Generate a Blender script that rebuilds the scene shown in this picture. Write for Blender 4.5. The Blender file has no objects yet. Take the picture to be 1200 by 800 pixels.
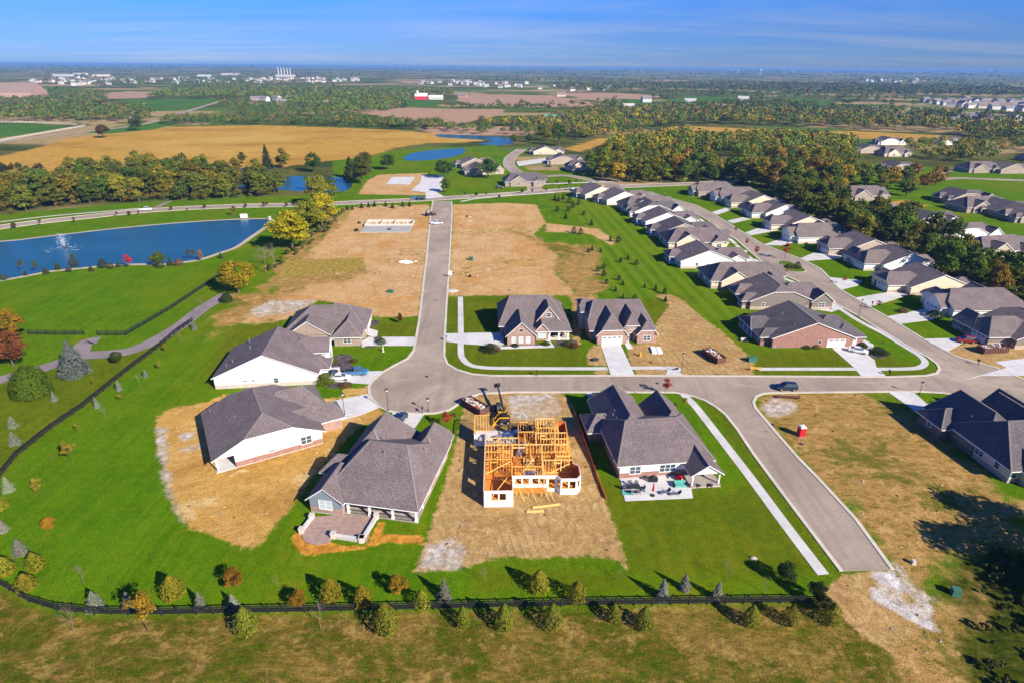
import bpy, math, random
import numpy as np
from mathutils import Vector, Matrix
from mathutils.geometry import tessellate_polygon
R = random.Random(11)
S = bpy.context.scene
COL = S.collection
# ------------------------------------------------------------------ camera model (survey of the place)
FPX, CAMH, HOR, ROLL = 700.0, 66.0, 78.5, 0.43
_th = math.atan((400 - HOR) / FPX); _r = math.radians(ROLL)
_F = Vector((0, math.cos(_th), -math.sin(_th))); _R = Vector((1, 0, 0)); _U = _R.cross(_F)
_R2 = _R * math.cos(_r) + _U * math.sin(_r); _U2 = _U * math.cos(_r) - _R * math.sin(_r)
def G(px, py, z=0.0):
    """ground point (x, y) that a survey sight through the photo reaches at height z"""
    d = _F + _R2 * ((px - 600) / FPX) - _U2 * ((py - 400) / FPX)
    t = (z - CAMH) / d.z
    return (d.x * t, d.y * t)
def GP(pts, z=0.0):
    return [G(p[0], p[1], z) for p in pts]
def scale_at(px, py):
    """metres per photo pixel at a ground point"""
    d = _F + _R2 * ((px - 600) / FPX) - _U2 * ((py - 400) / FPX)
    return -CAMH / d.z / FPX
# ------------------------------------------------------------------ scene tree helpers
def tag(o, label=None, cat=None, group=None, kind=None):
    if label: o['label'] = label
    if cat: o['category'] = cat
    if group: o['group'] = group
    if kind: o['kind'] = kind
    return o
def thing(name, label, cat, loc=(0, 0, 0), rz=0.0, group=None):
    o = bpy.data.objects.new(name, None); COL.objects.link(o)
    o.empty_display_size = 0.5
    o.location = loc; o.rotation_euler = (0, 0, rz)
    return tag(o, label, cat, group)
KIDS = {}
def adopt(o, parent):
    if parent is not None:
        o.parent = parent
        KIDS.setdefault(parent.name, []).append(o)
def copy_tree(o, parent=None, recolor=None):
    c = o.copy(); COL.objects.link(c)
    if parent is not None: adopt(c, parent)
    for ch in KIDS.get(o.name, []): copy_tree(ch, c)
    return c
class MB:
    """collects faces of one mesh"""
    def __init__(s): s.v = []; s.f = []; s.m = []
    def quad(s, a, b, c, d, mi=0):
        n = len(s.v); s.v += [a, b, c, d]; s.f.append((n, n+1, n+2, n+3)); s.m.append(mi)
    def poly(s, pts, mi=0):
        n = len(s.v); s.v += [tuple(p) for p in pts]; s.f.append(tuple(range(n, n+len(pts)))); s.m.append(mi)
    def box(s, x0, x1, y0, y1, z0, z1, mi=0, top=None):
        n = len(s.v)
        s.v += [(x0,y0,z0),(x1,y0,z0),(x1,y1,z0),(x0,y1,z0),(x0,y0,z1),(x1,y0,z1),(x1,y1,z1),(x0,y1,z1)]
        for q in ((0,3,2,1),(4,5,6,7),(0,1,5,4),(1,2,6,5),(2,3,7,6),(3,0,4,7)):
            s.f.append(tuple(n+i for i in q)); s.m.append(mi)
        if top is not None: s.m[-5] = top
        return s
    def hexa(s, b, t, mi=0):
        """bottom ring of 4, top ring of 4"""
        n = len(s.v); s.v += [tuple(p) for p in b] + [tuple(p) for p in t]
        for q in ((0,3,2,1),(4,5,6,7),(0,1,5,4),(1,2,6,5),(2,3,7,6),(3,0,4,7)):
            s.f.append(tuple(n+i for i in q)); s.m.append(mi)
        return s
    def beam(s, p0, p1, w, h, mi=0):
        """rectangular bar between two points, w sideways, h upwards"""
        a = Vector(p0); b = Vector(p1); d = (b - a).normalized()
        side = d.cross(Vector((0, 0, 1)))
        side = Vector((1, 0, 0)) if side.length < 1e-4 else side.normalized()
        up = side.cross(d).normalized()
        sv = side * (w / 2); uv = up * (h / 2)
        return s.hexa([a-sv-uv, a+sv-uv, a+sv+uv, a-sv+uv], [b-sv-uv, b+sv-uv, b+sv+uv, b-sv+uv], mi)
    def tube(s, p0, p1, r0, r1, n=8, mi=0, cap=True):
        a = Vector(p0); b = Vector(p1); d = (b - a).normalized()
        x = d.orthogonal().normalized(); y = d.cross(x)
        k = len(s.v)
        for c, r in ((a, r0), (b, r1)):
            for i in range(n):
                t = 2*math.pi*i/n
                s.v.append(tuple(c + x*(r*math.cos(t)) + y*(r*math.sin(t))))
        for i in range(n):
            j = (i+1) % n
            s.f.append((k+i, k+j, k+n+j, k+n+i)); s.m.append(mi)
        if cap:
            s.f.append(tuple(k+i for i in reversed(range(n)))); s.m.append(mi)
            s.f.append(tuple(k+n+i for i in range(n))); s.m.append(mi)
        return s
    def lathe(s, prof, n=12, mi=0, c=(0, 0)):
        k = len(s.v)
        for r, z in prof:
            for i in range(n):
                t = 2*math.pi*i/n
                s.v.append((c[0]+r*math.cos(t), c[1]+r*math.sin(t), z))
        for q in range(len(prof)-1):
            for i in range(n):
                j = (i+1) % n
                s.f.append((k+q*n+i, k+q*n+j, k+(q+1)*n+j, k+(q+1)*n+i)); s.m.append(mi)
        s.f.append(tuple(k+(len(prof)-1)*n+i for i in range(n))); s.m.append(mi)
        return s
    def prism(s, ring, z0, z1, mi=0, side=None):
        """concave polygon (x,y) extruded"""
        side = mi if side is None else side
        n = len(ring)
        area = sum(ring[i][0]*ring[(i+1) % n][1]-ring[(i+1) % n][0]*ring[i][1] for i in range(n))
        if area < 0: ring = ring[::-1]
        k = len(s.v)
        s.v += [(p[0], p[1], z1) for p in ring]
        for t in tessellate_polygon([[Vector((p[0], p[1], 0)) for p in ring]]):
            a, b, c = (Vector(ring[i]) for i in t)
            cr = (b-a).x*(c-a).y-(b-a).y*(c-a).x
            t = t if cr > 0 else t[::-1]
            s.f.append(tuple(k+i for i in t)); s.m.append(mi)
        if z0 is not None:
            s.v += [(p[0], p[1], z0) for p in ring]
            for i in range(n):
                j = (i+1) % n
                s.f.append((k+n+i, k+n+j, k+j, k+i)); s.m.append(side)
        return s
    def build(s, name, mats, parent=None, smooth=False):
        me = bpy.data.meshes.new(name)
        me.from_pydata([tuple(p) for p in s.v], [], s.f)
        mats = mats if isinstance(mats, (list, tuple)) else [mats]
        for m in mats: me.materials.append(m)
        if len(mats) > 1: me.polygons.foreach_set('material_index', s.m)
        if smooth: me.polygons.foreach_set('use_smooth', [True]*len(s.f))
        me.update()
        o = bpy.data.objects.new(name, me); COL.objects.link(o)
        adopt(o, parent)
        return o
def offset_line(pts, w):
    """left and right outlines of a stroke along plan points"""
    P = [Vector(p) for p in pts]; L = []; Rr = []
    for i, p in enumerate(P):
        d = (P[min(i+1, len(P)-1)] - P[max(i-1, 0)]).normalized()
        n = Vector((-d.y, d.x))
        L.append(tuple(p + n*(w/2))); Rr.append(tuple(p - n*(w/2)))
    return L, Rr
def smooth_line(pts, k=4, closed=False):
    """Catmull-Rom through plan points"""
    P = [Vector(p) for p in pts]; n = len(P); out = []
    rng = range(n) if closed else range(n-1)
    for i in rng:
        p0 = P[(i-1) % n] if closed or i > 0 else P[i]*2-P[i+1]
        p1 = P[i]; p2 = P[(i+1) % n]
        p3 = P[(i+2) % n] if closed or i+2 < n else p2*2-p1
        for j in range(k):
            t = j/k
            out.append(tuple(0.5*((2*p1)+(p2-p0)*t+(2*p0-5*p1+4*p2-p3)*t*t+(3*p1-p0-3*p2+p3)*t*t*t)))
    if not closed: out.append(tuple(P[-1]))
    return out
def inside(x, y, ring):
    c = False; n = len(ring); j = n-1
    for i in range(n):
        xi, yi = ring[i]; xj, yj = ring[j]
        if (yi > y) != (yj > y) and x < (xj-xi)*(y-yi)/(yj-yi)+xi: c = not c
        j = i
    return c
# ------------------------------------------------------------------ materials
class NT:
    def __init__(s, mat):
        s.t = mat.node_tree; s.n = s.t.nodes; s.l = s.t.links
    def new(s, typ, **kw):
        nd = s.n.new(typ)
        for k, v in kw.items():
            if k.startswith('_'): setattr(nd, k[1:], v)
        for k, v in kw.items():
            if k.startswith('_'): continue
            key = int(k[1:]) if k[0] == 'i' and k[1:].isdigit() else k.replace('__', ' ')
            s.set(nd.inputs[key], v)
        return nd
    def set(s, sock, v):
        if isinstance(v, bpy.types.NodeSocket): s.l.new(v, sock)
        elif isinstance(v, (tuple, list)) and sock.type == 'RGBA' and len(v) == 3: sock.default_value = (*v, 1)
        else: sock.default_value = v
    def math(s, op, a, b=0.0, c=None):
        nd = s.new('ShaderNodeMath', _operation=op); s.set(nd.inputs[0], a); s.set(nd.inputs[1], b)
        if c is not None: s.set(nd.inputs[2], c)
        return nd.outputs[0]
    def noise(s, vec, scale, detail=3.0, rough=0.6, dist=0.0):
        nd = s.new('ShaderNodeTexNoise', Vector=vec, Scale=scale, Detail=detail, Roughness=rough, Distortion=dist)
        return nd.outputs['Fac']
    def ramp(s, f, lo, hi, a=0.0, b=1.0, smooth=True):
        nd = s.new('ShaderNodeMapRange'); nd.interpolation_type = 'SMOOTHSTEP' if smooth else 'LINEAR'
        s.set(nd.inputs['Value'], f)
        for k, v in (('From Min', lo), ('From Max', hi), ('To Min', a), ('To Max', b)): s.set(nd.inputs[k], v)
        return nd.outputs['Result']
    def mix(s, f, a, b, mode='MIX'):
        nd = s.new('ShaderNodeMix', _data_type='RGBA', _blend_type=mode)
        s.set(nd.inputs[0], f); s.set(nd.inputs[6], a); s.set(nd.inputs[7], b)
        return nd.outputs[2]
    def attr(s, name):
        return s.new('ShaderNodeAttribute', _attribute_name=name).outputs['Fac']
    def pos(s):
        return s.new('ShaderNodeNewGeometry').outputs['Position']
    def obj(s):
        return s.new('ShaderNodeTexCoord').outputs['Object']
    def vscale(s, v, k):
        nd = s.new('ShaderNodeVectorMath', _operation='MULTIPLY'); s.set(nd.inputs[0], v); nd.inputs[1].default_value = k
        return nd.outputs[0]
    def rotz(s, v, deg, k=(1, 1, 1)):
        nd = s.new('ShaderNodeMapping'); s.set(nd.inputs['Vector'], v)
        nd.inputs['Rotation'].default_value = (0, 0, math.radians(deg)); nd.inputs['Scale'].default_value = k
        return nd.outputs[0]
def new_mat(name, rough=0.85, spec=0.25, metal=0.0):
    m = bpy.data.materials.new(name); m.use_nodes = True
    nt = NT(m); b = m.node_tree.nodes['Principled BSDF']
    b.inputs['Roughness'].default_value = rough
    b.inputs['Specular IOR Level'].default_value = spec
    b.inputs['Metallic'].default_value = metal
    return m, nt, b
def plain(name, col, rough=0.7, spec=0.3, var=0.18, scale=2.0, metal=0.0, scale2=None):
    """one colour with natural variation"""
    m, nt, b = new_mat(name, rough, spec, metal)
    o = nt.obj()
    f = nt.noise(o, scale, 4, 0.65)
    f2 = nt.noise(o, scale2 or scale*9, 2, 0.6)
    ff = nt.math('ADD', nt.math('MULTIPLY', f, 0.65), nt.math('MULTIPLY', f2, 0.35))
    dark = tuple(c*(1-var) for c in col); lite = tuple(min(1, c*(1+var)) for c in col)
    nt.set(b.inputs['Base Color'], nt.mix(nt.ramp(ff, 0.3, 0.7), dark, lite))
    return m
def shingle(name, col):
    m, nt, b = new_mat(name, 0.92, 0.15)
    p = nt.obj()
    f1 = nt.noise(p, 0.35, 3, 0.6); f2 = nt.noise(nt.vscale(p, (1, 1, 2.5)), 3.2, 2, 0.7); f3 = nt.noise(p, 9.0, 2, 0.7)
    c = nt.mix(nt.ramp(f1, 0.3, 0.7), tuple(x*0.88 for x in col), tuple(x*1.1 for x in col))
    c = nt.mix(nt.ramp(f2, 0.35, 0.7), nt.mix(1.0, c, (.70, .68, .70), 'MULTIPLY'), nt.mix(1.0, c, (1.27, 1.22, 1.18), 'MULTIPLY'))
    c = nt.mix(nt.ramp(f3, 0.5, 0.75, 0, .5), c, nt.mix(1.0, c, (.6, .58, .6), 'MULTIPLY'))
    # shingle courses follow height
    z = nt.new('ShaderNodeSeparateXYZ', Vector=p).outputs['Z']
    w = nt.math('FRACT', nt.math('MULTIPLY', z, 7.0))
    c = nt.mix(nt.ramp(w, 0.0, 0.25, 0.25, 0.0), c, (0.02, 0.018, 0.02))
    nt.set(b.inputs['Base Color'], c)
    return m
def brick_color(nt, p, base):
    sx = nt.new('ShaderNodeSeparateXYZ', Vector=p)
    v = nt.new('ShaderNodeCombineXYZ', X=nt.math('ADD', sx.outputs[0], sx.outputs[1]), Y=sx.outputs[2]).outputs[0]
    br = nt.new('ShaderNodeTexBrick', Vector=v, Scale=1.0, Color1=tuple(c*0.78 for c in base), Color2=tuple(c*1.2 for c in base), Mortar=(.36, .33, .30))
    br.inputs['Brick Width'].default_value = 0.42; br.inputs['Row Height'].default_value = 0.15
    br.inputs['Mortar Size'].default_value = 0.012; br.inputs['Bias'].default_value = 0.0
    n = nt.noise(p, 1.3, 4, 0.7)
    return nt.mix(nt.ramp(n, 0.35, 0.7, 0, .5), br.outputs['Color'], tuple(c*0.7 for c in base))
def siding_color(nt, p, base):
    z = nt.new('ShaderNodeSeparateXYZ', Vector=p).outputs['Z']
    w = nt.math('FRACT', nt.math('MULTIPLY', z, 5.0))
    n = nt.noise(p, 0.8, 3, 0.6)
    c = nt.mix(nt.ramp(n, 0.3, 0.7), tuple(x*0.94 for x in base), base)
    return nt.mix(nt.ramp(w, 0.0, 0.18, 0.35, 0.0), c, tuple(x*0.45 for x in base))
def wall_mat(name, upper, lower=None, h=1.2, upper_brick=False, rough=0.75):
    m, nt, b = new_mat(name, rough, 0.25)
    p = nt.obj()
    c = brick_color(nt, p, upper) if upper_brick else siding_color(nt, p, upper)
    if lower is not None:
        z = nt.new('ShaderNodeSeparateXYZ', Vector=p).outputs['Z']
        c = nt.mix(nt.math('LESS_THAN', z, h), c, brick_color(nt, p, lower))
        # concrete footing shows at the bottom
        c = nt.mix(nt.math('LESS_THAN', z, 0.18), c, (.42, .40, .38))
    nt.set(b.inputs['Base Color'], c)
    return m
def concrete(name, col, joint=None):
    m, nt, b = new_mat(name, 0.85, 0.2)
    p = nt.pos()
    c = nt.mix(nt.ramp(nt.noise(p, 0.25, 4, 0.7), 0.3, 0.7), tuple(x*0.85 for x in col), tuple(x*1.08 for x in col))
    c = nt.mix(nt.ramp(nt.noise(p, 3.5, 3, 0.7), 0.45, 0.75, 0, .35), c, tuple(x*0.72 for x in col))
    nt.set(b.inputs['Base Color'], c)
    return m
M = {}
BRICK = (.30, .135, .105); BRICKP = (.36, .215, .18); BRICKT = (.33, .25, .20)
def make_mats():
    M['shingle'] = shingle('shingle_mauve_grey', (.165, .138, .143))
    M['shingle2'] = shingle('shingle_warm_grey', (.172, .145, .140))
    M['shingle3'] = shingle('shingle_slate', (.118, .108, .118))
    M['ridge'] = plain('ridge_caps', (.20, .175, .175), .9, .1, .2)
    M['footing'] = concrete('concrete_footing', (.36, .35, .34))
    M['white'] = plain('white_paint', (.80, .80, .78), .6, .3, .05)
    M['trim'] = plain('white_trim', (.74, .74, .73), .6, .3, .06)
    M['siding_white'] = wall_mat('white_siding', (.78, .78, .77))
    M['white_brick'] = wall_mat('white_siding_brick_base', (.78, .78, .77), BRICK, 1.25)
    M['white_pale'] = wall_mat('white_siding_pale_brick_base', (.78, .78, .77), (.56, .47, .43), 1.0)
    M['cream_brick'] = wall_mat('cream_siding_brick_base', (.66, .55, .42), (.42, .31, .24), 0.9)
    M['tan_brick'] = wall_mat('tan_siding_brick_base', (.40, .33, .27), (.45, .33, .24), 0.9)
    M['taupe_brick'] = wall_mat('taupe_siding_brick_base', (.21, .175, .165), (.45, .34, .25), 1.0)
    M['grey_siding'] = wall_mat('grey_siding', (.30, .32, .36))
    M['blue_brick'] = wall_mat('blue_grey_siding_brick_base', (.20, .245, .29), BRICKP, 1.3)
    M['blue_siding'] = wall_mat('blue_grey_siding', (.20, .245, .29))
    M['brick'] = wall_mat('red_brick', BRICK, None, 0, True)
    M['brickp'] = wall_mat('pink_brick', BRICKP, None, 0, True)
    M['brickt'] = wall_mat('tan_brick_wall', BRICKT, None, 0, True)
    M['brickd'] = wall_mat('dark_brick', (.16, .10, .09), None, 0, True)
    M['stone'] = plain('pale_stone', (.50, .46, .42), .9, .2, .25, 4)
    M['concrete'] = concrete('concrete_new', (.56, .55, .55))
    M['walk'] = concrete('concrete_walk', (.54, .53, .51))
    M['kerb'] = concrete('concrete_kerb', (.55, .50, .42))
    m, nt, b = new_mat('window_glass', 0.08, 0.6); b.inputs['Base Color'].default_value = (.05, .075, .10, 1); M['glass'] = m
    m, nt, b = new_mat('window_blinds', 0.25, 0.5); b.inputs['Base Color'].default_value = (.42, .50, .52, 1); M['blind'] = m
    M['dark'] = plain('dark_opening', (.03, .03, .035), .8, .2, .2)
    M['black'] = plain('black_paint', (.016, .016, .018), .6, .3, .2)
    M['blackwood'] = plain('black_fence_boards', (.022, .021, .022), .85, .2, .35, 3)
    M['garage'] = plain('garage_door_white', (.76, .75, .73), .55, .3, .06)
    M['door'] = plain('door_dark', (.09, .05, .04), .5, .4, .2)
    M['lumber'] = plain('framing_lumber', (.72, .37, .075), .8, .2, .2, 3)
    M['lumberp'] = plain('framing_lumber_pale', (.78, .50, .16), .8, .2, .15, 3)
    M['osb'] = plain('strand_board', (.58, .22, .040), .85, .2, .3, 5)
    M['osbd'] = plain('strand_board_red', (.42, .12, .030), .85, .2, .3, 5)
    M['wrap'] = plain('house_wrap', (.74, .75, .77), .5, .3, .1, 1.5)
    M['steel'] = plain('galvanised_steel', (.45, .46, .48), .4, .5, .15, 3, .6)
    M['rust'] = plain('rusty_steel', (.115, .055, .042), .8, .25, .35, 3)
    M['yellow'] = plain('machine_yellow', (.58, .32, .015), .45, .4, .1)
    M['tyre'] = plain('tyre_rubber', (.018, .018, .02), .9, .2, .2)
    M['red'] = plain('red_plastic', (.55, .02, .035), .45, .4, .12)
    M['redfab'] = plain('red_fabric', (.45, .015, .02), .9, .1, .15)
    M['green'] = plain('green_enclosure', (.045, .14, .10), .6, .3, .15)
    M['teal'] = plain('teal_mat', (.10, .38, .32), .9, .2, .15)
    M['blue'] = plain('blue_paint', (.03, .10, .28), .3, .5, .1)
    M['orange'] = plain('orange_silt_fence', (.70, .13, .03), .8, .2, .2)
    M['grey'] = plain('grey_plastic', (.22, .22, .23), .7, .3, .2)
    M['cushion'] = plain('cushion_cloth', (.10, .12, .16), .95, .1, .2)
    M['bark'] = plain('bark', (.12, .085, .065), .95, .1, .3, 6)
    M['barkp'] = plain('bark_pale', (.20, .145, .12), .95, .1, .25, 6)
    M['debris'] = plain('mixed_debris', (.42, .36, .33), .9, .2, .5, 6)
    M['tarp'] = plain('white_tarp', (.78, .80, .84), .5, .3, .1)
    # brick pavers lie flat: pattern from x and y
    m, nt, b = new_mat('patio_pavers', .9, .2); p = nt.obj()
    br = nt.new('ShaderNodeTexBrick', Vector=p, Scale=1.0, Color1=(.30, .20, .17), Color2=(.42, .29, .25), Mortar=(.22, .18, .16))
    br.inputs['Brick Width'].default_value = .5; br.inputs['Row Height'].default_value = .25; br.inputs['Mortar Size'].default_value = .02
    nt.set(b.inputs['Base Color'], nt.mix(nt.ramp(nt.noise(p, 1.2, 3), .35, .7, 0, .4), br.outputs['Color'], (.24, .16, .14))); M['paver'] = m
    def paint(nm, col, metal=0.0):
        m, nt, b = new_mat(nm, .25, .5, metal); b.inputs['Base Color'].default_value = (*col, 1)
        b.inputs['Coat Weight'].default_value = .6; b.inputs['Coat Roughness'].default_value = .08
        return m
    M['car_dark'] = paint('car_paint_dark_blue', (.012, .02, .04)); M['car_white'] = paint('car_paint_white', (.75, .76, .78))
    M['car_red'] = paint('car_paint_red', (.22, .012, .015)); M['car_blue'] = paint('car_paint_blue', (.05, .17, .33))
    M['car_black'] = paint('car_paint_black', (.012, .012, .014)); M['car_silver'] = paint('car_paint_silver', (.42, .44, .46), .4)
    m, nt, b = new_mat('lamp_lens', .15, .6); b.inputs['Base Color'].default_value = (.7, .7, .68, 1); M['lens'] = m
    m, nt, b = new_mat('tail_lens', .2, .6); b.inputs['Base Color'].default_value = (.4, .01, .01, 1); M['tail'] = m
    # road: worn pale pavement, tyre-darkened lanes, tar seams
    m, nt, b = new_mat('road_pavement', .9, .2); p = nt.pos()
    c = nt.mix(nt.ramp(nt.noise(p, .06, 4, .65), .3, .7), (.27, .212, .168), (.355, .288, .228))
    c = nt.mix(nt.ramp(nt.noise(p, 1.3, 4, .7), .4, .75, 0, .3), c, (.17, .145, .13))
    c = nt.mix(nt.ramp(nt.noise(p, 14, 2, .7), .5, .8, 0, .25), c, (.36, .32, .28))
    c = nt.mix(nt.ramp(nt.noise(nt.rotz(p, -5, (1.0, .06, 1)), .55, 3, .6), .45, .7, 0, .35), c, (.165, .14, .128))
    seam = nt.noise(p, .13, 2, .4)
    c = nt.mix(nt.ramp(nt.math('ABSOLUTE', nt.math('SUBTRACT', seam, .5)), .0, .0035, .55, 0), c, (.10, .085, .08))
    c = nt.mix(nt.ramp(nt.noise(p, .045, 5, .75, .6), .50, .66, 0, .7), c, (.42, .345, .26))
    c = nt.mix(nt.ramp(nt.noise(p, .5, 5, .8, .5), .60, .74, 0, .5), c, (.15, .125, .11))
    sj = nt.math('FRACT', nt.math('MULTIPLY', nt.new('ShaderNodeSeparateXYZ', Vector=nt.rotz(p, 4)).outputs['Y'], .16))
    c = nt.mix(nt.ramp(sj, 0, .02, .35, 0), c, (.13, .11, .10))
    nt.set(b.inputs['Base Color'], c); M['road'] = m
    m, nt, b = new_mat('path_asphalt', .9, .2); p = nt.pos()
    c = nt.mix(nt.ramp(nt.noise(p, .2, 4, .65), .3, .7), (.175, .145, .15), (.25, .21, .21))
    nt.set(b.inputs['Base Color'], nt.mix(nt.ramp(nt.noise(p, 2, 3, .7), .5, .8, 0, .3), c, (.13, .11, .115))); M['path'] = m
    # water
    m, nt, b = new_mat('water', .22, .35); p = nt.pos()
    b.inputs['Base Color'].default_value = (.006, .045, .115, 1)
    nt.set(b.inputs['Base Color'], nt.mix(nt.ramp(nt.noise(nt.vscale(p, (.02, .05, 1)), 1, 3), .3, .7), (.010, .055, .066, 1), (.016, .074, .090, 1)))
    bump = nt.new('ShaderNodeBump', Strength=.35, Distance=.1, Height=nt.noise(nt.vscale(p, (.5, 1.4, 1)), 1.2, 4, .65))
    nt.set(b.inputs['Normal'], bump.outputs[0]); M['water'] = m
    # foliage: colour comes from each tree's own object colour
    def leaf(name, sat=1.0):
        m, nt, b = new_mat(name, .8, .15)
        oi = nt.new('ShaderNodeObjectInfo')
        a = nt.attr('tone'); n = nt.noise(nt.obj(), .45, 2, .6)
        f = nt.math('ADD', nt.math('MULTIPLY', a, .7), nt.math('MULTIPLY', n, .55))
        c = nt.mix(nt.ramp(f, .2, 1.1, smooth=False), nt.mix(1.0, oi.outputs['Color'], (.52, .58, .55), 'MULTIPLY'), nt.mix(1.0, oi.outputs['Color'], (1.55, 1.42, 1.3), 'MULTIPLY'))
        nt.set(b.inputs['Base Color'], c)
        tr = nt.new('ShaderNodeBsdfTranslucent', Color=c)
        mx = nt.new('ShaderNodeMixShader', Fac=.3, i1=b.outputs[0], i2=tr.outputs[0])
        nt.l.new(mx.outputs[0], nt.n['Material Output'].inputs['Surface'])
        return m
    M['leaf'] = leaf('foliage')
    # far woods: colour per tree stored in the mesh
    m, nt, b = new_mat('woods_foliage', .85, .1)
    at = nt.new('ShaderNodeAttribute', _attribute_name='hue')
    nt.set(b.inputs['Base Color'], at.outputs['Color']); M['woods'] = m
make_mats()
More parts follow.
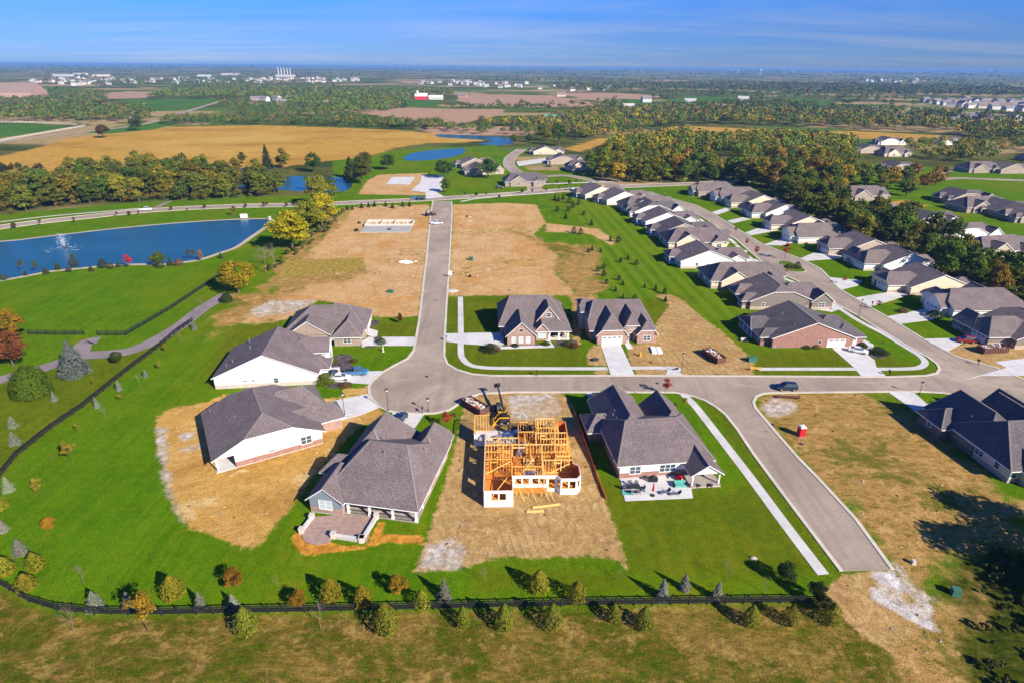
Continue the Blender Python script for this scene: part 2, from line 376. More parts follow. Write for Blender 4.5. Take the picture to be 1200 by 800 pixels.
# ------------------------------------------------------------------ ground: one sheet to the horizon, zones by signed distance
ZONES = {
 # meadow: rough pasture outside the rail fence
 'meadow': [[(-260, 640), (-60, 640), (0, 690), (34, 709), (67, 719), (111, 723), (400, 719), (700, 712), (940, 708), (975, 690), (1010, 672), (1045, 672), (1070, 730), (1260, 700), (1500, 900), (1500, 1600), (-900, 1600)]],
 'sand': [[(183, 487), (204, 477), (246, 470), (262, 462), (330, 470), (395, 466), (432, 461), (445, 477), (452, 487), (420, 500), (376, 545), (345, 590), (300, 641), (285, 642), (262, 631), (222, 618), (204, 590), (196, 560), (186, 525)],
          [(402, 455), (434, 453), (436, 462), (402, 463)]],
 'graded': [
          # graded lots left of the street
          [(404, 245), (430, 241), (502, 240), (505, 247), (502, 280), (496, 340), (491, 371), (489, 371), (436, 371), (400, 356), (372, 352), (335, 375), (300, 380), (268, 378), (290, 362), (318, 352), (336, 330), (350, 305), (375, 283), (392, 262)],
          [(531, 240), (590, 238), (628, 240), (640, 262), (625, 275), (655, 300), (650, 320), (676, 345), (640, 347), (600, 346), (540, 347), (526, 347), (528, 300)],
          [(444, 205), (500, 203), (505, 229), (420, 228), (430, 212)],
          [(640, 262), (700, 268), (722, 283), (716, 287), (690, 274), (640, 272)],
          [(665, 345), (700, 346), (690, 362), (678, 362)]],
 'dirt': [[(487, 669), (500, 630), (531, 535), (541, 490), (545, 465), (590, 459), (657, 459), (668, 470), (690, 530), (714, 600), (737, 668), (722, 655), (690, 651), (640, 653), (600, 652), (575, 655), (545, 664), (515, 668)],
          [(765, 385), (788, 352), (800, 352), (818, 368), (845, 388), (868, 408), (884, 425), (882, 439), (745, 439), (745, 433), (737, 425), (735, 404), (766, 402)],
          [(768, 346), (786, 345), (800, 352), (786, 358)],
          [(695, 404), (705, 404), (712, 428), (690, 428), (688, 415)], [(697, 433), (712, 433), (713, 439), (697, 439)],
          [(1101, 409), (1135, 402), (1200, 405), (1260, 440), (1200, 445), (1166, 431), (1124, 419)],
          [(670, 348), (682, 350), (680, 404), (672, 402)],
          [(990, 672), (1046, 668), (1075, 700), (1110, 735), (1125, 770), (1060, 775), (1010, 745), (975, 712), (965, 690)]],
 'dry': [[(890, 470), (905, 462), (1020, 461), (1052, 470), (1110, 516), (1160, 560), (1196, 600), (1205, 640), (1150, 640), (1120, 660), (1100, 690), (1135, 735), (1140, 790), (1080, 800), (1046, 668), (1003, 606), (960, 562), (912, 511), (893, 484)],
         [(318, 342), (350, 306), (420, 303), (430, 318), (410, 330), (360, 335), (330, 352), (270, 378), (240, 392), (262, 360), (275, 342)],
         [(596, 270), (612, 272), (640, 285), (700, 290), (705, 345), (676, 347), (650, 320), (655, 300)],
         [(340, 290), (395, 250), (404, 245), (398, 262), (372, 286), (350, 305), (320, 335), (300, 345)]],
 'straw': [[(335, 306), (425, 302), (428, 314), (400, 319), (345, 324), (325, 328)], [(400, 243), (412, 246), (403, 262), (398, 258)]],
 'mulch': [[(341, 630), (356, 615), (372, 630), (395, 638), (428, 640), (444, 612), (452, 611), (446, 625), (497, 628), (495, 637), (450, 635), (430, 642), (380, 648), (360, 651), (346, 643)]],
 'lime': [[(1021, 686), (1030, 694), (1048, 706), (1070, 719), (1100, 738), (1090, 739), (1060, 722), (1040, 710), (1022, 701)], [(1023, 671), (1046, 668), (1054, 678), (1062, 692), (1050, 690), (1040, 684), (1028, 682)], [(1082, 708), (1092, 706), (1096, 716), (1086, 720)]],
 'bed': [[(386, 421), (398, 414), (413, 416), (410, 425), (417, 432), (411, 436), (396, 433), (388, 434)],
         [(430, 379), (441, 374), (446, 377), (434, 386)], [(424, 402), (436, 398), (446, 401), (440, 406), (428, 408)],
         [(590, 405), (650, 402), (652, 407), (590, 408)], [(650, 399), (676, 398), (678, 406), (655, 406)], [(383, 449), (402, 447), (403, 453), (384, 455)],
         [(1015, 413), (1028, 407), (1038, 411), (1042, 417), (1030, 420), (1018, 418)]],
 'pale': [[(1022, 690), (1035, 672), (1050, 676), (1060, 700), (1085, 712), (1098, 738), (1085, 735), (1050, 712), (1024, 700)], [(1050, 660), (1062, 676), (1092, 700), (1085, 712), (1055, 690)],
          [(490, 668), (505, 635), (530, 630), (545, 645), (540, 664), (515, 668)],
          [(890, 478), (905, 466), (930, 468), (934, 480), (915, 490), (900, 488)],
          [(207, 508), (226, 506), (230, 513), (210, 516)], [(207, 526), (236, 519), (236, 525), (214, 531)],
          [(595, 464), (650, 461), (656, 480), (640, 492), (600, 490)],
          [(183, 500), (196, 500), (196, 545), (205, 590), (216, 612), (204, 598), (192, 560), (183, 520)], [(318, 352), (372, 352), (350, 364), (300, 372), (292, 366)]],
 # far countryside
 'stubble': [[(-60, 205), (0, 183), (40, 175), (80, 162), (112, 159), (150, 155), (200, 149), (300, 147), (400, 150), (470, 153), (540, 159), (570, 165), (545, 167), (500, 168), (460, 174), (440, 182), (330, 196), (270, 200), (150, 210), (60, 212)],
             [(-60, 215), (0, 206), (50, 205), (55, 213), (40, 220), (0, 232), (-60, 240)],
             [(800, 148), (860, 150), (930, 155), (1000, 154), (1100, 159), (1106, 162), (1000, 163), (930, 160), (850, 156), (800, 153)],
             [(768, 155), (790, 148), (802, 150), (790, 158)], [(660, 175), (700, 163), (722, 161), (712, 168), (680, 178)],
             [(835, 190), (860, 186), (892, 192), (886, 200), (850, 198)],
             [(1035, 238), (1058, 234), (1085, 241), (1060, 250)], [(985, 246), (1032, 243), (1035, 248), (990, 252)]],
 'plough': [[(481, 150), (560, 148), (625, 149), (624, 159), (560, 159), (515, 158)],
            [(430, 134), (470, 126), (530, 128), (592, 128), (588, 135), (540, 145), (500, 147), (470, 141)],
            [(540, 112), (600, 111), (650, 113), (720, 124), (640, 126), (560, 124), (535, 118)],
            [(640, 109), (720, 109), (770, 112), (780, 114), (730, 118), (690, 116)],
            [(128, 110), (150, 107), (172, 108), (172, 115), (140, 116), (106, 116)], [(470, 96), (495, 95), (495, 98), (472, 98)]],
 'farm': [[(-40, 146), (40, 145), (84, 149), (50, 155), (0, 162), (-40, 168)], [(137, 118), (200, 116), (253, 116), (252, 121), (210, 130), (172, 131), (150, 122)],
          [(480, 118), (516, 117), (512, 125), (480, 125)], [(800, 112), (862, 115), (866, 120), (830, 126), (800, 124)], [(920, 115), (980, 121), (980, 128), (930, 122)],
          [(1115, 129), (1160, 132), (1172, 136), (1130, 138), (1108, 135)], [(724, 116), (765, 117), (770, 130), (735, 128)], [(1170, 135), (1220, 136), (1220, 142), (1176, 141)],
          [(644, 140), (672, 142), (668, 149), (648, 150)], [(100, 156), (140, 148), (190, 142), (205, 146), (180, 152), (130, 157)], [(780, 118), (800, 114), (800, 122), (785, 124)]],
 # shorter, yellower mown grass
 'olive': [[(-200, 600), (0, 560), (21, 533), (98, 476), (189, 405), (226, 377), (262, 350), (250, 347), (197, 392), (152, 414), (101, 420), (66, 430), (0, 448), (-200, 500)], [(256, 405), (275, 382), (330, 378), (337, 390), (300, 396), (262, 440), (250, 452), (240, 440)], [(430, 377), (490, 376), (489, 394), (440, 394)],
           [(524, 349), (600, 347), (672, 400), (700, 430), (700, 440), (560, 440), (520, 424)], [(690, 560), (845, 575), (905, 560), (968, 672), (740, 672), (700, 575)],
           [(884, 412), (1010, 408), (1102, 435), (1098, 440), (884, 440)], [(820, 465), (850, 485), (985, 670), (962, 670)],
           [(700, 360), (800, 345), (815, 365), (770, 384)], [(560, 668), (740, 668), (740, 690), (560, 690)]],
 # low scrub, right edge
 'scrub': [[(1060, 800), (1140, 790), (1135, 735), (1100, 690), (1120, 660), (1150, 640), (1205, 640), (1300, 700), (1500, 1000), (1100, 1000)]],
 'lawn': [[(-900, 800), (-500, 300), (-100, 268), (0, 262), (120, 252), (330, 238), (500, 232), (640, 228), (730, 220), (880, 211), (905, 240), (960, 270), (1060, 320), (1150, 360), (1400, 420), (1700, 700), (1500, 1500), (-900, 1500)],
          [(-100, 262), (0, 252), (60, 246), (150, 238), (330, 230), (480, 222), (520, 175), (580, 170), (620, 200), (700, 200), (700, 222), (600, 228), (330, 240), (150, 250), (-100, 272)],
          [(390, 185), (440, 180), (470, 176), (540, 172), (530, 200), (470, 205), (420, 225), (390, 225)],
          [(1000, 195), (1040, 190), (1130, 200), (1250, 200), (1300, 350), (1160, 330), (1080, 280), (1000, 240)],
          [(930, 158), (960, 158), (975, 165), (950, 168)]],
}
ZPLAN = {k: [GP(p) for p in v] for k, v in ZONES.items()}
def sdf(px, py, ring):
    """signed distance (positive inside) of many points to one polygon"""
    n = len(ring); A = np.array(ring)
    x0, y0 = A.min(0); x1, y1 = A.max(0)
    m = 30 + 0.15*max(x1-x0, y1-y0)
    out = np.full(px.shape, -60.0)
    sel = np.where((px > x0-m) & (px < x1+m) & (py > y0-m) & (py < y1+m))[0]
    if len(sel) == 0: return out
    X = px[sel]; Y = py[sel]; d = np.full(X.shape, 1e9); c = np.zeros(X.shape, bool)
    for i in range(n):
        ax, ay = A[i]; bx, by = A[(i+1) % n]
        ex, ey = bx-ax, by-ay; L = ex*ex+ey*ey+1e-9
        t = np.clip(((X-ax)*ex+(Y-ay)*ey)/L, 0, 1)
        d = np.minimum(d, (X-ax-t*ex)**2+(Y-ay-t*ey)**2)
        cond = (ay > Y) != (by > Y)
        with np.errstate(divide='ignore', invalid='ignore'):
            xi = (bx-ax)*(Y-ay)/(by-ay)+ax
        c ^= cond & (X < xi)
    d = np.sqrt(d)
    out[sel] = np.where(c, d, -d)
    return np.clip(out, -60, 60)
def relief(x, y):
    """low rolling country towards the horizon"""
    r = np.hypot(x, y)
    w = np.clip((r-2600)/7000, 0, 1); w = w*w*(3-2*w)
    h = 16+9*np.sin(x/1900+.7)*np.cos(y/2300)+7*np.sin(x/830+y/1500)+5*np.sin(y/1100-x/3100+2)
    return w*np.maximum(h, 0)*np.clip(1.15-r/60000, .5, 1)
def make_ground():
    ang = [math.radians(a) for a in np.arange(38, 142.01, .3)]
    ang += [math.radians(a) for a in np.linspace(146, 394, 54)]
    ang = np.array(ang); na = len(ang)
    rad = np.concatenate([[6, 14, 22], 30*np.exp(np.arange(0, 845)*.008)])
    rad = np.append(rad, 30000.0); nr = len(rad)
    RR, AA = np.meshgrid(rad, ang, indexing='ij')
    X = (RR*np.cos(AA)).ravel(); Y = (RR*np.sin(AA)).ravel()
    Z = relief(X, Y)
    # bowl the two ponds and lake slightly below the water sheet
    V = np.stack([X, Y, Z], 1)
    V = np.vstack([V, [[0, 0, 0]]])
    i = np.arange(nr-1)[:, None]*na; j = np.arange(na)[None, :]; jn = (j+1) % na
    F = np.stack([i+j, i+na+j, i+na+jn, i+jn], -1).reshape(-1, 4)
    c = len(V)-1
    T = np.stack([np.full(na, c), np.arange(na), (np.arange(na)+1) % na], 1)
    me = bpy.data.meshes.new('ground')
    me.vertices.add(len(V)); me.vertices.foreach_set('co', V.ravel())
    nl = F.size+T.size
    me.loops.add(nl); me.loops.foreach_set('vertex_index', np.concatenate([F.ravel(), T.ravel()]).astype(np.int32))
    npoly = len(F)+len(T)
    me.polygons.add(npoly)
    st = np.concatenate([np.arange(len(F))*4, F.size+np.arange(len(T))*3]).astype(np.int32)
    me.polygons.foreach_set('loop_start', st)
    me.update(calc_edges=True); me.validate()
    for k, polys in ZPLAN.items():
        s = np.full(len(V), -60.0)
        for ring in polys: s = np.maximum(s, sdf(V[:, 0], V[:, 1], ring))
        a = me.attributes.new('z_'+k, 'FLOAT', 'POINT'); a.data.foreach_set('value', s.astype(np.float32))
    o = bpy.data.objects.new('ground', me); COL.objects.link(o); o['kind'] = 'structure'
    me.materials.append(ground_mat())
    return o
def ground_mat():
    m, nt, b = new_mat('ground_cover', 1.0, 0.0)
    p = nt.pos()
    nA = nt.noise(p, .018, 4, .6); nB = nt.noise(p, .11, 4, .65); nC = nt.noise(p, .75, 4, .7); nD = nt.noise(p, 4.0, 3, .75); nE = nt.noise(p, .33, 5, .72, .6)
    nS = nt.noise(nt.vscale(p, (1, 2.6, 1)), .42, 6, .82, .2)
    nG = nt.noise(nt.rotz(p, 40, (.6, 2.0, 1)), .55, 6, .85, .3)
    def duo(f, lo, hi, a, c): return nt.mix(nt.ramp(f, lo, hi), a, c)
    def over(base, zone, col, soft, amp, nz=None):
        e = nt.math('ADD', nt.attr('z_'+zone), nt.math('MULTIPLY', nt.math('SUBTRACT', nz if nz is not None else nC, .5), amp))
        return nt.mix(nt.ramp(e, -soft, soft), base, col)
    # far land
    c = duo(nA, .38, .62, (.045, .060, .012), (.115, .115, .030))
    c = nt.mix(nt.ramp(nt.noise(p, .0035, 3, .6), .50, .56), c, (.085, .135, .022)); c = nt.mix(nt.ramp(nt.noise(nt.vscale(p, (1, 1.4, 1)), .0028, 3, .6), .53, .57), c, (.32, .235, .11))
    c = nt.mix(nt.ramp(nB, .5, .7, 0, .5), c, (.030, .036, .014))
    # mown lawn
    nF = nt.noise(p, 9.0, 2, .8)
    g = duo(nB, .3, .7, (.045, .125, .0028), (.075, .168, .0042))
    g = nt.mix(nt.ramp(nA, .42, .68, 0, .7), g, (.125, .155, .008))
    g = nt.mix(nt.ramp(nC, .45, .75, 0, .5), g, (.040, .085, .003))
    g = nt.mix(nt.ramp(nD, .48, .75, 0, .5), g, (.118, .165, .012))
    g = nt.mix(nt.ramp(nF, .5, .75, 0, .4), g, (.032, .068, .003))
    g = nt.mix(nt.ramp(nE, .58, .74, 0, .5), g, (.175, .155, .020))
    st = nt.math('SINE', nt.math('MULTIPLY', nt.new('ShaderNodeSeparateXYZ', Vector=nt.rotz(p, 6)).outputs['X'], 1.9))
    g = nt.mix(nt.ramp(st, -1, 1, 0, .16), g, (.105, .150, .005))
    mow = nt.noise(nt.rotz(p, 6, (1.6, .05, 1)), .55, 3, .6)
    g = nt.mix(nt.ramp(mow, .46, .66, 0, .3), g, (.125, .165, .008)); g = nt.mix(nt.ramp(mow, .46, .32, 0, .22), g, (.036, .085, .003))
    wn = nt.noise(p, .055, 6, .8, .6)
    g = nt.mix(nt.ramp(wn, .56, .70, 0, .8), g, (.155, .150, .012)); g = nt.mix(nt.ramp(wn, .42, .30, 0, .6), g, (.038, .105, .004))
    g = nt.mix(1.0, g, (1.05, 1.06, .5), 'MULTIPLY')
    sx = nt.new('ShaderNodeSeparateXYZ', Vector=p)
    grn = nt.math('MULTIPLY', nt.math('MULTIPLY', nt.ramp(sx.outputs['X'], 28, 34), nt.ramp(sx.outputs['X'], 74, 70)), nt.math('MULTIPLY', nt.ramp(sx.outputs['Y'], 150, 165), nt.ramp(sx.outputs['Y'], 345, 330)))
    st2 = nt.math('SINE', nt.math('MULTIPLY', nt.new('ShaderNodeSeparateXYZ', Vector=nt.rotz(p, -4)).outputs['X'], 1.35))
    g = nt.mix(nt.math('MULTIPLY', grn, nt.ramp(st2, -.5, .5, 0, .7)), g, (.125, .180, .008))
    c = over(c, 'lawn', g, 1.2, 3)
    ol = duo(nB, .3, .7, (.085, .100, .004), (.135, .130, .006)); ol = nt.mix(nt.ramp(nD, .45, .8, 0, .5), ol, (.055, .066, .003)); ol = nt.mix(nt.ramp(nF, .5, .75, 0, .4), ol, (.15, .145, .008))
    ol = nt.mix(nt.ramp(st, -1, 1, 0, .4), ol, (.055, .095, .003))
    c = over(c, 'olive', nt.mix(.72, g, ol), 2.5, 4, nB)
    # rough meadow
    md = duo(nS, .42, .60, (.048, .078, .004), (.125, .092, .022))
    md = nt.mix(nt.ramp(nE, .46, .66, 0, .75), md, (.062, .070, .006))
    md = nt.mix(nt.ramp(nt.noise(nt.vscale(p, (1, 1.9, 1)), .8, 6, .85, .3), .58, .70, 0, .85), md, (.24, .165, .075))
    md = nt.mix(nt.ramp(nC, .54, .74, 0, .6), md, (.15, .085, .030))
    md = nt.mix(nt.ramp(nF, .62, .78, 0, .7), md, (.30, .22, .11))
    md = nt.mix(nt.ramp(wn, .47, .58, 0, .85), md, nt.mix(nt.ramp(nG, .42, .58), (.25, .165, .062), (.125, .095, .018)))
    md = nt.mix(nt.ramp(wn, .44, .34, 0, .7), md, nt.mix(nt.ramp(nG, .45, .6), (.040, .078, .005), (.080, .095, .008)))
    mp = nt.noise(nt.vscale(p, (1, 1.5, 1)), .14, 6, .78, .5)
    md = nt.mix(nt.ramp(mp, .50, .60, 0, .75), md, nt.mix(nt.ramp(nC, .40, .60), (.19, .115, .048), (.29, .20, .085)))
    md = nt.mix(nt.ramp(mp, .45, .37, 0, .75), md, nt.mix(nt.ramp(nC, .40, .60), (.048, .085, .004), (.088, .112, .008)))
    fl = nt.math('MULTIPLY', nt.ramp(nt.noise(nt.vscale(p, (1, 1.7, 1)), 2.2, 4, .8), .60, .70), nt.ramp(nE, .48, .62))
    md = nt.mix(nt.math('MULTIPLY', fl, .9), md, (.50, .38, .26))
    c = over(c, 'meadow', nt.mix(1.0, md, (1.0, .97, .66), 'MULTIPLY'), 1.0, 3)
    sc = duo(nG, .40, .62, (.022, .036, .003), (.060, .072, .006)); sc = nt.mix(nt.ramp(nC, .55, .75, 0, .6), sc, (.12, .085, .02))
    c = over(c, 'scrub', sc, 2, 8, nE)
    sd = duo(nB, .3, .7, (.42, .25, .075), (.50, .315, .105)); sd = nt.mix(nt.ramp(nE, .5, .72, 0, .7), sd, (.54, .38, .19))
    sd = nt.mix(nt.ramp(nC, .5, .74, 0, .6), sd, (.33, .185, .06)); sd = nt.mix(nt.ramp(nF, .5, .75, 0, .4), sd, (.36, .22, .09)); sd = nt.mix(nt.ramp(nD, .5, .8, 0, .35), sd, (.54, .40, .22))
    trk = nt.noise(nt.rotz(p, 35, (.25, 2.2, 1)), .8, 4, .65, .5)
    sd = nt.mix(nt.ramp(trk, .55, .75, 0, .5), sd, (.33, .20, .085))
    sd = nt.mix(nt.ramp(nt.noise(p, .045, 4, .7), .52, .66, 0, .8), sd, (.34, .19, .06))
    nR = nt.noise(p, .035, 5, .75, .8); nW = nt.noise(p, .16, 5, .8, 1.0)
    wv = nt.new('ShaderNodeTexWave', Vector=nt.rotz(p, 55), Scale=.30, Distortion=14.0, Detail=4.0); wv.inputs['Detail Scale'].default_value = .6
    wv2 = nt.new('ShaderNodeTexWave', Vector=nt.rotz(p, -15), Scale=.22, Distortion=16.0, Detail=4.0); wv2.inputs['Detail Scale'].default_value = .5
    sd = nt.mix(nt.ramp(nR, .50, .62, 0, .75), sd, (.33, .18, .055)); sd = nt.mix(nt.ramp(nR, .48, .36, 0, .7), sd, (.55, .42, .25))
    sd = nt.mix(nt.ramp(nW, .56, .70, 0, .8), sd, (.30, .20, .085)); sd = nt.mix(nt.ramp(nW, .42, .30, 0, .7), sd, (.60, .47, .31))
    sd = nt.mix(nt.math('MULTIPLY', nt.ramp(wv.outputs['Fac'], .70, .95, 0, .32), nt.ramp(nB, .4, .55)), sd, (.27, .165, .065))
    sd = nt.mix(nt.math('MULTIPLY', nt.ramp(nA, .53, .60), nt.ramp(nE, .50, .62, 0, .75)), sd, (.15, .135, .018))
    c = over(c, 'sand', nt.mix(1.0, sd, (1.0, .96, .76), 'MULTIPLY'), .5, 3.6, nC)
    dt = duo(nB, .3, .7, (.34, .225, .095), (.43, .30, .145)); dt = nt.mix(nt.ramp(nE, .45, .72, 0, .7), dt, (.22, .135, .07))
    dt = nt.mix(nt.ramp(nC, .5, .76, 0, .5), dt, (.46, .35, .20)); dt = nt.mix(nt.ramp(nD, .5, .8, 0, .45), dt, (.19, .13, .075))
    dt = nt.mix(nt.ramp(nt.noise(nt.rotz(p, -20, (.3, 1.8, 1)), .7, 5, .7, .6), .55, .75, 0, .55), dt, (.20, .13, .065))
    gd = duo(nB, .3, .7, (.41, .26, .115), (.50, .345, .175)); gd = nt.mix(nt.ramp(nR, .50, .62, 0, .8), gd, (.42, .225, .070)); gd = nt.mix(nt.ramp(nW, .56, .70, 0, .75), gd, (.30, .21, .11))
    gd = nt.mix(nt.ramp(nW, .43, .30, 0, .8), gd, (.58, .45, .29)); gd = nt.mix(nt.ramp(nE, .55, .72, 0, .6), gd, (.34, .20, .085))
    gd = nt.mix(nt.ramp(nC, .52, .72, 0, .5), gd, (.27, .18, .085)); gd = nt.mix(nt.math('MULTIPLY', nt.ramp(nA, .54, .60), nt.ramp(nE, .48, .60, 0, .8)), gd, (.17, .145, .02))
    gd = nt.mix(nt.ramp(nt.noise(nt.rotz(p, 4, (1.5, .06, 1)), .5, 4, .6), .54, .70, 0, .5), gd, (.33, .23, .12))
    c = over(c, 'graded', nt.mix(1.0, gd, (1.04, .98, .92), 'MULTIPLY'), .8, 7, nE)
    dt = nt.mix(nt.ramp(nW, .55, .70, 0, .75), dt, (.24, .16, .075)); dt = nt.mix(nt.ramp(nW, .43, .30, 0, .8), dt, (.50, .40, .27))
    dt = nt.mix(nt.math('MULTIPLY', nt.ramp(wv2.outputs['Fac'], .70, .95, 0, .35), nt.ramp(nB, .42, .56)), dt, (.19, .12, .055))
    dt = nt.mix(nt.ramp(nR, .54, .66, 0, .6), dt, (.27, .145, .05))
    c = over(c, 'dirt', nt.mix(1.0, dt, (1.03, .97, .84), 'MULTIPLY'), .4, 2.8, nC)
    # dry mottled grass on bare soil
    dg = duo(nG, .46, .64, (.29, .19, .075), (.100, .090, .008))
    dg = nt.mix(nt.ramp(nE, .50, .64, 0, .8), dg, (.40, .27, .125))
    dg = nt.mix(nt.ramp(nt.noise(p, .05, 5, .75, .5), .535, .62, 0, .85), dg, nt.mix(nt.ramp(nG, .50, .62), (.058, .088, .005), (.20, .14, .04)))
    dg = nt.mix(nt.ramp(nC, .52, .70, 0, .7), dg, (.12, .075, .022))
    dg = nt.mix(nt.ramp(nF, .60, .76, 0, .8), dg, (.46, .36, .23))
    c = over(c, 'dry', nt.mix(1.0, dg, (1.15, 1.05, .85), 'MULTIPLY'), 2.5, 26, nB)
    c = over(c, 'straw', duo(nC, .3, .7, (.22, .16, .025), (.33, .24, .06)), .8, 4, nC)
    pl = duo(nC, .3, .7, (.34, .30, .255), (.52, .475, .43))
    c = over(c, 'pale', nt.mix(nt.ramp(nW, .38, .58, .15, .95), dt, pl), .6, 4, nE)
    c = over(c, 'lime', nt.mix(nt.ramp(nE, .40, .60), (.68, .66, .65), (.40, .36, .33)), .5, 4, nE)
    c = over(c, 'mulch', duo(nC, .3, .7, (.36, .155, .02), (.50, .235, .04)), .3, 1.6, nC)
    c = over(c, 'bed', duo(nC, .3, .7, (.045, .038, .04), (.12, .10, .105)), .2, 1.0, nC)
    # far fields
    sb = duo(nB, .3, .7, (.36, .205, .055), (.45, .28, .085)); sb = nt.mix(nt.ramp(nt.noise(nt.rotz(p, 20, (.3, 1, 1)), .02, 4, .6), .5, .7, 0, .75), sb, (.26, .145, .038))
    sb = nt.mix(nt.ramp(nA, .55, .7, 0, .6), sb, (.24, .17, .03)); sb = nt.mix(nt.ramp(nt.noise(p, .006, 3, .6), .5, .66, 0, .6), sb, (.48, .33, .13))
    c = over(c, 'stubble', nt.mix(1.0, sb, (1.0, .97, .66), 'MULTIPLY'), 3, 18, nB)
    pw = duo(nB, .3, .7, (.33, .20, .13), (.40, .26, .17))
    pw = nt.mix(nt.ramp(nt.math('SINE', nt.math('MULTIPLY', nt.new('ShaderNodeSeparateXYZ', Vector=nt.rotz(p, 60)).outputs['X'], .22)), -.4, 1, 0, .3), pw, (.25, .15, .095))
    c = over(c, 'plough', pw, 4, 14, nA)
    c = over(c, 'farm', duo(nA, .3, .7, (.045, .115, .014), (.07, .15, .022)), 4, 14, nA)
    gr = nt.math('MULTIPLY', nt.ramp(nD, .34, .66, .74, 1.26), nt.math('MULTIPLY', nt.ramp(nF, .34, .66, .82, 1.18), nt.ramp(nC, .34, .66, .86, 1.14)))
    gc = nt.new('ShaderNodeCombineColor', i0=gr, i1=gr, i2=gr).outputs[0]
    c = nt.mix(1.0, c, gc, 'MULTIPLY')
    nt.set(b.inputs['Base Color'], c)
    bmp = nt.new('ShaderNodeBump', Strength=.55, Distance=.12, Height=nt.math('ADD', nD, nt.math('MULTIPLY', nC, 2.2)))
    nt.set(b.inputs['Normal'], bmp.outputs[0])
    return m
ground = make_ground()
# ------------------------------------------------------------------ paved surfaces
NOPLANT = []        # plan rings no wood may grow on
def sheet(name, pts_px, mat, z=.02, kerb=None, plan=False, kind='structure', rnd=0):
    ring = list(pts_px) if plan else GP(pts_px)
    if rnd: ring = smooth_line(ring, rnd, True)
    mb = MB(); mb.prism(ring, z-.06, z, 0)
    o = mb.build(name, mat); o['kind'] = kind
    NOPLANT.append(ring)
    return o
def stroke(name, pts_px, w, mat, z=.02, k=4, plan=False, kerbs=None, joints=None):
    pl = smooth_line(list(pts_px) if plan else GP(pts_px), k)
    L, Rr = offset_line(pl, w)
    mb = MB()
    for i in range(len(pl)-1):
        mb.quad((*Rr[i], z), (*Rr[i+1], z), (*L[i+1], z), (*L[i], z), 0)
    if kerbs:
        for side, sg in ((L, 1), (Rr, -1)):
            for i in range(len(pl)-1):
                a = Vector(side[i]); b2 = Vector(side[i+1]); d = (b2-a)
                if d.length < 1e-5: continue
                n = Vector((-d.y, d.x)).normalized()*(kerbs*sg)
                mb.hexa([(*a, -.05), (*b2, -.05), (*(b2+n), -.05), (*(a+n), -.05)] if sg > 0 else [(*b2, -.05), (*a, -.05), (*(a+n), -.05), (*(b2+n), -.05)],
                        [(*a, z+.1), (*b2, z+.1), (*(b2+n), z+.1), (*(a+n), z+.1)] if sg > 0 else [(*b2, z+.1), (*a, z+.1), (*(a+n), z+.1), (*(b2+n), z+.1)], 1)
    o = mb.build(name, [mat, M['kerb']]); o['kind'] = 'structure'
    NOPLANT.append(L+Rr[::-1])
    return o
def kerb_line(name, px, w=.62, h=.12, inner=1):
    """raised concrete kerb along an outline"""
    pl = GP(px)
    L, Rr = offset_line(pl, w)
    mb = MB()
    for i in range(len(pl)-1):
        mb.hexa([(*Rr[i], -.05), (*Rr[i+1], -.05), (*L[i+1], -.05), (*L[i], -.05)], [(*Rr[i], h), (*Rr[i+1], h), (*L[i+1], h), (*L[i], h)])
    o = mb.build(name, M['kerb']); o['kind'] = 'structure'
    return o
W_ = [(507, 236), (504.5, 255), (500, 300), (494, 352), (492, 370), (487.4, 397.6), (484.8, 410.6), (477.5, 420), (461, 428.5), (448, 436), (437, 445), (432, 453), (433, 461), (437, 469), (445, 476), (456, 481.5), (471, 484), (494, 484.5), (510, 484), (526, 480.5), (539, 472), (549, 466), (562, 461), (600, 459.3), (665, 459.3), (740, 459.4), (790, 459.6), (812, 464), (826, 469), (839, 476.5), (850.6, 486), (864, 503), (884, 533), (911.4, 570), (935, 601.5), (986, 669)]
E_ = [(1046, 667), (1002.5, 607.6), (958.6, 560), (935, 536), (911.4, 509), (894.5, 489), (885, 477.5), (883, 471), (886, 464.5), (893, 461.5), (903, 460.2), (950, 459.6), (1026, 458.8), (1077, 458.6), (1104, 460), (1131, 464), (1150, 472), (1162, 481), (1190, 500), (1240, 530)]
NE_ = [(1270, 470), (1200, 445), (1166, 430.5), (1124, 419), (1111, 412.6), (1080, 396), (1046, 375), (1020, 360.6), (1003, 350), (984, 339), (971, 325), (962, 315.6), (950, 309), (937, 303), (913, 294), (893, 286), (872, 273.5), (851, 260), (833, 249.5), (816.5, 241), (800, 236.5), (775, 230), (762, 225)]
NW_ = [(735, 224), (755, 230), (780, 236.5), (795, 242), (815, 250), (830, 258.5), (846.5, 270.5), (863, 281), (876.5, 293), (893, 307), (905, 315.5), (918, 322), (933.7, 329), (950.6, 340), (979, 356), (1005, 370), (1020, 379.5), (1059, 403), (1088, 419), (1098, 426.5), (1101, 432), (1098, 437), (1085, 440), (1041, 441.5), (960, 441), (840, 440.3), (780, 440), (660, 440), (575, 440), (552.5, 438), (534.5, 432.7), (524, 426), (520.5, 417), (521, 397.5), (523, 360), (525.2, 330), (527, 300), (530, 247), (529, 236)]
sheet('road', W_+E_+NE_+NW_, M['road'], .03)
for ln in (W_, E_, NE_, NW_): kerb_line('kerb', ln)
collector = [(-160, 292), (-60, 276), (0, 266.5), (50, 260), (101, 254.5), (175, 247), (270, 242), (354, 240.2), (430, 237), (500, 233.8), (569, 229.6), (640, 224.5), (700, 220), (737, 218.5), (798, 216), (850, 213.5), (905, 210), (960, 206)]
stroke('road', collector, 8.5, M['road'], .034, kerbs=.35)
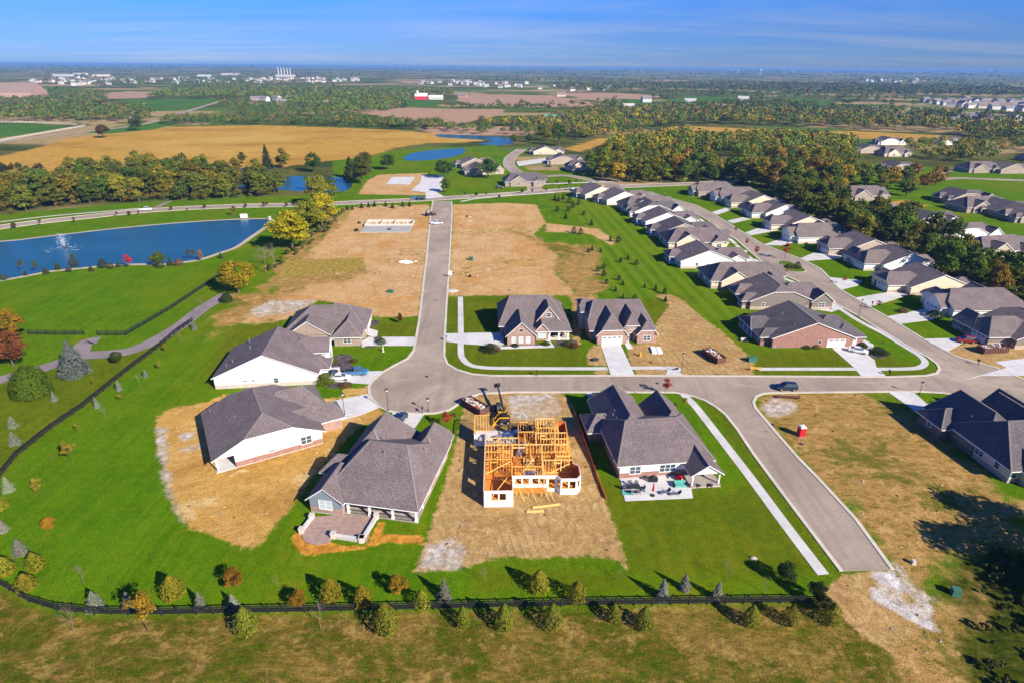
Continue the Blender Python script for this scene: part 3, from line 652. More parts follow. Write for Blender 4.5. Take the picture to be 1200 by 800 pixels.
stroke('road', [(627, 224), (624, 213), (612, 206), (598, 196), (597, 187), (604, 180), (612, 175)], 8, M['road'], .026, kerbs=.35)
stroke('road', [(740, 219), (700, 213), (665, 206), (635, 207), (612, 206)], 7.5, M['road'], .022)
stroke('road', [(1080, 256), (1050, 243), (1030, 234), (1015, 226)], 8, M['road'], .026)
stroke('road', [(1090, 212), (1120, 209), (1150, 210), (1210, 212)], 7, M['road'], .026)
stroke('road', [(1100, 209), (1105, 203), (1118, 198)], 6, M['road'], .03)
stroke('road', [(-30, 172), (0, 167), (40, 161), (90, 155), (140, 150), (180, 143), (215, 132), (258, 119)], 9, M['road'], .03)
stroke('path', [(265, 345), (236, 362.5), (215, 379), (196, 391), (176, 402), (152, 411), (126, 415), (101, 416.5), (67, 426), (30, 437), (-40, 455)], 4.6, M['path'], .03)
stroke('path', [(116, 398.5), (104, 400), (97, 405), (94, 413), (80, 424)], 4.2, M['path'], .034)
stroke('path', [(176, 247), (190, 240), (200, 236)], 3, M['path'], .03)
# lake, ponds and their pale banks
lake = [(-90, 335), (-90, 284), (0, 282.5), (60, 276), (130, 268), (200, 261.5), (260, 257.5), (300, 256), (317, 256.5), (322, 260), (312, 268), (296, 279), (280, 290), (262, 296.5), (240, 304), (222, 307.5), (190, 311), (165, 311), (130, 312), (95, 315.5), (60, 319), (20, 326.5), (-20, 332)]
sheet('lake_bank', lake, M['stone'], .02, rnd=3)
def shrink(px, k):
    cx = sum(p[0] for p in px)/len(px); cy = sum(p[1] for p in px)/len(px); return [(cx+(p[0]-cx)*k, cy+(p[1]-cy)*(k-.006)) for p in px]
M['bank'] = concrete('stony_bank', (.42, .35, .26)); bpy.data.objects['lake_bank'].data.materials[0] = M['bank']
lk = GP(lake)
def inset(ring, d):
    n = len(ring); out = []
    ar = sum(ring[i][0]*ring[(i+1) % n][1]-ring[(i+1) % n][0]*ring[i][1] for i in range(n))
    sg = 1 if ar > 0 else -1
    for i in range(n):
        a = Vector(ring[i-1]); b2 = Vector(ring[i]); c2 = Vector(ring[(i+1) % n])
        t = (c2-a).normalized(); nrm = Vector((-t.y, t.x))*sg
        out.append(tuple(b2+nrm*d))
    return out
sheet('water', inset(lk, 2.0), M['water'], .05, plan=True, rnd=3)
for pd in ([(473, 187), (480, 181), (500, 177), (530, 174.5), (545, 174.5), (541, 181), (520, 186), (490, 188.5)],
           [(512, 158), (540, 158.5), (575, 160), (598, 162), (601, 168), (585, 170.5), (560, 169), (578, 165.5), (545, 163), (515, 161)],
           [(340, 207), (375, 207), (408, 210), (412, 219), (400, 225), (372, 226), (345, 224), (310, 222), (270, 226), (285, 217), (320, 212)],
           [(282, 198), (292, 196), (296, 201), (284, 202)]):
    sheet('water', pd, M['water'], .05, rnd=3)
# pavements
stroke('pavement', [(539.5, 348), (540, 380), (540, 412), (543, 421), (550, 427), (562, 430), (590, 431.3), (690, 431.8), (712, 431.6)], 1.6, M['walk'], .05)
stroke('pavement', [(738, 431), (770, 431), (795, 431.5), (790, 434)], 1.6, M['walk'], .05)
stroke('pavement', [(888, 432.3), (950, 432.2), (1003, 432.2)], 1.6, M['walk'], .05)
stroke('pavement', [(1027, 432.3), (1060, 432), (1077, 430.5), (1084, 425), (1078, 417), (1060, 406), (1035, 391), (1008, 377), (986, 363), (965, 348), (943, 336), (920, 327), (904, 320), (888, 309.5), (872, 296.5), (855.5, 280.5), (834.5, 267.5), (818, 255.5), (804, 248), (788, 241.5)], 1.6, M['walk'], .05)
stroke('pavement', [(801, 462), (815, 476), (840, 508), (880, 560), (920, 614), (965, 673)], 1.75, M['walk'], .05)
stroke('pavement', [(-100, 274), (0, 260.5), (60, 253.5), (130, 247.5), (172, 244)], 1.8, M['walk'], .05)
stroke('pavement', [(540, 236.5), (560, 233), (600, 229.5), (650, 226)], 1.8, M['walk'], .05)
stroke('pavement', [(640, 216), (690, 214), (720, 213.5)], 3, M['walk'], .05)
# drives and slabs
DRV = [[(521.5, 391), (521.5, 400), (545, 403), (575, 405), (590, 404), (590, 390), (560, 390)], [(575, 404), (585, 409), (650, 407), (645, 400), (641, 396), (638, 397), (643, 404.5), (590, 406)],
       [(704, 404), (727, 403), (744, 440), (716, 440)], [(730, 399), (736, 399), (742, 408), (735, 409)], [(782, 433), (797, 433), (800, 440), (780, 440)],
       [(975, 408), (1002, 405), (1025, 422), (1027, 430), (1040, 442), (1010, 442), (1001, 431)], [(1005, 402), (1013, 398), (1024, 404), (1022, 411), (1013, 412), (1018, 406)],
       [(432, 395), (488, 395), (486.5, 405), (430, 405), (424, 407), (424, 400)], [(425, 391), (432, 385), (443, 388), (442, 395), (434, 394)],
       [(385, 436), (449, 434.5), (432, 450), (405, 448), (384, 446)], [(385, 431), (398, 430), (399, 437), (386, 438)],
       [(390, 482), (384, 471), (433, 461), (445, 477), (420, 487), (395, 494)],
       [(460, 483), (497, 485), (487, 500), (476, 507), (458, 498)],
       [(686, 460), (715, 460), (722, 474), (695, 476)],
       [(1040, 459), (1070, 459), (1092, 478), (1086, 492), (1070, 480)],
       [(1130, 445), (1200, 425), (1240, 432), (1200, 440), (1150, 440)]]
for i_, d in enumerate(DRV): sheet('driveway', d, M['concrete'], .06+.003*i_)
sheet('terrace', [(1166, 424), (1200, 420), (1240, 424), (1240, 432), (1180, 431)], M['concrete'], .055)
# red brick drives of the residential rows
RES = [[(971, 325), (1010, 329), (1005, 335), (985, 340)], [(1003, 349), (1062, 339), (1070, 344), (1046, 352), (1018, 360)], [(1040, 371), (1085, 362), (1110, 368), (1092, 375), (1052, 380)],
       [(1082, 397), (1128, 396), (1130, 401), (1110, 412)], [(938, 303), (955, 296), (988, 299), (985, 303), (945, 306)], [(895, 287), (915, 280), (938, 283), (915, 288)], [(873, 273), (890, 267), (912, 270), (880, 276)],
       [(852, 259), (870, 255), (880, 257), (858, 262)], [(834, 249), (850, 244), (858, 246), (840, 252)], [(943, 336), (951, 339), (979, 356), (940, 355)], [(975, 357), (988, 361), (974, 366), (944, 361), (944, 356)],
       [(886, 304), (893, 308), (890, 311), (862, 306), (862, 302)], [(862, 292), (876, 294), (874, 298), (858, 296)], [(845, 276), (855, 277), (852, 282), (840, 281)], [(828, 264), (838, 266), (834, 270), (822, 268)],
       [(905, 315), (918, 322), (912, 327), (896, 318)], [(925, 332), (940, 334), (938, 340), (920, 337)],
       [(1075, 264), (1095, 258), (1120, 262), (1085, 268)], [(1045, 247), (1075, 244), (1080, 247), (1056, 250)], [(1120, 276), (1150, 272), (1165, 276), (1140, 282)], [(655, 189), (690, 193), (690, 198), (640, 190)], [(605, 190), (650, 184), (655, 188), (608, 195)]]
for i_, d in enumerate(RES): sheet('driveway', d, M['walk'], .058+.002*i_)
# planted island in the street
isl = [(911, 307), (922, 306), (936, 311), (945, 317), (940, 319.5), (926, 318.5), (914, 313)]
sheet('kerb', isl, M['kerb'], .14, rnd=3)
m_, nt_, b_ = new_mat('island_grass', .95, .08); p_ = nt_.pos()
nt_.set(b_.inputs['Base Color'], nt_.mix(nt_.ramp(nt_.noise(p_, .8, 4), .3, .7), (.05, .11, .01), (.12, .14, .02))); M['turf'] = m_
sheet('lawn', inset(smooth_line(GP(isl), 3, True), .35), M['turf'], .17, plan=True)
# bare building slabs beyond the main street
sheet('building_slab', [(453, 216.5), (459, 208), (486, 208), (480, 217)], M['concrete'], .2)
sheet('building_slab', [(482, 224), (492, 215), (494, 206), (521, 206), (518, 214), (518, 225), (498, 226)], M['concrete'], .2)
sheet('driveway', [(498, 226), (511, 225), (521, 231), (500, 233)], M['concrete'], .06)

# clods, scraps and stones strewn over the bare lots: one mass nobody could count
def litter():
    rg = random.Random(77); mb = MB(); mats = ['bank', 'debris', 'rust', 'steel', 'lumberp', 'dark']
    for z, n in (('sand', 60), ('graded', 200), ('dirt', 150), ('dry', 80)):
        rings = ZPLAN[z]; k = 0; t = 0
        ar = [abs(sum(q[i-1][0]*q[i][1]-q[i][0]*q[i-1][1] for i in range(len(q)))) for q in rings]
        while k < n and t < 20000:
            t += 1; r = rg.choices(rings, ar)[0]; xs = [q[0] for q in r]; ys = [q[1] for q in r]
            x = rg.uniform(min(xs), max(xs)); y = rg.uniform(min(ys), max(ys))
            if not inside(x, y, r): continue
            k += 1; s_ = rg.uniform(.05, .15)*(1.7 if z == 'graded' else 1); a = rg.uniform(0, 3.14); c_, s2 = math.cos(a), math.sin(a); l = s_*rg.uniform(1, 2.6)
            q = [(x+c_*u*l-s2*v*s_, y+s2*u*l+c_*v*s_) for u, v in ((-1, -1), (1, -.7), (.8, 1), (-1, .8))]
            h = s_*rg.uniform(.4, 1.1)
            mb.hexa([(*p, -.03) for p in q], [(x+(p[0]-x)*.6, y+(p[1]-y)*.6, h) for p in q], rg.choices(range(6), (6, 2, 3, 1, 1, 4))[0])
    o = mb.build('debris', [M[m] for m in mats]); o['kind'] = 'stuff'
litter()
for i, (px, py, lab) in enumerate([(500, 441, 'round iron manhole cover in the middle of the street bulb'), (511, 352, 'round iron manhole cover on the long street'), (770, 449, 'round iron manhole cover on the cross street'), (939, 520, 'iron manhole cover on the stub road'), (1035, 402, 'iron manhole cover on the curving street bend'), (905, 497, 'iron manhole cover where the stub road leaves the cross street')]):
    mb = MB(); mb.lathe([(.42, .0), (.42, .012), (.36, .018)], 16); o = mb.build('manhole_cover', M['dark']); o.location = (*G(px, py), .03); tag(o, lab, 'manhole cover')
# ------------------------------------------------------------------ house kit
OH = .45
def roof_wing(mb, walls, ax, u0, u1, v0, v1, ez, rz, e0=(0, None), e1=(0, None), gm=0, oh=OH, gable=True):
    """ridge along ax; each end = (k, inset): k=0 hip, 1 gable, between = clipped gable"""
    if ax == 'u': a0, a1, b0, b1 = u0, u1, v0, v1; T = lambda a, b, z: (a, b, z)
    else: a0, a1, b0, b1 = v0, v1, u0, u1; T = lambda a, b, z: (b, a, z)
    bc = (b0+b1)/2; hb = (b1-b0)/2; pitch = (rz-ez)/hb
    H = hb+oh; ze = ez-pitch*oh
    ends = []
    for (k, ins), a, sg in ((e0, a0, 1), (e1, a1, -1)):
        if k >= 1:
            ends.append((k, a-sg*oh*.7, a-sg*oh*.7))
        else:
            if ins is None: ins = hb*(1-k)
            ae = a-sg*oh*(1 if k == 0 else .7)
            ends.append((k, ae, a+sg*ins))
    (k0, A0, R0), (k1, A1, R1) = ends
    th = .2
    def ring(dz):
        P = {}
        for nm, k, A, Rg in (('0', k0, A0, R0), ('1', k1, A1, R1)):
            for s_, sg in (('m', -1), ('p', 1)):
                P['e'+nm+s_] = T(A, bc+sg*H, ze+dz)
                if 0 < k < 1: P['c'+nm+s_] = T(A, bc+sg*H*(1-k), ze+k*(rz-ze)+dz)
            P['r'+nm] = T(Rg, bc, rz+dz)
        return P
    def loops(P):
        out = []
        side = ['e0m', 'e1m'] + (['c1m'] if 'c1m' in P else []) + ['r1', 'r0'] + (['c0m'] if 'c0m' in P else [])
        out.append([P[q] for q in side])
        side = ['e1p', 'e0p'] + (['c0p'] if 'c0p' in P else []) + ['r0', 'r1'] + (['c1p'] if 'c1p' in P else [])
        out.append([P[q] for q in side])
        if k1 < 1: out.append([P['c1m'], P['c1p'], P['r1']] if 'c1m' in P else [P['e1m'], P['e1p'], P['r1']])
        if k0 < 1: out.append([P['c0p'], P['c0m'], P['r0']] if 'c0m' in P else [P['e0p'], P['e0m'], P['r0']])
        return out
    flip = ax == 'v'
    Pt, Pb = ring(0), ring(-th)
    for l in loops(Pt): mb.poly(l[::-1] if flip else l, 0)
    for l in loops(Pb): mb.poly(l if flip else l[::-1], 1)
    caps = [('r0', 'r1')] + ([('c0m', 'r0'), ('c0p', 'r0')] if 0 < k0 < 1 else [('e0m', 'r0'), ('e0p', 'r0')] if k0 == 0 else []) + ([('c1m', 'r1'), ('c1p', 'r1')] if 0 < k1 < 1 else [('e1m', 'r1'), ('e1p', 'r1')] if k1 == 0 else [])
    for p, q in caps: mb.beam(Pt[p], Pt[q], .3, .07, 2)
    def edge(nm, k):
        if k == 0: return ['e%sm' % nm, 'e%sp' % nm]
        if k < 1: return ['e%sm' % nm, 'c%sm' % nm, 'c%sp' % nm, 'e%sp' % nm]
        return ['e%sm' % nm, 'r'+nm, 'e%sp' % nm]
    outline = edge('1', k1) + edge('0', k0)[::-1]
    n = len(outline)
    for i in range(n):
        p, q = outline[i], outline[(i+1) % n]
        l = [Pb[p], Pb[q], Pt[q], Pt[p]]
        mb.poly(l[::-1] if flip else l, 1)
    if gable:
        for nm, k, a, sg in (('0', k0, a0, 1), ('1', k1, a1, -1)):
            if k == 0: continue
            z0 = ez-th; pr = [(bc-hb, z0), (bc+hb, z0)]
            if k >= 1: pr += [(bc, rz-th)]
            else: pr += [(bc+hb*(1-k), ez+k*(rz-ez)-th), (bc-hb*(1-k), ez+k*(rz-ez)-th)]
            f = [T(a, b, z) for b, z in pr]; bk = [T(a+sg*.15, b, z) for b, z in pr]
            w = (sg > 0) != flip
            walls.poly(f[::-1] if w else f, gm); walls.poly(bk if w else bk[::-1], gm)
            m = len(pr)
            for i in range(1, m): walls.poly([f[i], f[(i+1) % m], bk[(i+1) % m], bk[i]], gm)
WCACHE = {}
def window_pair(w, h, kind):
    """frame mesh and pane mesh in the wall's own axes (x along wall, -y outwards)"""
    key = (round(w, 2), round(h, 2), kind)
    if key in WCACHE: return WCACHE[key]
    fr = MB(); t = .1; d = .06
    if kind == 'garage':
        fr.box(-w/2-.12, -w/2, -.07, .02, 0, h+.12); fr.box(w/2, w/2+.12, -.07, .02, 0, h+.12); fr.box(-w/2, w/2, -.07, .02, h, h+.12)
        pn = MB(); rows = 4
        for i in range(rows):
            z0 = h*i/rows
            cols = max(2, int(w/1.2))
            pn.box(-w/2, w/2, -.025, .01, z0+.012, z0+h/rows-.012, 0)
            for c in range(cols):
                x = -w/2+w*(c+.5)/cols; x2 = w/cols*.36
                pn.box(x-x2, x+x2, -.045, -.026, z0+.12, z0+h/rows-.1, 1 if i == rows-1 and kind == 'garage' else 0)
        a = fr.build('frame', M['trim']); b2 = pn.build('panel', [M['garage'], M['glass']])
    elif kind == 'door':
        fr.box(-w/2-.1, -w/2, -.07, .02, 0, h+.1); fr.box(w/2, w/2+.1, -.07, .02, 0, h+.1); fr.box(-w/2, w/2, -.07, .02, h, h+.1)
        pn = MB(); pn.box(-w/2, w/2, -.03, .01, 0, h); pn.box(-w*.3, w*.3, -.045, -.031, h*.55, h*.9); pn.box(-w*.3, w*.3, -.045, -.031, h*.12, h*.45)
        a = fr.build('frame', M['trim']); b2 = pn.build('panel', M['door'])
    elif kind == 'vent':
        fr.box(-w/2, w/2, -.05, .01, 0, t*.6); fr.box(-w/2, w/2, -.05, .01, h-t*.6, h); fr.box(-w/2, -w/2+t*.6, -.05, .01, t*.6, h-t*.6); fr.box(w/2-t*.6, w/2, -.05, .01, t*.6, h-t*.6)
        pn = MB()
        for i in range(5): pn.box(-w/2+t*.6, w/2-t*.6, -.03, .005, t*.6+i*(h-1.2*t)/5, t*.6+(i+.7)*(h-1.2*t)/5)
        a = fr.build('frame', M['trim']); b2 = pn.build('slats', M['dark'])
    else:
        fr.box(-w/2-t, w/2+t, -d, .01, -t*1.3, 0); fr.box(-w/2-t, w/2+t, -d, .01, h, h+t)
        fr.box(-w/2-t, -w/2, -d, .01, 0, h); fr.box(w/2, w/2+t, -d, .01, 0, h)
        n = max(1, round(w/.95))
        for i in range(1, n): fr.box(-w/2+w*i/n-.05, -w/2+w*i/n+.05, -d*.9, .01, 0, h)
        for i in range(n):
            x0 = -w/2+w*i/n+(.05 if i else 0); x1 = -w/2+w*(i+1)/n-(.05 if i < n-1 else 0)
            fr.box(x0, x1, -d*.7, .01, h*.5-.03, h*.5+.03)
        pn = MB(); pn.box(-w/2+.002, w/2-.002, -.02, .005, .002, h-.002)
        a = fr.build('frame', M['trim']); b2 = pn.build('pane', M['blind'] if kind == 'blind' else M['glass'])
    WCACHE[key] = (a, b2)
    for o in (a, b2): COL.objects.unlink(o)
    return WCACHE[key]
SIDE = {'F': 0.0, 'B': math.pi, 'L': -math.pi/2, 'R': math.pi/2}
def add_window(root, side, plane, along, z, w, h, kind='win'):
    fm, pm = window_pair(w, h, kind)
    nm = {'garage': 'garage_door', 'door': 'door', 'vent': 'vent'}.get(kind, 'window')
    f = bpy.data.objects.new(nm, fm.data); COL.objects.link(f); adopt(f, root)
    loc = (along, plane, z) if side in 'FB' else (plane, along, z)
    f.location = loc; f.rotation_euler = (0, 0, SIDE[side])
    p = bpy.data.objects.new('pane' if nm == 'window' else 'panel', pm.data); COL.objects.link(p); adopt(p, f)
    return f
def house(name, label, loc, rot, roofs, walls, wins=(), roofmat='shingle', wallmats=('siding_white',), posts=(), slabs=(), pipes=(), chimneys=(), group=None, cat='house', extra=None, fascia='trim'):
    root = thing(name, label, cat, (*loc, 0), math.radians(rot), group)
    rm = MB(); wm = MB()
    for r in roofs:
        kw = r[-1] if isinstance(r[-1], dict) else {}
        rr = r[:-1] if isinstance(r[-1], dict) else r
        roof_wing(rm, wm, *rr, **kw)
    for w in walls:
        u0, u1, v0, v1, h = w[:5]
        wm.box(u0, u1, v0, v1, w[6] if len(w) > 6 else -.2, h-.215, w[5] if len(w) > 5 else 0)
    rf = rm.build('roof', [M[roofmat], M[fascia], M['ridge']], root)
    wm.build('wall', [M[q] for q in wallmats], root)
    for w in wins: add_window(root, *w)
    for (x, y, h, s) in posts:
        pm = MB(); pm.box(x-s/2, x+s/2, y-s/2, y+s/2, 0, h); pm.box(x-s*.75, x+s*.75, y-s*.75, y+s*.75, 0.0, .5 if s > .3 else .15); pm.build('porch_post', M['trim'], root)
    for (u0, u1, v0, v1, z, mt) in slabs:
        sm = MB(); sm.box(u0, u1, v0, v1, -.15, z); sm.build('porch_floor', M[mt], root)
    if pipes:
        for (x, y, z) in pipes:
            pm = MB(); pm.tube((x, y, z-.7), (x, y, z+.2), .07, .07, 8); pm.tube((x, y, z+.16), (x, y, z+.26), .11, .11, 8)
            pm.build('vent_pipe', M['steel'], rf)
    for (x, y, z, w, d, mt) in chimneys:
        cm = MB(); cm.box(x-w/2, x+w/2, y-d/2, y+d/2, z-4, z); cm.box(x-w/2-.12, x+w/2+.12, y-d/2-.12, y+d/2+.12, z, z+.18); cm.tube((x, y, z+.18), (x, y, z+.6), .2, .16, 8)
        cm.build('chimney', M[mt], rf)
    if extra: extra(root)
    NOPLANT.append([(root.location.x+math.cos(math.radians(rot))*a-math.sin(math.radians(rot))*b2, root.location.y+math.sin(math.radians(rot))*a+math.cos(math.radians(rot))*b2)
                    for a, b2 in house_rect(roofs)])
    return root
def house_rect(roofs):
    u0 = min(r[1] for r in roofs)-2; u1 = max(r[2] for r in roofs)+2; v0 = min(r[3] for r in roofs)-2; v1 = max(r[4] for r in roofs)+2
    return [(u0, v0), (u1, v0), (u1, v1), (u0, v1)]
GB = (1, None); HP = (0, None)
# ---- A: brick house behind the white gabled one
house('brick_house', 'brick house with broad hipped roof behind the white gabled house, beside the long street', (-59, 138.5), 5,
      [('u', 0, 20.5, 4.5, 18, 3, 7.2, (0, 6), (0, 5)), ('v', 13, 20, 0, 10, 3, 5.9, HP, GB), ('v', 1, 12, 1.5, 12, 2.97, 6.6, GB, HP), ('v', 6.5, 16.5, 9, 19.5, 3.03, 6.7, HP, HP)],
      [(0, 20.5, 4.6, 18, 3), (13.2, 19.8, 0.2, 6, 2.97), (1.2, 11.8, 1.7, 8, 2.95)],
      [('F', .2, 16.5, .9, 1.8, 1.3), ('R', 20.5, 7, .9, 1.6, 1.4), ('R', 20.5, 16, .9, 1.6, 1.4), ('R', 20.5, 12, 0, 4.4, 2.2, 'garage'), ('L', 0, 8, .9, 2.6, 1.4)],
      wallmats=('brickt',), pipes=[(6, 8, 5.4), (10, 7, 5)])
# ---- B: white gable
house('white_house', 'white sided house with one wide low gable and square front dormer, cars on its drive', (-66.3, 117), 6.9,
      [('v', 0, 22.4, 0, 15.5, 3, 8, GB, (1, None)), ('u', 14, 23.6, 8.6, 15, 4.3, 6.4, HP, GB), ('u', 16, 24.4, 2.5, 7.2, 3.02, 4.5, HP, HP)],
      [(0, 22.4, 0, 15.5, 3.0), (15, 23.4, 8.8, 14.8, 4.3), (20, 24.2, 2.7, 7, 3)],
      [('F', 0, 6.6, 1.55, .9, .35), ('F', 0, 8.4, 1.55, .9, .35), ('F', 0, 13.3, .9, .9, 1.2), ('R', 23.4, 11.8, 1, 2.2, 1.6), ('R', 24.2, 4.8, 0, 3.6, 2.1, 'garage'), ('R', 22.4, 1.6, .9, 1, 1.3), ('L', 0, 5, .8, 2.4, 1.5), ('L', 0, 11, .8, 2.4, 1.5)],
      wallmats=('white_pale',), pipes=[(6.4, 7.6, 6.6), (3.2, 4.2, 4.9), (2.0, 3.2, 4.3), (4.5, 13.5, 5.8)])
# ---- C: white clipped gable on tan straw lot
house('white_house', 'white clipped gable house with brick base standing on bare tan soil', (-52.3, 86.6), 30.6,
      [('v', 0, 19, 0, 18.2, 3, 7.5, (.58, 3.9), (.55, 3)), ('u', 9.5, 21.5, 9.4, 17.6, 3.5, 6.2, HP, (0, 3)), ('u', 9.5, 23.8, 3.4, 9.3, 3.0, 5.0, HP, (.35, 1.6))],
      [(3.3, 18.8, 0.02, 18, 3.0), (0.2, 4, 4.2, 18, 2.98), (12, 21.2, 9.6, 17.4, 3.5), (14, 23.5, 3.6, 9.1, 3.0, 1)],
      [('F', .02, 15.8, 1.1, 1.9, 1.5), ('F', .02, 9.6, 1.35, 1.3, .4), ('L', .2, 8, .8, 2.4, 1.5), ('L', .2, 13.5, .8, 2.4, 1.5), ('R', 21.2, 13.5, 0, 4.8, 2.3, 'garage'), ('R', 23.5, 6.4, 0, 2.6, 2.2, 'garage'), ('L', 3.3, 1.9, 0, 1.9, 2.1, 'door')],
      wallmats=('white_brick', 'brickp'), posts=[(.35, .35, 2.8, .2)], slabs=[(0, 3.3, 0, 4.2, .12, 'concrete')], pipes=[(5, 8.5, 5.5), (4.6, 9.3, 5.3), (1.2, 16.5, 3.8)])
# ---- D: grey house with screened porch and paved patio
def d_extra(root):
    rail = MB()
    for (a, c) in ((5.6, 9.3), (9.5, 13.2), (13.4, 17.2)):
        rail.beam((a, .25, .95), (c, .25, .95), .05, .06); rail.beam((a, .25, .18), (c, .25, .18), .05, .06)
        x = a
        while x < c: rail.beam((x, .25, .15), (x, .25, .95), .03, .03); x += .28
    rail.build('porch_railing', M['black'], root)
    for a in (8.4, 11.6, 14.8): sc = MB(); sc.beam((a-1.6, 3.3, .2), (a+1.3, .6, 2.5), .08, .08); sc.build('porch_shadow_bar', M['dark'], root)  # dark slanting bars stand for shadow and screen lines in the porch
house('grey_house', 'large grey roofed house with screened back porch, blue gable and curved brick patio', (-32.0, 77.2), -10,
      [('u', 1.2, 17.5, 0, 18.6, 3, 8.1, (0, 5.2), (0, 4.4)), ('v', .8, 10.5, 8, 21, 3.02, 8.0, HP, (0, 2.2)), ('v', 11.6, 17.2, 13, 21.5, 3.0, 5.9, HP, (.25, 1.2)),
       ('v', -.5, 5.2, -.6, 9, 3.04, 5.3, GB, HP), ('u', -1.6, 6, 6.6, 11.2, 3, 4.9, (0, 2), HP)],
      [(1.3, 17.3, 3.6, 18.4, 3), (1, 10.3, 12, 20.8, 3.0, 1), (11.8, 17, 17, 21.3, 2.98, 1), (-.4, 5.1, -.5, 6, 3.0), (-1.4, 2, 6.8, 11, 2.98, 1)],
      [('F', -.5, 2.3, 1.0, 2.1, 1.7, 'blind'), ('R', 17.3, 7, .9, 1.2, 1.5), ('R', 17.3, 12, .9, 1.2, 1.5), ('R', 17.3, 16, .9, 1.2, 1.5), ('F', 3.6, 8, .1, 2.4, 2.2), ('F', 3.6, 12.5, .1, 3.2, 2.2), ('R', 5.1, 1.2, 1, 1.2, 1.5), ('B', 20.8, 5.6, 0, 4.8, 2.2, 'garage')],
      wallmats=('blue_brick', 'brickp'), posts=[(5.75, .3, 2.8, .32), (9.4, .3, 2.8, .32), (13.3, .3, 2.8, .32), (17.2, .3, 2.8, .32), (17.2, 3.4, 2.8, .25)],
      slabs=[(5.1, 17.4, 0.05, 3.7, .15, 'brickt')], pipes=[(7.8, 12, 7.2), (15.4, 11.5, 6.2), (9.6, 7.6, 7.4)], extra=d_extra)
# ---- F: hipped house, brick base, terrace
house('brick_house', 'hip roofed house with white upper wall and furnished concrete patio beside the framed house', (18.9, 85.7), 7,
      [('u', 0, 17, 0, 15, 3.35, 7.4, (0, 3.0), (0, 4.6)), ('v', 0.05, 9.2, 5, 22.5, 3.37, 7.2, HP, (0, 1.2)), ('u', -2.6, 4, 11.5, 17.6, 2.9, 4.7, (0, 2.2), HP),
       ('v', 10, 16.9, 8, 19.8, 3.02, 6.2, HP, GB), ('v', 11.9, 17.1, -3.6, 6, 2.95, 4.7, GB, HP)],
      [(.2, 16.8, .15, 14.8, 3.35), (.2, 9, 10, 22.3, 3.35, 1), (-2.4, 2, 11.7, 17.4, 2.9, 1), (10.2, 16.7, 12, 19.6, 3.0)],
      [('F', .15, 3.0, 1.0, 1.9, 1.45), ('F', .15, 8.9, 1.0, 2.8, 1.45), ('F', .15, 14, .1, 2.4, 2.1), ('L', .2, 4.5, 1, 1.2, 1.3), ('L', -2.4, 14, 1, 1.4, 1.2), ('B', 22.3, 4.6, 0, 4.8, 2.2, 'garage'), ('B', 19.6, 13.4, .9, 2.2, 1.6), ('R', 16.8, 6, .9, 1.6, 1.4)],
      wallmats=('white_brick', 'brickd'), posts=[(12.1, -3.4, 2.75, .24), (16.9, -3.4, 2.75, .24)], slabs=[(11.8, 17.2, -3.7, .15, .45, 'brickp')],
      pipes=[(2.2, 12.8, 5.4), (2.8, 13.8, 5.6), (2.6, 11.6, 5.3), (-.6, 14.2, 4.0)])
# ---- G: brick house facing the viewer
def g_extra(root):
    st = MB(); st.box(10.8, 16.6, 3.0, 3.5, 0, .55); st.build('porch_parapet', M['stone'], root)
house('brick_house', 'brick house with white triangular dormer and small porch, beside the curved pavement', (-1.3, 141.2), 3,
      [('u', -1.6, 16.6, 6, 22, 3.3, 8.6, (0, 3.0), (0, 4.6)), ('v', 0, 7.4, 0, 13, 3, 6.5, GB, HP), ('v', 8.4, 14.4, 6.2, 15, 4.5, 8.3, GB, HP), ('v', 7.6, 11.2, 2.6, 9, 3, 5.0, GB, HP), ('u', 7.2, 16.8, 2.8, 10, 3.02, 5.2, HP, (0, 3.6))],
      [(-1.4, 16.4, 6.6, 21.8, 3.3), (.1, 7.3, .1, 9, 3.0), (7.8, 11, 2.8, 8, 3.0), (8.6, 14.2, 6.4, 12, 4.5, 1, 3.3)],
      [('F', .1, 1.75, .75, .95, 1.5, 'blind'), ('F', .1, 3.65, .75, .95, 1.5, 'blind'), ('F', .1, 5.5, .75, .95, 1.5, 'blind'), ('F', 0, 3.7, 3.7, 1.1, .9, 'vent'), ('F', 2.8, 9.4, .75, 1.9, 1.6, 'blind'), ('F', 6.2, 11.4, 5.3, 1.3, 1.1),
       ('F', 6.6, 12.1, .15, 1.1, 2.2, 'door'), ('F', 6.6, 14.8, .8, 2, 1.5), ('L', -1.4, 9, 0, 4.8, 2.3, 'garage'), ('L', -1.4, 16, .9, 1.5, 1.4), ('R', 16.4, 12, .9, 1.6, 1.4)],
      wallmats=('brickp', 'siding_white'), posts=[(11.4, 3.2, 2.8, .42), (13.9, 3.2, 2.8, .42), (16.4, 3.2, 2.8, .42)], slabs=[(11.1, 16.7, 2.9, 6.6, .2, 'stone')], extra=g_extra)
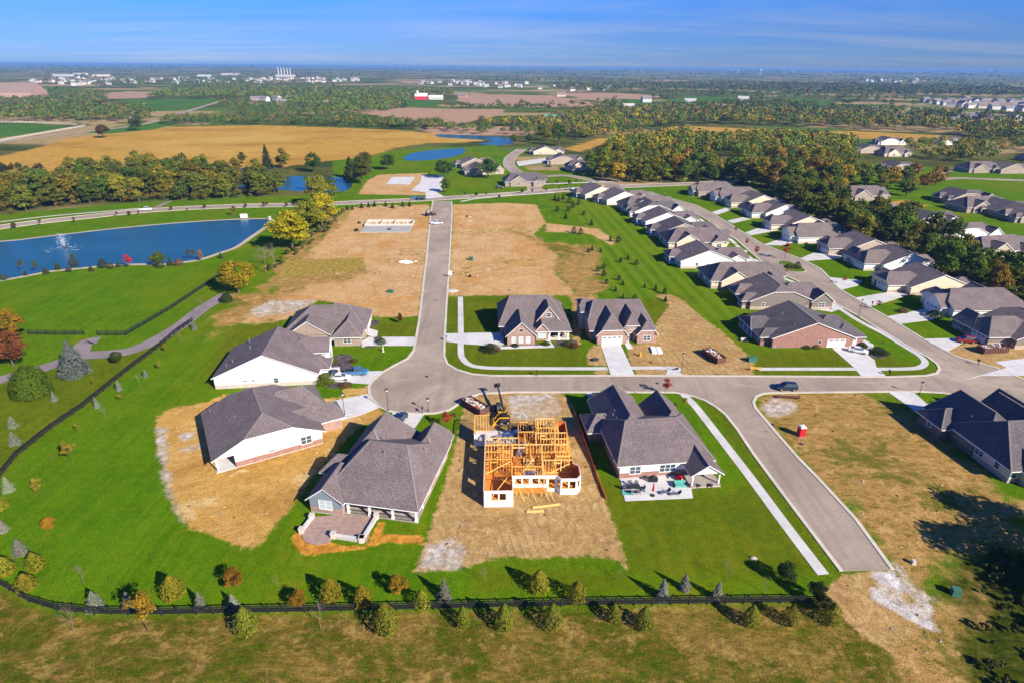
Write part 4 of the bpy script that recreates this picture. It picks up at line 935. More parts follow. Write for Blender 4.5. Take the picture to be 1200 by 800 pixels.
# ---- H: brick house with three steep front gables
house('brick_house', 'brick house with three steep clipped gables and fresh concrete drive on bare soil', (20.8, 141.9), 4,
      [('u', 0, 17.2, 2.6, 19.5, 3.3, 8.3, (.3, 2.2), (0, 2.4)), ('v', 1.4, 9.4, 0, 13, 3.0, 7.4, (.34, 2.6), HP), ('v', 9.0, 12.8, 1.6, 12, 4.6, 7.6, (.2, 1.5), HP), ('v', 12.1, 17.3, .1, 10, 3.02, 5.9, (.4, 1.5), HP), ('u', -1.2, 4, 10, 18.5, 5.6, 7.6, (.4, 1), HP)],
      [(.1, 17.0, 2.8, 19.3, 3.3), (1.5, 9.3, .15, 8, 3.0), (9.2, 12.6, 1.9, 8, 4.6), (12.2, 17.2, .3, 8, 3.0), (-1, 3, 10.2, 18.3, 5.6, 1)],
      [('F', .15, 5.4, 0, 5.2, 2.2, 'garage'), ('F', .3, 14.7, .8, 1.8, 1.4), ('F', 1.9, 10.9, 3.2, .7, .7), ('F', 1.9, 10.9, .1, 1.2, 2.2, 'door'), ('L', -1, 14, 1, 1.2, 1.4), ('L', -1, 14, 3.6, 1.2, 1.2), ('R', 17, 8, .9, 1.4, 1.4), ('R', 17, 14, .9, 1.4, 1.4)],
      wallmats=('brickp', 'grey_siding'), fascia='trim')
# ---- I: brick gable with verandah posts, corner of the two streets
house('brick_house', 'brick house with one broad brick gable and white garage doors on the street corner', (67.5, 140.8), 2.5,
      [('v', 0, 21.5, 0, 15.5, 3, 7.1, GB, GB), ('u', 12, 24.6, 2.2, 13.5, 3.02, 5.9, HP, (0, 4.5)), ('v', 17.2, 24.5, .6, 9, 2.98, 4.6, HP, HP), ('u', -2.6, 5, 1.4, 5.8, 2.9, 4.0, (0, 2), HP), ('u', -2.9, 6, 6.5, 15, 2.95, 4.5, (0, 1.2), HP)],
      [(.1, 21.4, .05, 15.4, 3), (17.4, 24.4, .7, 13.2, 3.0), (-2.4, 2, 1.6, 5.6, 2.9)],
      [('F', .05, 12.6, 1.0, .9, .9, 'vent'), ('F', .05, 17.0, 0, 4.6, 2.2, 'garage'), ('F', .7, 21.4, 0, 2.6, 2.2, 'garage'), ('F', .05, .9, .2, .5, .5, 'vent'), ('L', .1, 11, .3, 3, 2), ('R', 24.4, 5, 0, 1.2, 2.2, 'door'), ('R', 24.4, 9, .8, 2, 1.5), ('L', -2.4, 3.6, 1, 1.8, 1.4)],
      wallmats=('brick',), posts=[(-2.6, 6.8, 2.75, .25), (-2.6, 9.5, 2.75, .25), (-2.6, 12.2, 2.75, .25), (-2.6, 14.7, 2.75, .25)], slabs=[(-2.9, .1, 6.5, 15, .15, 'concrete')], pipes=[(6, 9, 6.1), (6.2, 2.4, 5.5)], roofmat='shingle3')
# ---- J: right edge
house('brick_house', 'dark brick house with grey roof and cream end wall on the right corner lot', (87.2, 85.4), 5,
      [('u', 0, 17, 0, 15, 3.2, 8.0, (0, 4.2), (0, 5)), ('v', .05, 9.5, 6, 21, 3.22, 7.8, HP, (0, 1.5)), ('u', -2.2, 5, 13.6, 20.2, 3, 5.2, (0, 2.6), HP), ('v', 11, 17.4, 9, 20, 3.2, 6.4, HP, GB), ('v', 2, 6, -1.6, 6, 3.3, 5.2, GB, HP), ('v', 13, 19, 11, 22, 3.16, 6.2, HP, GB)],
      [(.2, 16.8, .2, 14.8, 3.2), (.2, 9.3, 8, 20.8, 3.2, 1), (-2, 2, 13.8, 20, 3, 1), (11.2, 17.2, 12, 19.8, 3.2, 1), (2.2, 5.8, -1.5, 3, 3.3)],
      [('F', .2, .9, 1.1, 1.1, 1.4), ('F', -1.5, 4, 1.0, 2.2, 1.6), ('F', .2, 9, 1, 2.4, 1.4), ('L', .2, 7, 1.2, 1.8, 1.2), ('L', .2, 3, 1.2, 1.0, 1.2), ('L', -2, 17, 1.2, 1, 1), ('B', 20.8, 4.6, 0, 4.8, 2.2, 'garage')],
      wallmats=('cream_brick', 'brickd'), pipes=[(2.4, 13, 5.6), (2.6, 9.6, 5.7), (12.2, 6.4, 6.2)], roofmat='shingle3')
# ------------------------------------------------------------------ residential rows: three plans, turned and copied
def row_plan(plan, root_args, wm, rm):
    nm, lab, loc, rot, grp = root_args
    if plan == 0:   # long gable end towards the neighbour
        return house(nm, lab, loc, rot,
            [('v', 0, 20, 0, 14, 3, 6.8, GB, GB), ('u', 12, 26, 2.6, 11.5, 3.02, 5.8, HP, (.3, 2.2)), ('v', 17, 24.5, .2, 8, 2.98, 4.9, GB, HP), ('u', -2.4, 5, 6, 13.5, 2.96, 4.6, (0, 2), HP)],
            [(.1, 19.9, .05, 13.9, 3), (17, 25.8, 2.8, 11.3, 3.0), (17.2, 24.3, .35, 6, 2.98)],
            [('F', .05, 6, 1, .9, 1.1), ('F', .05, 10, 1.2, .9, .5), ('F', .05, 12, 1.2, .9, .5), ('L', .1, 2.6, .8, 1.8, 1.5), ('L', .1, 9.5, .2, 3, 2), ('R', 25.8, 8, 0, 4.6, 2.2, 'garage'), ('R', 25.8, 4.6, .1, 1.1, 2.1, 'door'), ('F', .35, 20.6, .9, 1.8, 1.4)],
            roofmat=rm, wallmats=(wm,), posts=[(-2.2, 6.2, 2.75, .2), (-2.2, 9.8, 2.75, .2), (-2.2, 13.3, 2.75, .2)], slabs=[(-2.4, .1, 6, 13.5, .12, 'concrete')], pipes=[(6, 8, 5.6), (5, 3.6, 5.2)], group=grp)
    if plan == 1:   # hipped with dormer bumps
        return house(nm, lab, loc, rot,
            [('v', 0, 19, 0, 14.5, 3, 6.9, (.7, 2.5), GB), ('u', 9, 25, 1.6, 12.6, 3.02, 6.2, HP, (0, 4)), ('u', -2.2, 4, .8, 4.8, 2.95, 4.4, (0, 1.9), HP), ('v', 18.4, 25, -.6, 7, 3.0, 5.6, GB, HP), ('u', -1.8, 6, 7, 12, 2.95, 4.9, (0, 2), HP)],
            [(.1, 18.9, .05, 14.4, 3), (14, 24.8, 1.8, 12.4, 3.0), (-2, 2, 1, 4.6, 2.95), (18.6, 24.8, -.5, 5, 3.0)],
            [('F', .05, 12, 1.0, 1.4, .6), ('F', .05, 4, 1, .9, 1.2), ('L', -2, 2.8, .9, 2, 1.4), ('L', .1, 12.6, .8, 1.8, 1.5), ('R', 24.8, 9, 0, 4.6, 2.2, 'garage'), ('R', 24.8, 2.2, .9, 2, 1.4), ('F', -.5, 21.6, .9, 1.6, 1.4)],
            roofmat=rm, wallmats=(wm,), pipes=[(5, 9, 5.4), (13, 4, 5.4), (12.2, 3.4, 5.6)], group=grp)
    return house(nm, lab, loc, rot,   # broad hip with stepped front
        [('u', 0, 24, 0, 14, 3, 7.0, (0, 5), (.4, 3)), ('v', 3, 13, -.8, 9, 3.02, 6.2, GB, HP), ('u', 16, 26.5, 4.5, 12, 3.2, 5.8, HP, GB), ('v', 17, 23, -1.6, 6, 2.98, 5.0, (.3, 1.4), HP)],
        [(.1, 23.9, .1, 13.9, 3), (3.2, 12.8, -.7, 6, 3), (20, 26.3, 4.7, 11.8, 3.2), (17.2, 22.8, -1.4, 4, 2.98)],
        [('F', -.7, 8, .9, 2, 1.4), ('F', -1.4, 20, .9, 1.8, 1.4), ('F', .1, 14.8, .9, .9, 1.2), ('L', .1, 4, .8, 1.8, 1.5), ('L', .1, 10, .2, 3, 2), ('R', 26.3, 8.2, 0, 4.6, 2.2, 'garage'), ('R', 23.9, 2.2, .1, 1.1, 2.1, 'door'), ('F', 4.7, 25, .9, 1, 1.2)],
        roofmat=rm, wallmats=(wm,), pipes=[(7, 9, 5.6), (15, 9, 5.6)], group=grp)
ORD = ['first', 'second', 'third', 'fourth', 'fifth', 'sixth', 'seventh', 'eighth', 'ninth', 'tenth', 'eleventh', 'twelfth', 'thirteenth', 'fourteenth', 'fifteenth', 'sixteenth', 'seventeenth', 'eighteenth', 'nineteenth', 'twentieth']
# west row, backs to the green: counted from the brick corner house outwards
LROW = [((878, 363), 2, 1, 'taupe_brick', 'taupe gable', 'shingle'), ((832.5, 338.5), 2, 2, 'cream_brick', 'cream side wall', 'shingle2'), ((797, 315), 3, 0, 'white_pale', 'long white gable', 'shingle'), ((783, 292), 3, 2, 'cream_brick', 'low cream gable', 'shingle'),
        ((773, 281), 4, 0, 'tan_brick', 'tan gable', 'shingle3'), ((756, 267), 5, 0, 'white_pale', 'pale gable', 'shingle'), ((743.5, 255), 8, 1, 'white_pale', 'small white gable', 'shingle3'), ((733, 249.5), 10, 2, 'white_pale', 'white side wall', 'shingle2'), ((711, 241), 16, 0, 'white_pale', 'white gable', 'shingle'), ((685.7, 234.5), 20, 0, 'cream_brick', 'ivory gable', 'shingle')]
for i, (px, rot, plan, wm, desc, rm) in enumerate(LROW):
    row_plan(plan, ('row_house', '%s house up the row from the brick corner house, %s facing its neighbour' % (ORD[i], desc), G(*px), rot, 'houses in the row backing onto the green'), wm, rm)
KROW = [((1160.5, 408.5), 3, 1, 'taupe_brick', 'taupe gable', 'shingle2'), ((1111, 374), 3, 2, 'white_pale', 'white side wall', 'shingle'), ((1048, 346.5), 3, 0, 'cream_brick', 'long cream gable', 'shingle'), ((1014, 319), 4, 1, 'white_pale', 'short white side wall', 'shingle2'),
        ((977, 301.5), 4, 0, 'tan_brick', 'tan gable', 'shingle'), ((932, 286), 5, 2, 'white_pale', 'white side wall', 'shingle2'), ((908.5, 272), 5, 0, 'cream_brick', 'cream gable', 'shingle'), ((882, 257), 6, 1, 'white_pale', 'white side wall', 'shingle'),
        ((861, 245), 8, 0, 'cream_brick', 'cream gable', 'shingle2'), ((843, 238), 8, 2, 'white_pale', 'pale side wall', 'shingle'), ((816, 231), 8, 2, 'brickt', 'tan brick side', 'shingle2')]
def turned(px, rot, L=25.0, W=14.0):
    """front faces left: swing the plan half a turn about its own middle"""
    x, y = G(*px); a = math.radians(rot)
    return (x+math.cos(a)*L-math.sin(a)*W, y+math.sin(a)*L+math.cos(a)*W)
for i, (px, rot, plan, wm, desc, rm) in enumerate(KROW):
    row_plan(plan, ('row_house', '%s house from the dumpster along the wood, %s' % (ORD[i], desc), turned(px, rot), rot+180, 'houses in the row between street and wood'), wm, rm)
# houses beyond the collector and in the estate on the right
FARH = [((549, 206), 20, 1, 'tan_brick', 'shingle3', 'grey roofed house behind the round tree beyond the collector road', 0), ((541, 198), 22, 0, 'brickt', 'shingle', 'brown roofed house nearest the pond beyond the collector road', 0), ((592, 219), 8, 2, 'brickt', 'shingle3', 'tan brick house standing alone by the collector road junction', 0),
        ((664, 201), 2, 2, 'cream_brick', 'shingle3', 'slate roofed house at the near end of the close, pale end wall', 0), ((645, 193), 4, 1, 'tan_brick', 'shingle3', 'slate roofed house in the middle of the close', 0), ((625, 182), 4, 0, 'cream_brick', 'shingle3', 'slate roofed house at the far end of the close', 0),
        ((994, 236), 8, 2, 'brickt', 'shingle', 'brick house at the dead end of the estate road in the trees', 0), ((1070, 268), 10, 0, 'white_brick', 'shingle3', 'tall white house behind the wood, left of its white neighbour', 0), ((1112, 284), 10, 1, 'white_brick', 'shingle', 'white house with brick base behind the wood', 0), ((1150, 304), 12, 2, 'tan_brick', 'shingle', 'dark fronted house at right edge behind the wood', 0),
        ((1115, 240), 8, 1, 'brickt', 'shingle3', 'dark roofed brick house at the estate road bend', 0), ((1132, 250), 8, 2, 'brickt', 'shingle', 'brown roofed brick house right of the estate road bend', 0), ((1166, 254), 8, 0, 'brickt', 'shingle3', 'brick house at the right edge of the estate', 0), ((1195, 262), 8, 1, 'brickt', 'shingle2', 'brick house cut by the right edge of the photo', 0),
        ((1135, 203), 6, 2, 'brickt', 'shingle', 'broad brick house alone on the far lawn', 0), ((1172, 204), 6, 0, 'brickt', 'shingle2', 'brick house with peaked roof at the far lawn', 0), ((1008, 180), 6, 1, 'tan_brick', 'shingle3', 'dark roofed house left of the big white house', 0), ((1036, 184), 6, 2, 'cream_brick', 'shingle', 'low house in front of the big white house', 0), ((1042, 203), 10, 1, 'tan_brick', 'shingle3', 'dark roofed house half hidden in the trees', 0),
        ((1032, 170), 4, 1, 'siding_white', 'shingle3', 'big white house with many gables on the far rise', 0), ((1104, 170), 4, 1, 'siding_white', 'shingle3', 'white gabled house with dark roof right of the big white house', 0), ((1205, 190), 4, 2, 'brickt', 'shingle', 'house by the pond at the right edge', 0)]
for px, rot, plan, wm, rm, lab, _ in FARH:
    h = row_plan(plan, ('house', lab, G(*px), rot, None), wm, rm)
# ------------------------------------------------------------------ vegetation
NPR = np.random.default_rng(5)
def leaf_mesh(name, cen, nrm, size, tone, mat, hue=None, tri=False):
    """cloud of leaf-clump quads"""
    n = len(cen)
    up = NPR.normal(size=(n, 3)); t = np.cross(nrm, up); t /= np.linalg.norm(t, axis=1)[:, None]+1e-9
    b = np.cross(nrm, t); s = size[:, None]
    asp = NPR.uniform(.55, 1.0, (n, 1))
    k = 3 if tri else 4
    if tri: P = np.stack([cen-t*s-b*s*asp*.6, cen+t*s-b*s*asp*.6, cen+b*s*asp*1.1], 1)
    else: P = np.stack([cen-t*s*1.1, cen-b*s*asp, cen+t*s*1.1, cen+b*s*asp], 1)
    me = bpy.data.meshes.new(name)
    me.vertices.add(n*k); me.vertices.foreach_set('co', P.astype(np.float32).ravel())
    me.loops.add(n*k); me.loops.foreach_set('vertex_index', np.arange(n*k, dtype=np.int32))
    me.polygons.add(n); me.polygons.foreach_set('loop_start', np.arange(n, dtype=np.int32)*k)
    me.update(calc_edges=True)
    if hue is not None:
        a = me.color_attributes.new('hue', 'FLOAT_COLOR', 'POINT')
        a.data.foreach_set('color', np.repeat(np.concatenate([hue, np.ones((n, 1))], 1), k, 0).astype(np.float32).ravel())
    else:
        a = me.attributes.new('tone', 'FLOAT', 'POINT'); a.data.foreach_set('value', np.repeat(tone, k).astype(np.float32))
    me.materials.append(mat)
    return me
def unit(n):
    v = NPR.normal(size=(n, 3)); return v/np.linalg.norm(v, axis=1)[:, None]
def broad_crown(lobes=30, per=55, shape=(1, 1, 1), leaf=.085, zc=.53, low=-1.0, rad=.30):
    """unit tree: height 1, crown radius about .4; lumpy, with gaps, reaching down to a short trunk"""
    cs, ns, ts = [], [], []
    ph = NPR.uniform(0, 6.28, 3)
    for i in range(lobes):
        d = unit(1)[0]
        rr = NPR.uniform(.45, 1.0)**.5
        az = math.atan2(d[1], d[0])
        wob = 1+.16*math.sin(3*az+ph[0])+.12*math.sin(5*az+ph[1])
        # widest below the middle, rounded top
        taper = 1.0 if d[2] < .1 else 1-.22*d[2]
        c = d*rr*np.array([rad*wob*taper, rad*wob*taper, .335])*np.array(shape); lr = NPR.uniform(.085, .15)
        u = unit(per); u[:, 2] = np.abs(u[:, 2])*.7+u[:, 2]*.3
        r = lr*NPR.uniform(.65, 1.12, (per, 1))
        cs.append(c+u*r); ns.append(u+NPR.normal(scale=.5, size=(per, 3)))
        ts.append(np.full(per, NPR.uniform(.1, .9))+NPR.uniform(-.2, .2, per))
    c = np.concatenate(cs); n = np.concatenate(ns); n /= np.linalg.norm(n, axis=1)[:, None]
    c[:, 2] = np.maximum(c[:, 2]+zc, .06)
    sz = leaf*NPR.uniform(.5, 1.1, len(c))*.5
    return leaf_mesh('crown', c, n, sz, np.concatenate(ts), M['leaf'])
def dome_crown(n=5200):
    """dense clipped dome reaching the ground"""
    u = unit(n); u[:, 2] = np.abs(u[:, 2])**.8
    a = np.arctan2(u[:, 1], u[:, 0]); wob = 1+.05*np.sin(a*5)+.04*np.sin(a*9+u[:, 2]*6)
    c = u*np.array([.62, .62, .88])*(wob*NPR.uniform(.88, 1.02, n))[:, None]; c[:, 2] = c[:, 2]+.07*(1-u[:, 2])
    nr = u+NPR.normal(scale=.4, size=(n, 3)); nr /= np.linalg.norm(nr, axis=1)[:, None]
    return leaf_mesh('crown', c, nr, .028*NPR.uniform(.5, 1.2, n), NPR.uniform(0, 1, n), M['leaf'])
def conifer_crown(n=1100, rad=.30, leaf=.05, tiers=9, base=.05, power=.9, spiky=.5):
    t = NPR.uniform(0, 1, n)**1.35
    ti = np.floor(t*tiers)/tiers; fr = (t-ti)*tiers
    a = NPR.uniform(0, 2*math.pi, n)
    wob = 1+.2*np.sin(a*5+ti*17)+.14*np.sin(a*3-ti*29)
    R_ = rad*(1-t)**power*(1-spiky*.4*fr)*wob*NPR.uniform(.72, 1.06, n)+.006
    z = base+t*(1-base)+NPR.normal(scale=.008, size=n)-R_*.18
    c = np.stack([R_*np.cos(a), R_*np.sin(a), z], 1)
    nr = np.stack([np.cos(a), np.sin(a), np.full(n, .75)], 1)+NPR.normal(scale=.75, size=(n, 3)); nr /= np.linalg.norm(nr, axis=1)[:, None]
    return leaf_mesh('crown', c, nr, leaf*NPR.uniform(.5, 1.3, n)*(.55+.6*(1-t)), NPR.uniform(.1, .9, n), M['leaf'], tri=True)
def egg_crown(n=1300, rad=.36, leaf=.06, base=.03):
    u = unit(n); u[:, 2] = u[:, 2]
    z = (u[:, 2]+1)/2
    prof = np.sin(np.clip(z, 0, 1)**.62*math.pi)**.75*(1-.28*z)
    a = np.arctan2(u[:, 1], u[:, 0]); wob = 1+.1*np.sin(a*4+z*9)+.08*np.sin(a*7-z*15)
    R_ = rad*prof*wob*NPR.uniform(.75, 1.05, n)
    c = np.stack([R_*np.cos(a), R_*np.sin(a), base+z*(1-base)], 1)
    nr = np.stack([np.cos(a), np.sin(a), z*1.2], 1)+NPR.normal(scale=.5, size=(n, 3)); nr /= np.linalg.norm(nr, axis=1)[:, None]
    return leaf_mesh('crown', c, nr, leaf*NPR.uniform(.5, 1.1, n)*.7, NPR.uniform(.05, .95, n), M['leaf'], tri=True)
def twig_mesh(levels=4, seed=0, spread=.55, r0=.013, up=.5):
    rr = random.Random(seed); mb = MB()
    def grow(p, d, L, r, k):
        q = p+d*L
        mb.tube(p, q, r, r*.68, 5 if k > 1 else 3, 0, cap=False)
        if k == 0: return
        for i in range(rr.choice((2, 3, 3) if k > 2 else (2, 2, 3))):
            nd = (d+Vector((rr.gauss(0, spread), rr.gauss(0, spread), rr.gauss(up*.2, spread*.6)))).normalized()
            grow(p+d*L*rr.uniform(.6, 1), nd, L*rr.uniform(.6, .8), r*.58, k-1)
    grow(Vector((0, 0, 0)), Vector((rr.uniform(-.04, .04), rr.uniform(-.04, .04), 1)), .34, r0, levels)
    o = mb.build('branches', M['barkp']); me = o.data; COL.objects.unlink(o); bpy.data.objects.remove(o)
    return me
def trunk_mesh(h=.5, r=.022, limbs=5, seed=0, n=7):
    rr = random.Random(seed); mb = MB()
    mb.tube((0, 0, -.01), (0, 0, .03), r*1.5, r, n, 0, cap=False); mb.tube((0, 0, .03), (.01, 0, h), r, r*.55, n, 0, cap=False)
    for i in range(limbs):
        a = rr.uniform(0, 6.28); z = rr.uniform(h*.45, h*.95); L = rr.uniform(.12, .24)
        q = (math.cos(a)*L, math.sin(a)*L, z+L*rr.uniform(.6, 1.1))
        mb.tube((0, 0, z), q, r*.5, r*.18, 5, 0, cap=False)
    o = mb.build('trunk', M['bark']); me = o.data; COL.objects.unlink(o); bpy.data.objects.remove(o)
    return me
BROAD = [broad_crown(30+3*i, 60, (1, 1, .95+.04*i), .072) for i in range(6)]
BROADN = [broad_crown(40, 120, (1, 1, 1), .046), broad_crown(44, 120, (1.06, 1, .95), .046), broad_crown(38, 120, (.95, 1.05, 1.05), .046)]
TALL = [broad_crown(28, 60, (.72, .72, 1.12), .068, .55) for i in range(3)]
CLIP = [dome_crown()]
THIN = [broad_crown(16, 60, (.8, .8, .8), .055, .62) for i in range(4)]
CONE = [conifer_crown(1700, .34, .042, 7, .02, .8, 1.1), conifer_crown(1600, .30, .042, 6, .02, .8, 1.1), conifer_crown(1900, .40, .042, 7, .02, .75, 1.1)]
CONEBIG = [conifer_crown(4200, .43, .030, 13, .03, .85, .9)]
EGG = [egg_crown(), egg_crown(1200, .42), egg_crown(1300, .47)]
TRUNK = [trunk_mesh(.5, .022, 6, i) for i in range(4)]
STEM = trunk_mesh(.3, .016, 0, 9)
SAP = [trunk_mesh(.62, .012, 5, 20+i) for i in range(3)]
BARE = [twig_mesh(5, 3+i) for i in range(5)]
def obj_of(name, me, parent, color=None):
    o = bpy.data.objects.new(name, me); COL.objects.link(o); adopt(o, parent)
    if color: o.color = (*color, 1)
    return o
def jit(c, a=.14):
    k = 1+R.uniform(-a, a); return tuple(max(.004, x*k*(1+R.uniform(-a*.5, a*.5))) for x in c)
def tree(name, label, cat, xy, h, crown, trunk, color, w=1.0, group=None, trunk_mat=None):
    t = thing(name, label, cat, (xy[0], xy[1], 0), R.uniform(0, 6.28), group)
    t.scale = (h*w, h*w, h)
    if trunk is not None: obj_of('trunk', trunk, t)
    if crown is not None: obj_of('branches' if crown in BARE else 'crown', crown, t, jit(color, .2))
    return t
def hpx(px, py, n):
    """height in metres of something n photo pixels tall standing at a ground point"""
    d = _F + _R2*((px-600)/FPX) - _U2*((py-400)/FPX)
    dep = math.atan2(-d.z, math.hypot(d.x, d.y))
    return n*scale_at(px, py)/max(.25, math.cos(dep))
TENS = ['twentieth', 'thirtieth', 'fortieth', 'fiftieth', 'sixtieth']
def ordn(i):
    if i < 20: return ORD[i]
    t = ['', '', 'twenty', 'thirty', 'forty', 'fifty', 'sixty'][(i+1)//10]
    return TENS[(i+1)//10-2] if (i+1) % 10 == 0 else t+'-'+ORD[(i+1) % 10-1]
C_SPR = (.21, .235, .19); C_YEL = (.20, .18, .012); C_YG = (.15, .165, .014); C_ORG = (.28, .15, .012); C_GRN = (.050, .085, .012); C_DGR = (.030, .052, .012)
C_BRN = (.16, .085, .04); C_RED = (.35, .03, .03); C_GOLD = (.30, .205, .015); C_RUST = (.19, .07, .022); C_OLV = (.085, .085, .014)
def series(items, fmt, group, name, cat, maker):
    """items sorted left to right get ordinals counted from the left"""
    for i, it in enumerate(sorted(items, key=lambda q: q[0])):
        maker(it, fmt % ordn(i), group, name, cat)
def conifer_mk(col, crowns, w=1.0):
    def mk(it, lab, grp, name, cat):
        px, py, n = it[:3]
        tree(name, lab, cat, G(px, py), hpx(px, py, n)*1.02, R.choice(crowns), STEM, col, w*R.uniform(.92, 1.1), grp)
    return mk
def broad_mk(col, crowns, w=1.0, trunks=None):
    def mk(it, lab, grp, name, cat):
        px, py, n = it[:3]; c = it[3] if len(it) > 3 else col
        tree(name, lab, cat, G(px, py), hpx(px, py, n), R.choice(crowns), R.choice(trunks or SAP), c, w*R.uniform(.9, 1.12), grp)
    return mk
def bare_mk(it, lab, grp, name, cat):
    px, py, n = it[:3]; t = tree(name, lab, cat, G(px, py), hpx(px, py, n)*.95, R.choice(BARE), None, C_BRN, .62, grp)
# --- along the rail fence at the bottom
series([(25, 648, 18), (113, 712, 20), (153, 713, 20), (236, 712, 19), (274, 711, 15), (521, 700, 20), (776, 700, 20), (802, 690, 17), (840, 701, 19), (11, 575, 18)],
       'small blue spruce inside the lower rail fence, %s spruce from the left', 'blue spruces inside the lower rail fence', 'spruce_tree', 'spruce', conifer_mk(C_SPR, CONE, 1.0))
series([(4, 622, 17), (64, 469, 11), (16, 500, 13), (18, 520, 15), (171, 441, 9), (140, 457, 12), (114, 477, 12), (228, 386, 10)],
       'pale blue spruce along the slanting left fence, %s spruce from the left', 'blue spruces along the slanting fence', 'spruce_tree', 'spruce', conifer_mk(C_SPR, CONE, 1.05))
series([(205, 700, 26), (389, 703, 24), (426, 709, 22), (495, 710, 17), (632, 692, 22), (676, 703, 20), (9, 673, 22), (44, 668, 22), (33, 691, 20), (1, 597, 18)],
       'yellow-green pine inside the lower rail fence, %s pine from the left', 'yellow-green pines inside the lower rail fence', 'pine_tree', 'pine', conifer_mk(C_YEL, EGG, 1.0))
series([(290, 741, 28), (453, 739, 29), (543, 733, 20), (591, 736, 25), (647, 734, 24), (719, 727, 18), (754, 735, 22), (879, 732, 22), (925, 730, 20), (973, 729, 22)],
       'yellow-green pine outside the lower rail fence, %s pine from the left', 'yellow-green pines outside the lower rail fence', 'pine_tree', 'pine', conifer_mk(C_YG, EGG, .86))
series([(352, 711, 19), (467, 696, 21), (275, 688, 22), (59, 622, 17)], 'small golden leaved tree on the lower lawn, %s golden one from the left', 'golden leaved young trees on the lower lawn', 'young_tree', 'young tree', broad_mk(C_ORG, BROADN, .95))
series([(920, 681, 23, C_DGR), (956, 703, 22, C_DGR), (966, 716, 18, C_OLV)], 'dark rounded evergreen at the right end of the rail fence, %s from the left', 'dark evergreens at the fence end', 'evergreen_tree', 'evergreen', broad_mk(C_DGR, BROADN, 1.0))
series([(99, 684, 32), (325, 690, 20), (568, 683, 22), (851, 679, 24), (896, 694, 24), (725, 680, 16)], 'thin bare young tree inside the lower rail fence, %s bare one from the left', 'bare young trees inside the fence', 'bare_tree', 'bare tree', bare_mk)
series([(88, 741, 42), (376, 736, 34)], 'thin bare young tree outside the lower rail fence, %s bare one from the left', 'bare young trees outside the fence', 'bare_tree', 'bare tree', bare_mk)
tree('young_tree', 'sparse golden young tree leaning over the lower rail fence near its left bend', 'young tree', G(174, 740), hpx(174, 740, 48), THIN[0], SAP[0], C_GOLD, .8)
# --- along the slanting fence
series([(141, 470, 10), (92, 507, 12), (84, 541, 28), (48, 582, 25), (188, 433, 11), (195, 412, 10), (110, 450, 8)], 'yellowing young tree by the slanting left fence, %s yellow one from the left', 'yellowing young trees by the slanting fence', 'young_tree', 'young tree', broad_mk((.24, .18, .02), THIN, .75))
series([(164, 452, 20), (124, 491, 20), (214, 404, 18), (241, 372, 32), (62, 540, 10)], 'bare young tree by the slanting left fence, %s bare one from the left', 'bare young trees by the slanting fence', 'bare_tree', 'bare tree', bare_mk)
tree('maple_tree', 'big red-brown maple at the left edge beside the round green tree', 'maple', G(16, 429), hpx(16, 429, 46), BROADN[0], TRUNK[0], (.15, .06, .025), 1.05)
tree('maple_tree', 'orange-yellow maple behind the red-brown one at the left edge', 'maple', G(15, 404), hpx(15, 404, 44), BROADN[1], TRUNK[1], (.30, .18, .012), 1.05)
tree('round_tree', 'clipped dome-shaped green tree standing on the lawn left of the path', 'tree', G(40, 463), hpx(40, 463, 38), CLIP[0], TRUNK[2], (.085, .155, .010), .80)
tree('spruce_tree', 'large layered blue spruce where the path forks', 'spruce', G(89, 438), hpx(89, 438, 40), CONEBIG[0], STEM, (.13, .165, .155), 1.0)
tree('young_tree', 'small dark green tree on the grass between path and fence', 'young tree', G(138, 426), hpx(138, 426, 16), BROADN[0], SAP[0], C_GRN, 1.0)
tree('shrub', 'dark rounded shrub at the upper end of the path', 'shrub', G(266, 354), hpx(266, 354, 11), CLIP[0], None, C_DGR, .9)
# --- lake bank
series([(5, 328, 7), (30, 323, 6), (54, 321, 8), (81, 319, 7), (87, 311, 10), (107, 318, 7), (121, 314, 11), (130, 315, 7), (139, 313, 6), (259, 303, 7), (68, 316, 9), (188, 314, 10), (200, 311, 9)],
       'low evergreen on the near lake bank, %s evergreen from the left', 'evergreens on the near lake bank', 'evergreen_tree', 'evergreen', conifer_mk((.06, .07, .022), EGG+CONE, 1.2))
series([(27, 318, 14), (43, 319, 14), (87, 306, 10), (222, 305, 14), (228, 304, 12)], 'thin young tree on the near lake bank, %s thin one from the left', 'thin young trees on the lake bank', 'young_tree', 'young tree', broad_mk(C_OLV, THIN, .8))
tree('young_tree', 'bright red young maple on the lake bank', 'young tree', G(151, 315), hpx(151, 315, 17), THIN[1], SAP[1], (.55, .025, .05), 1.0)
tree('round_tree', 'round bright green tree on the lake bank right of the red maple', 'tree', G(186, 312), hpx(186, 312, 18), BROADN[0], SAP[2], (.09, .15, .014), 1.25)
tree('shrub', 'brownish low shrub on the lake bank beside the blue spruce', 'shrub', G(210, 311), hpx(210, 311, 8), EGG[2], None, C_BRN, 1.5)
tree('young_tree', 'narrow rust coloured tree on the lake bank', 'young tree', G(236, 306), hpx(236, 306, 13), TALL[0], SAP[0], (.30, .14, .05), .8)
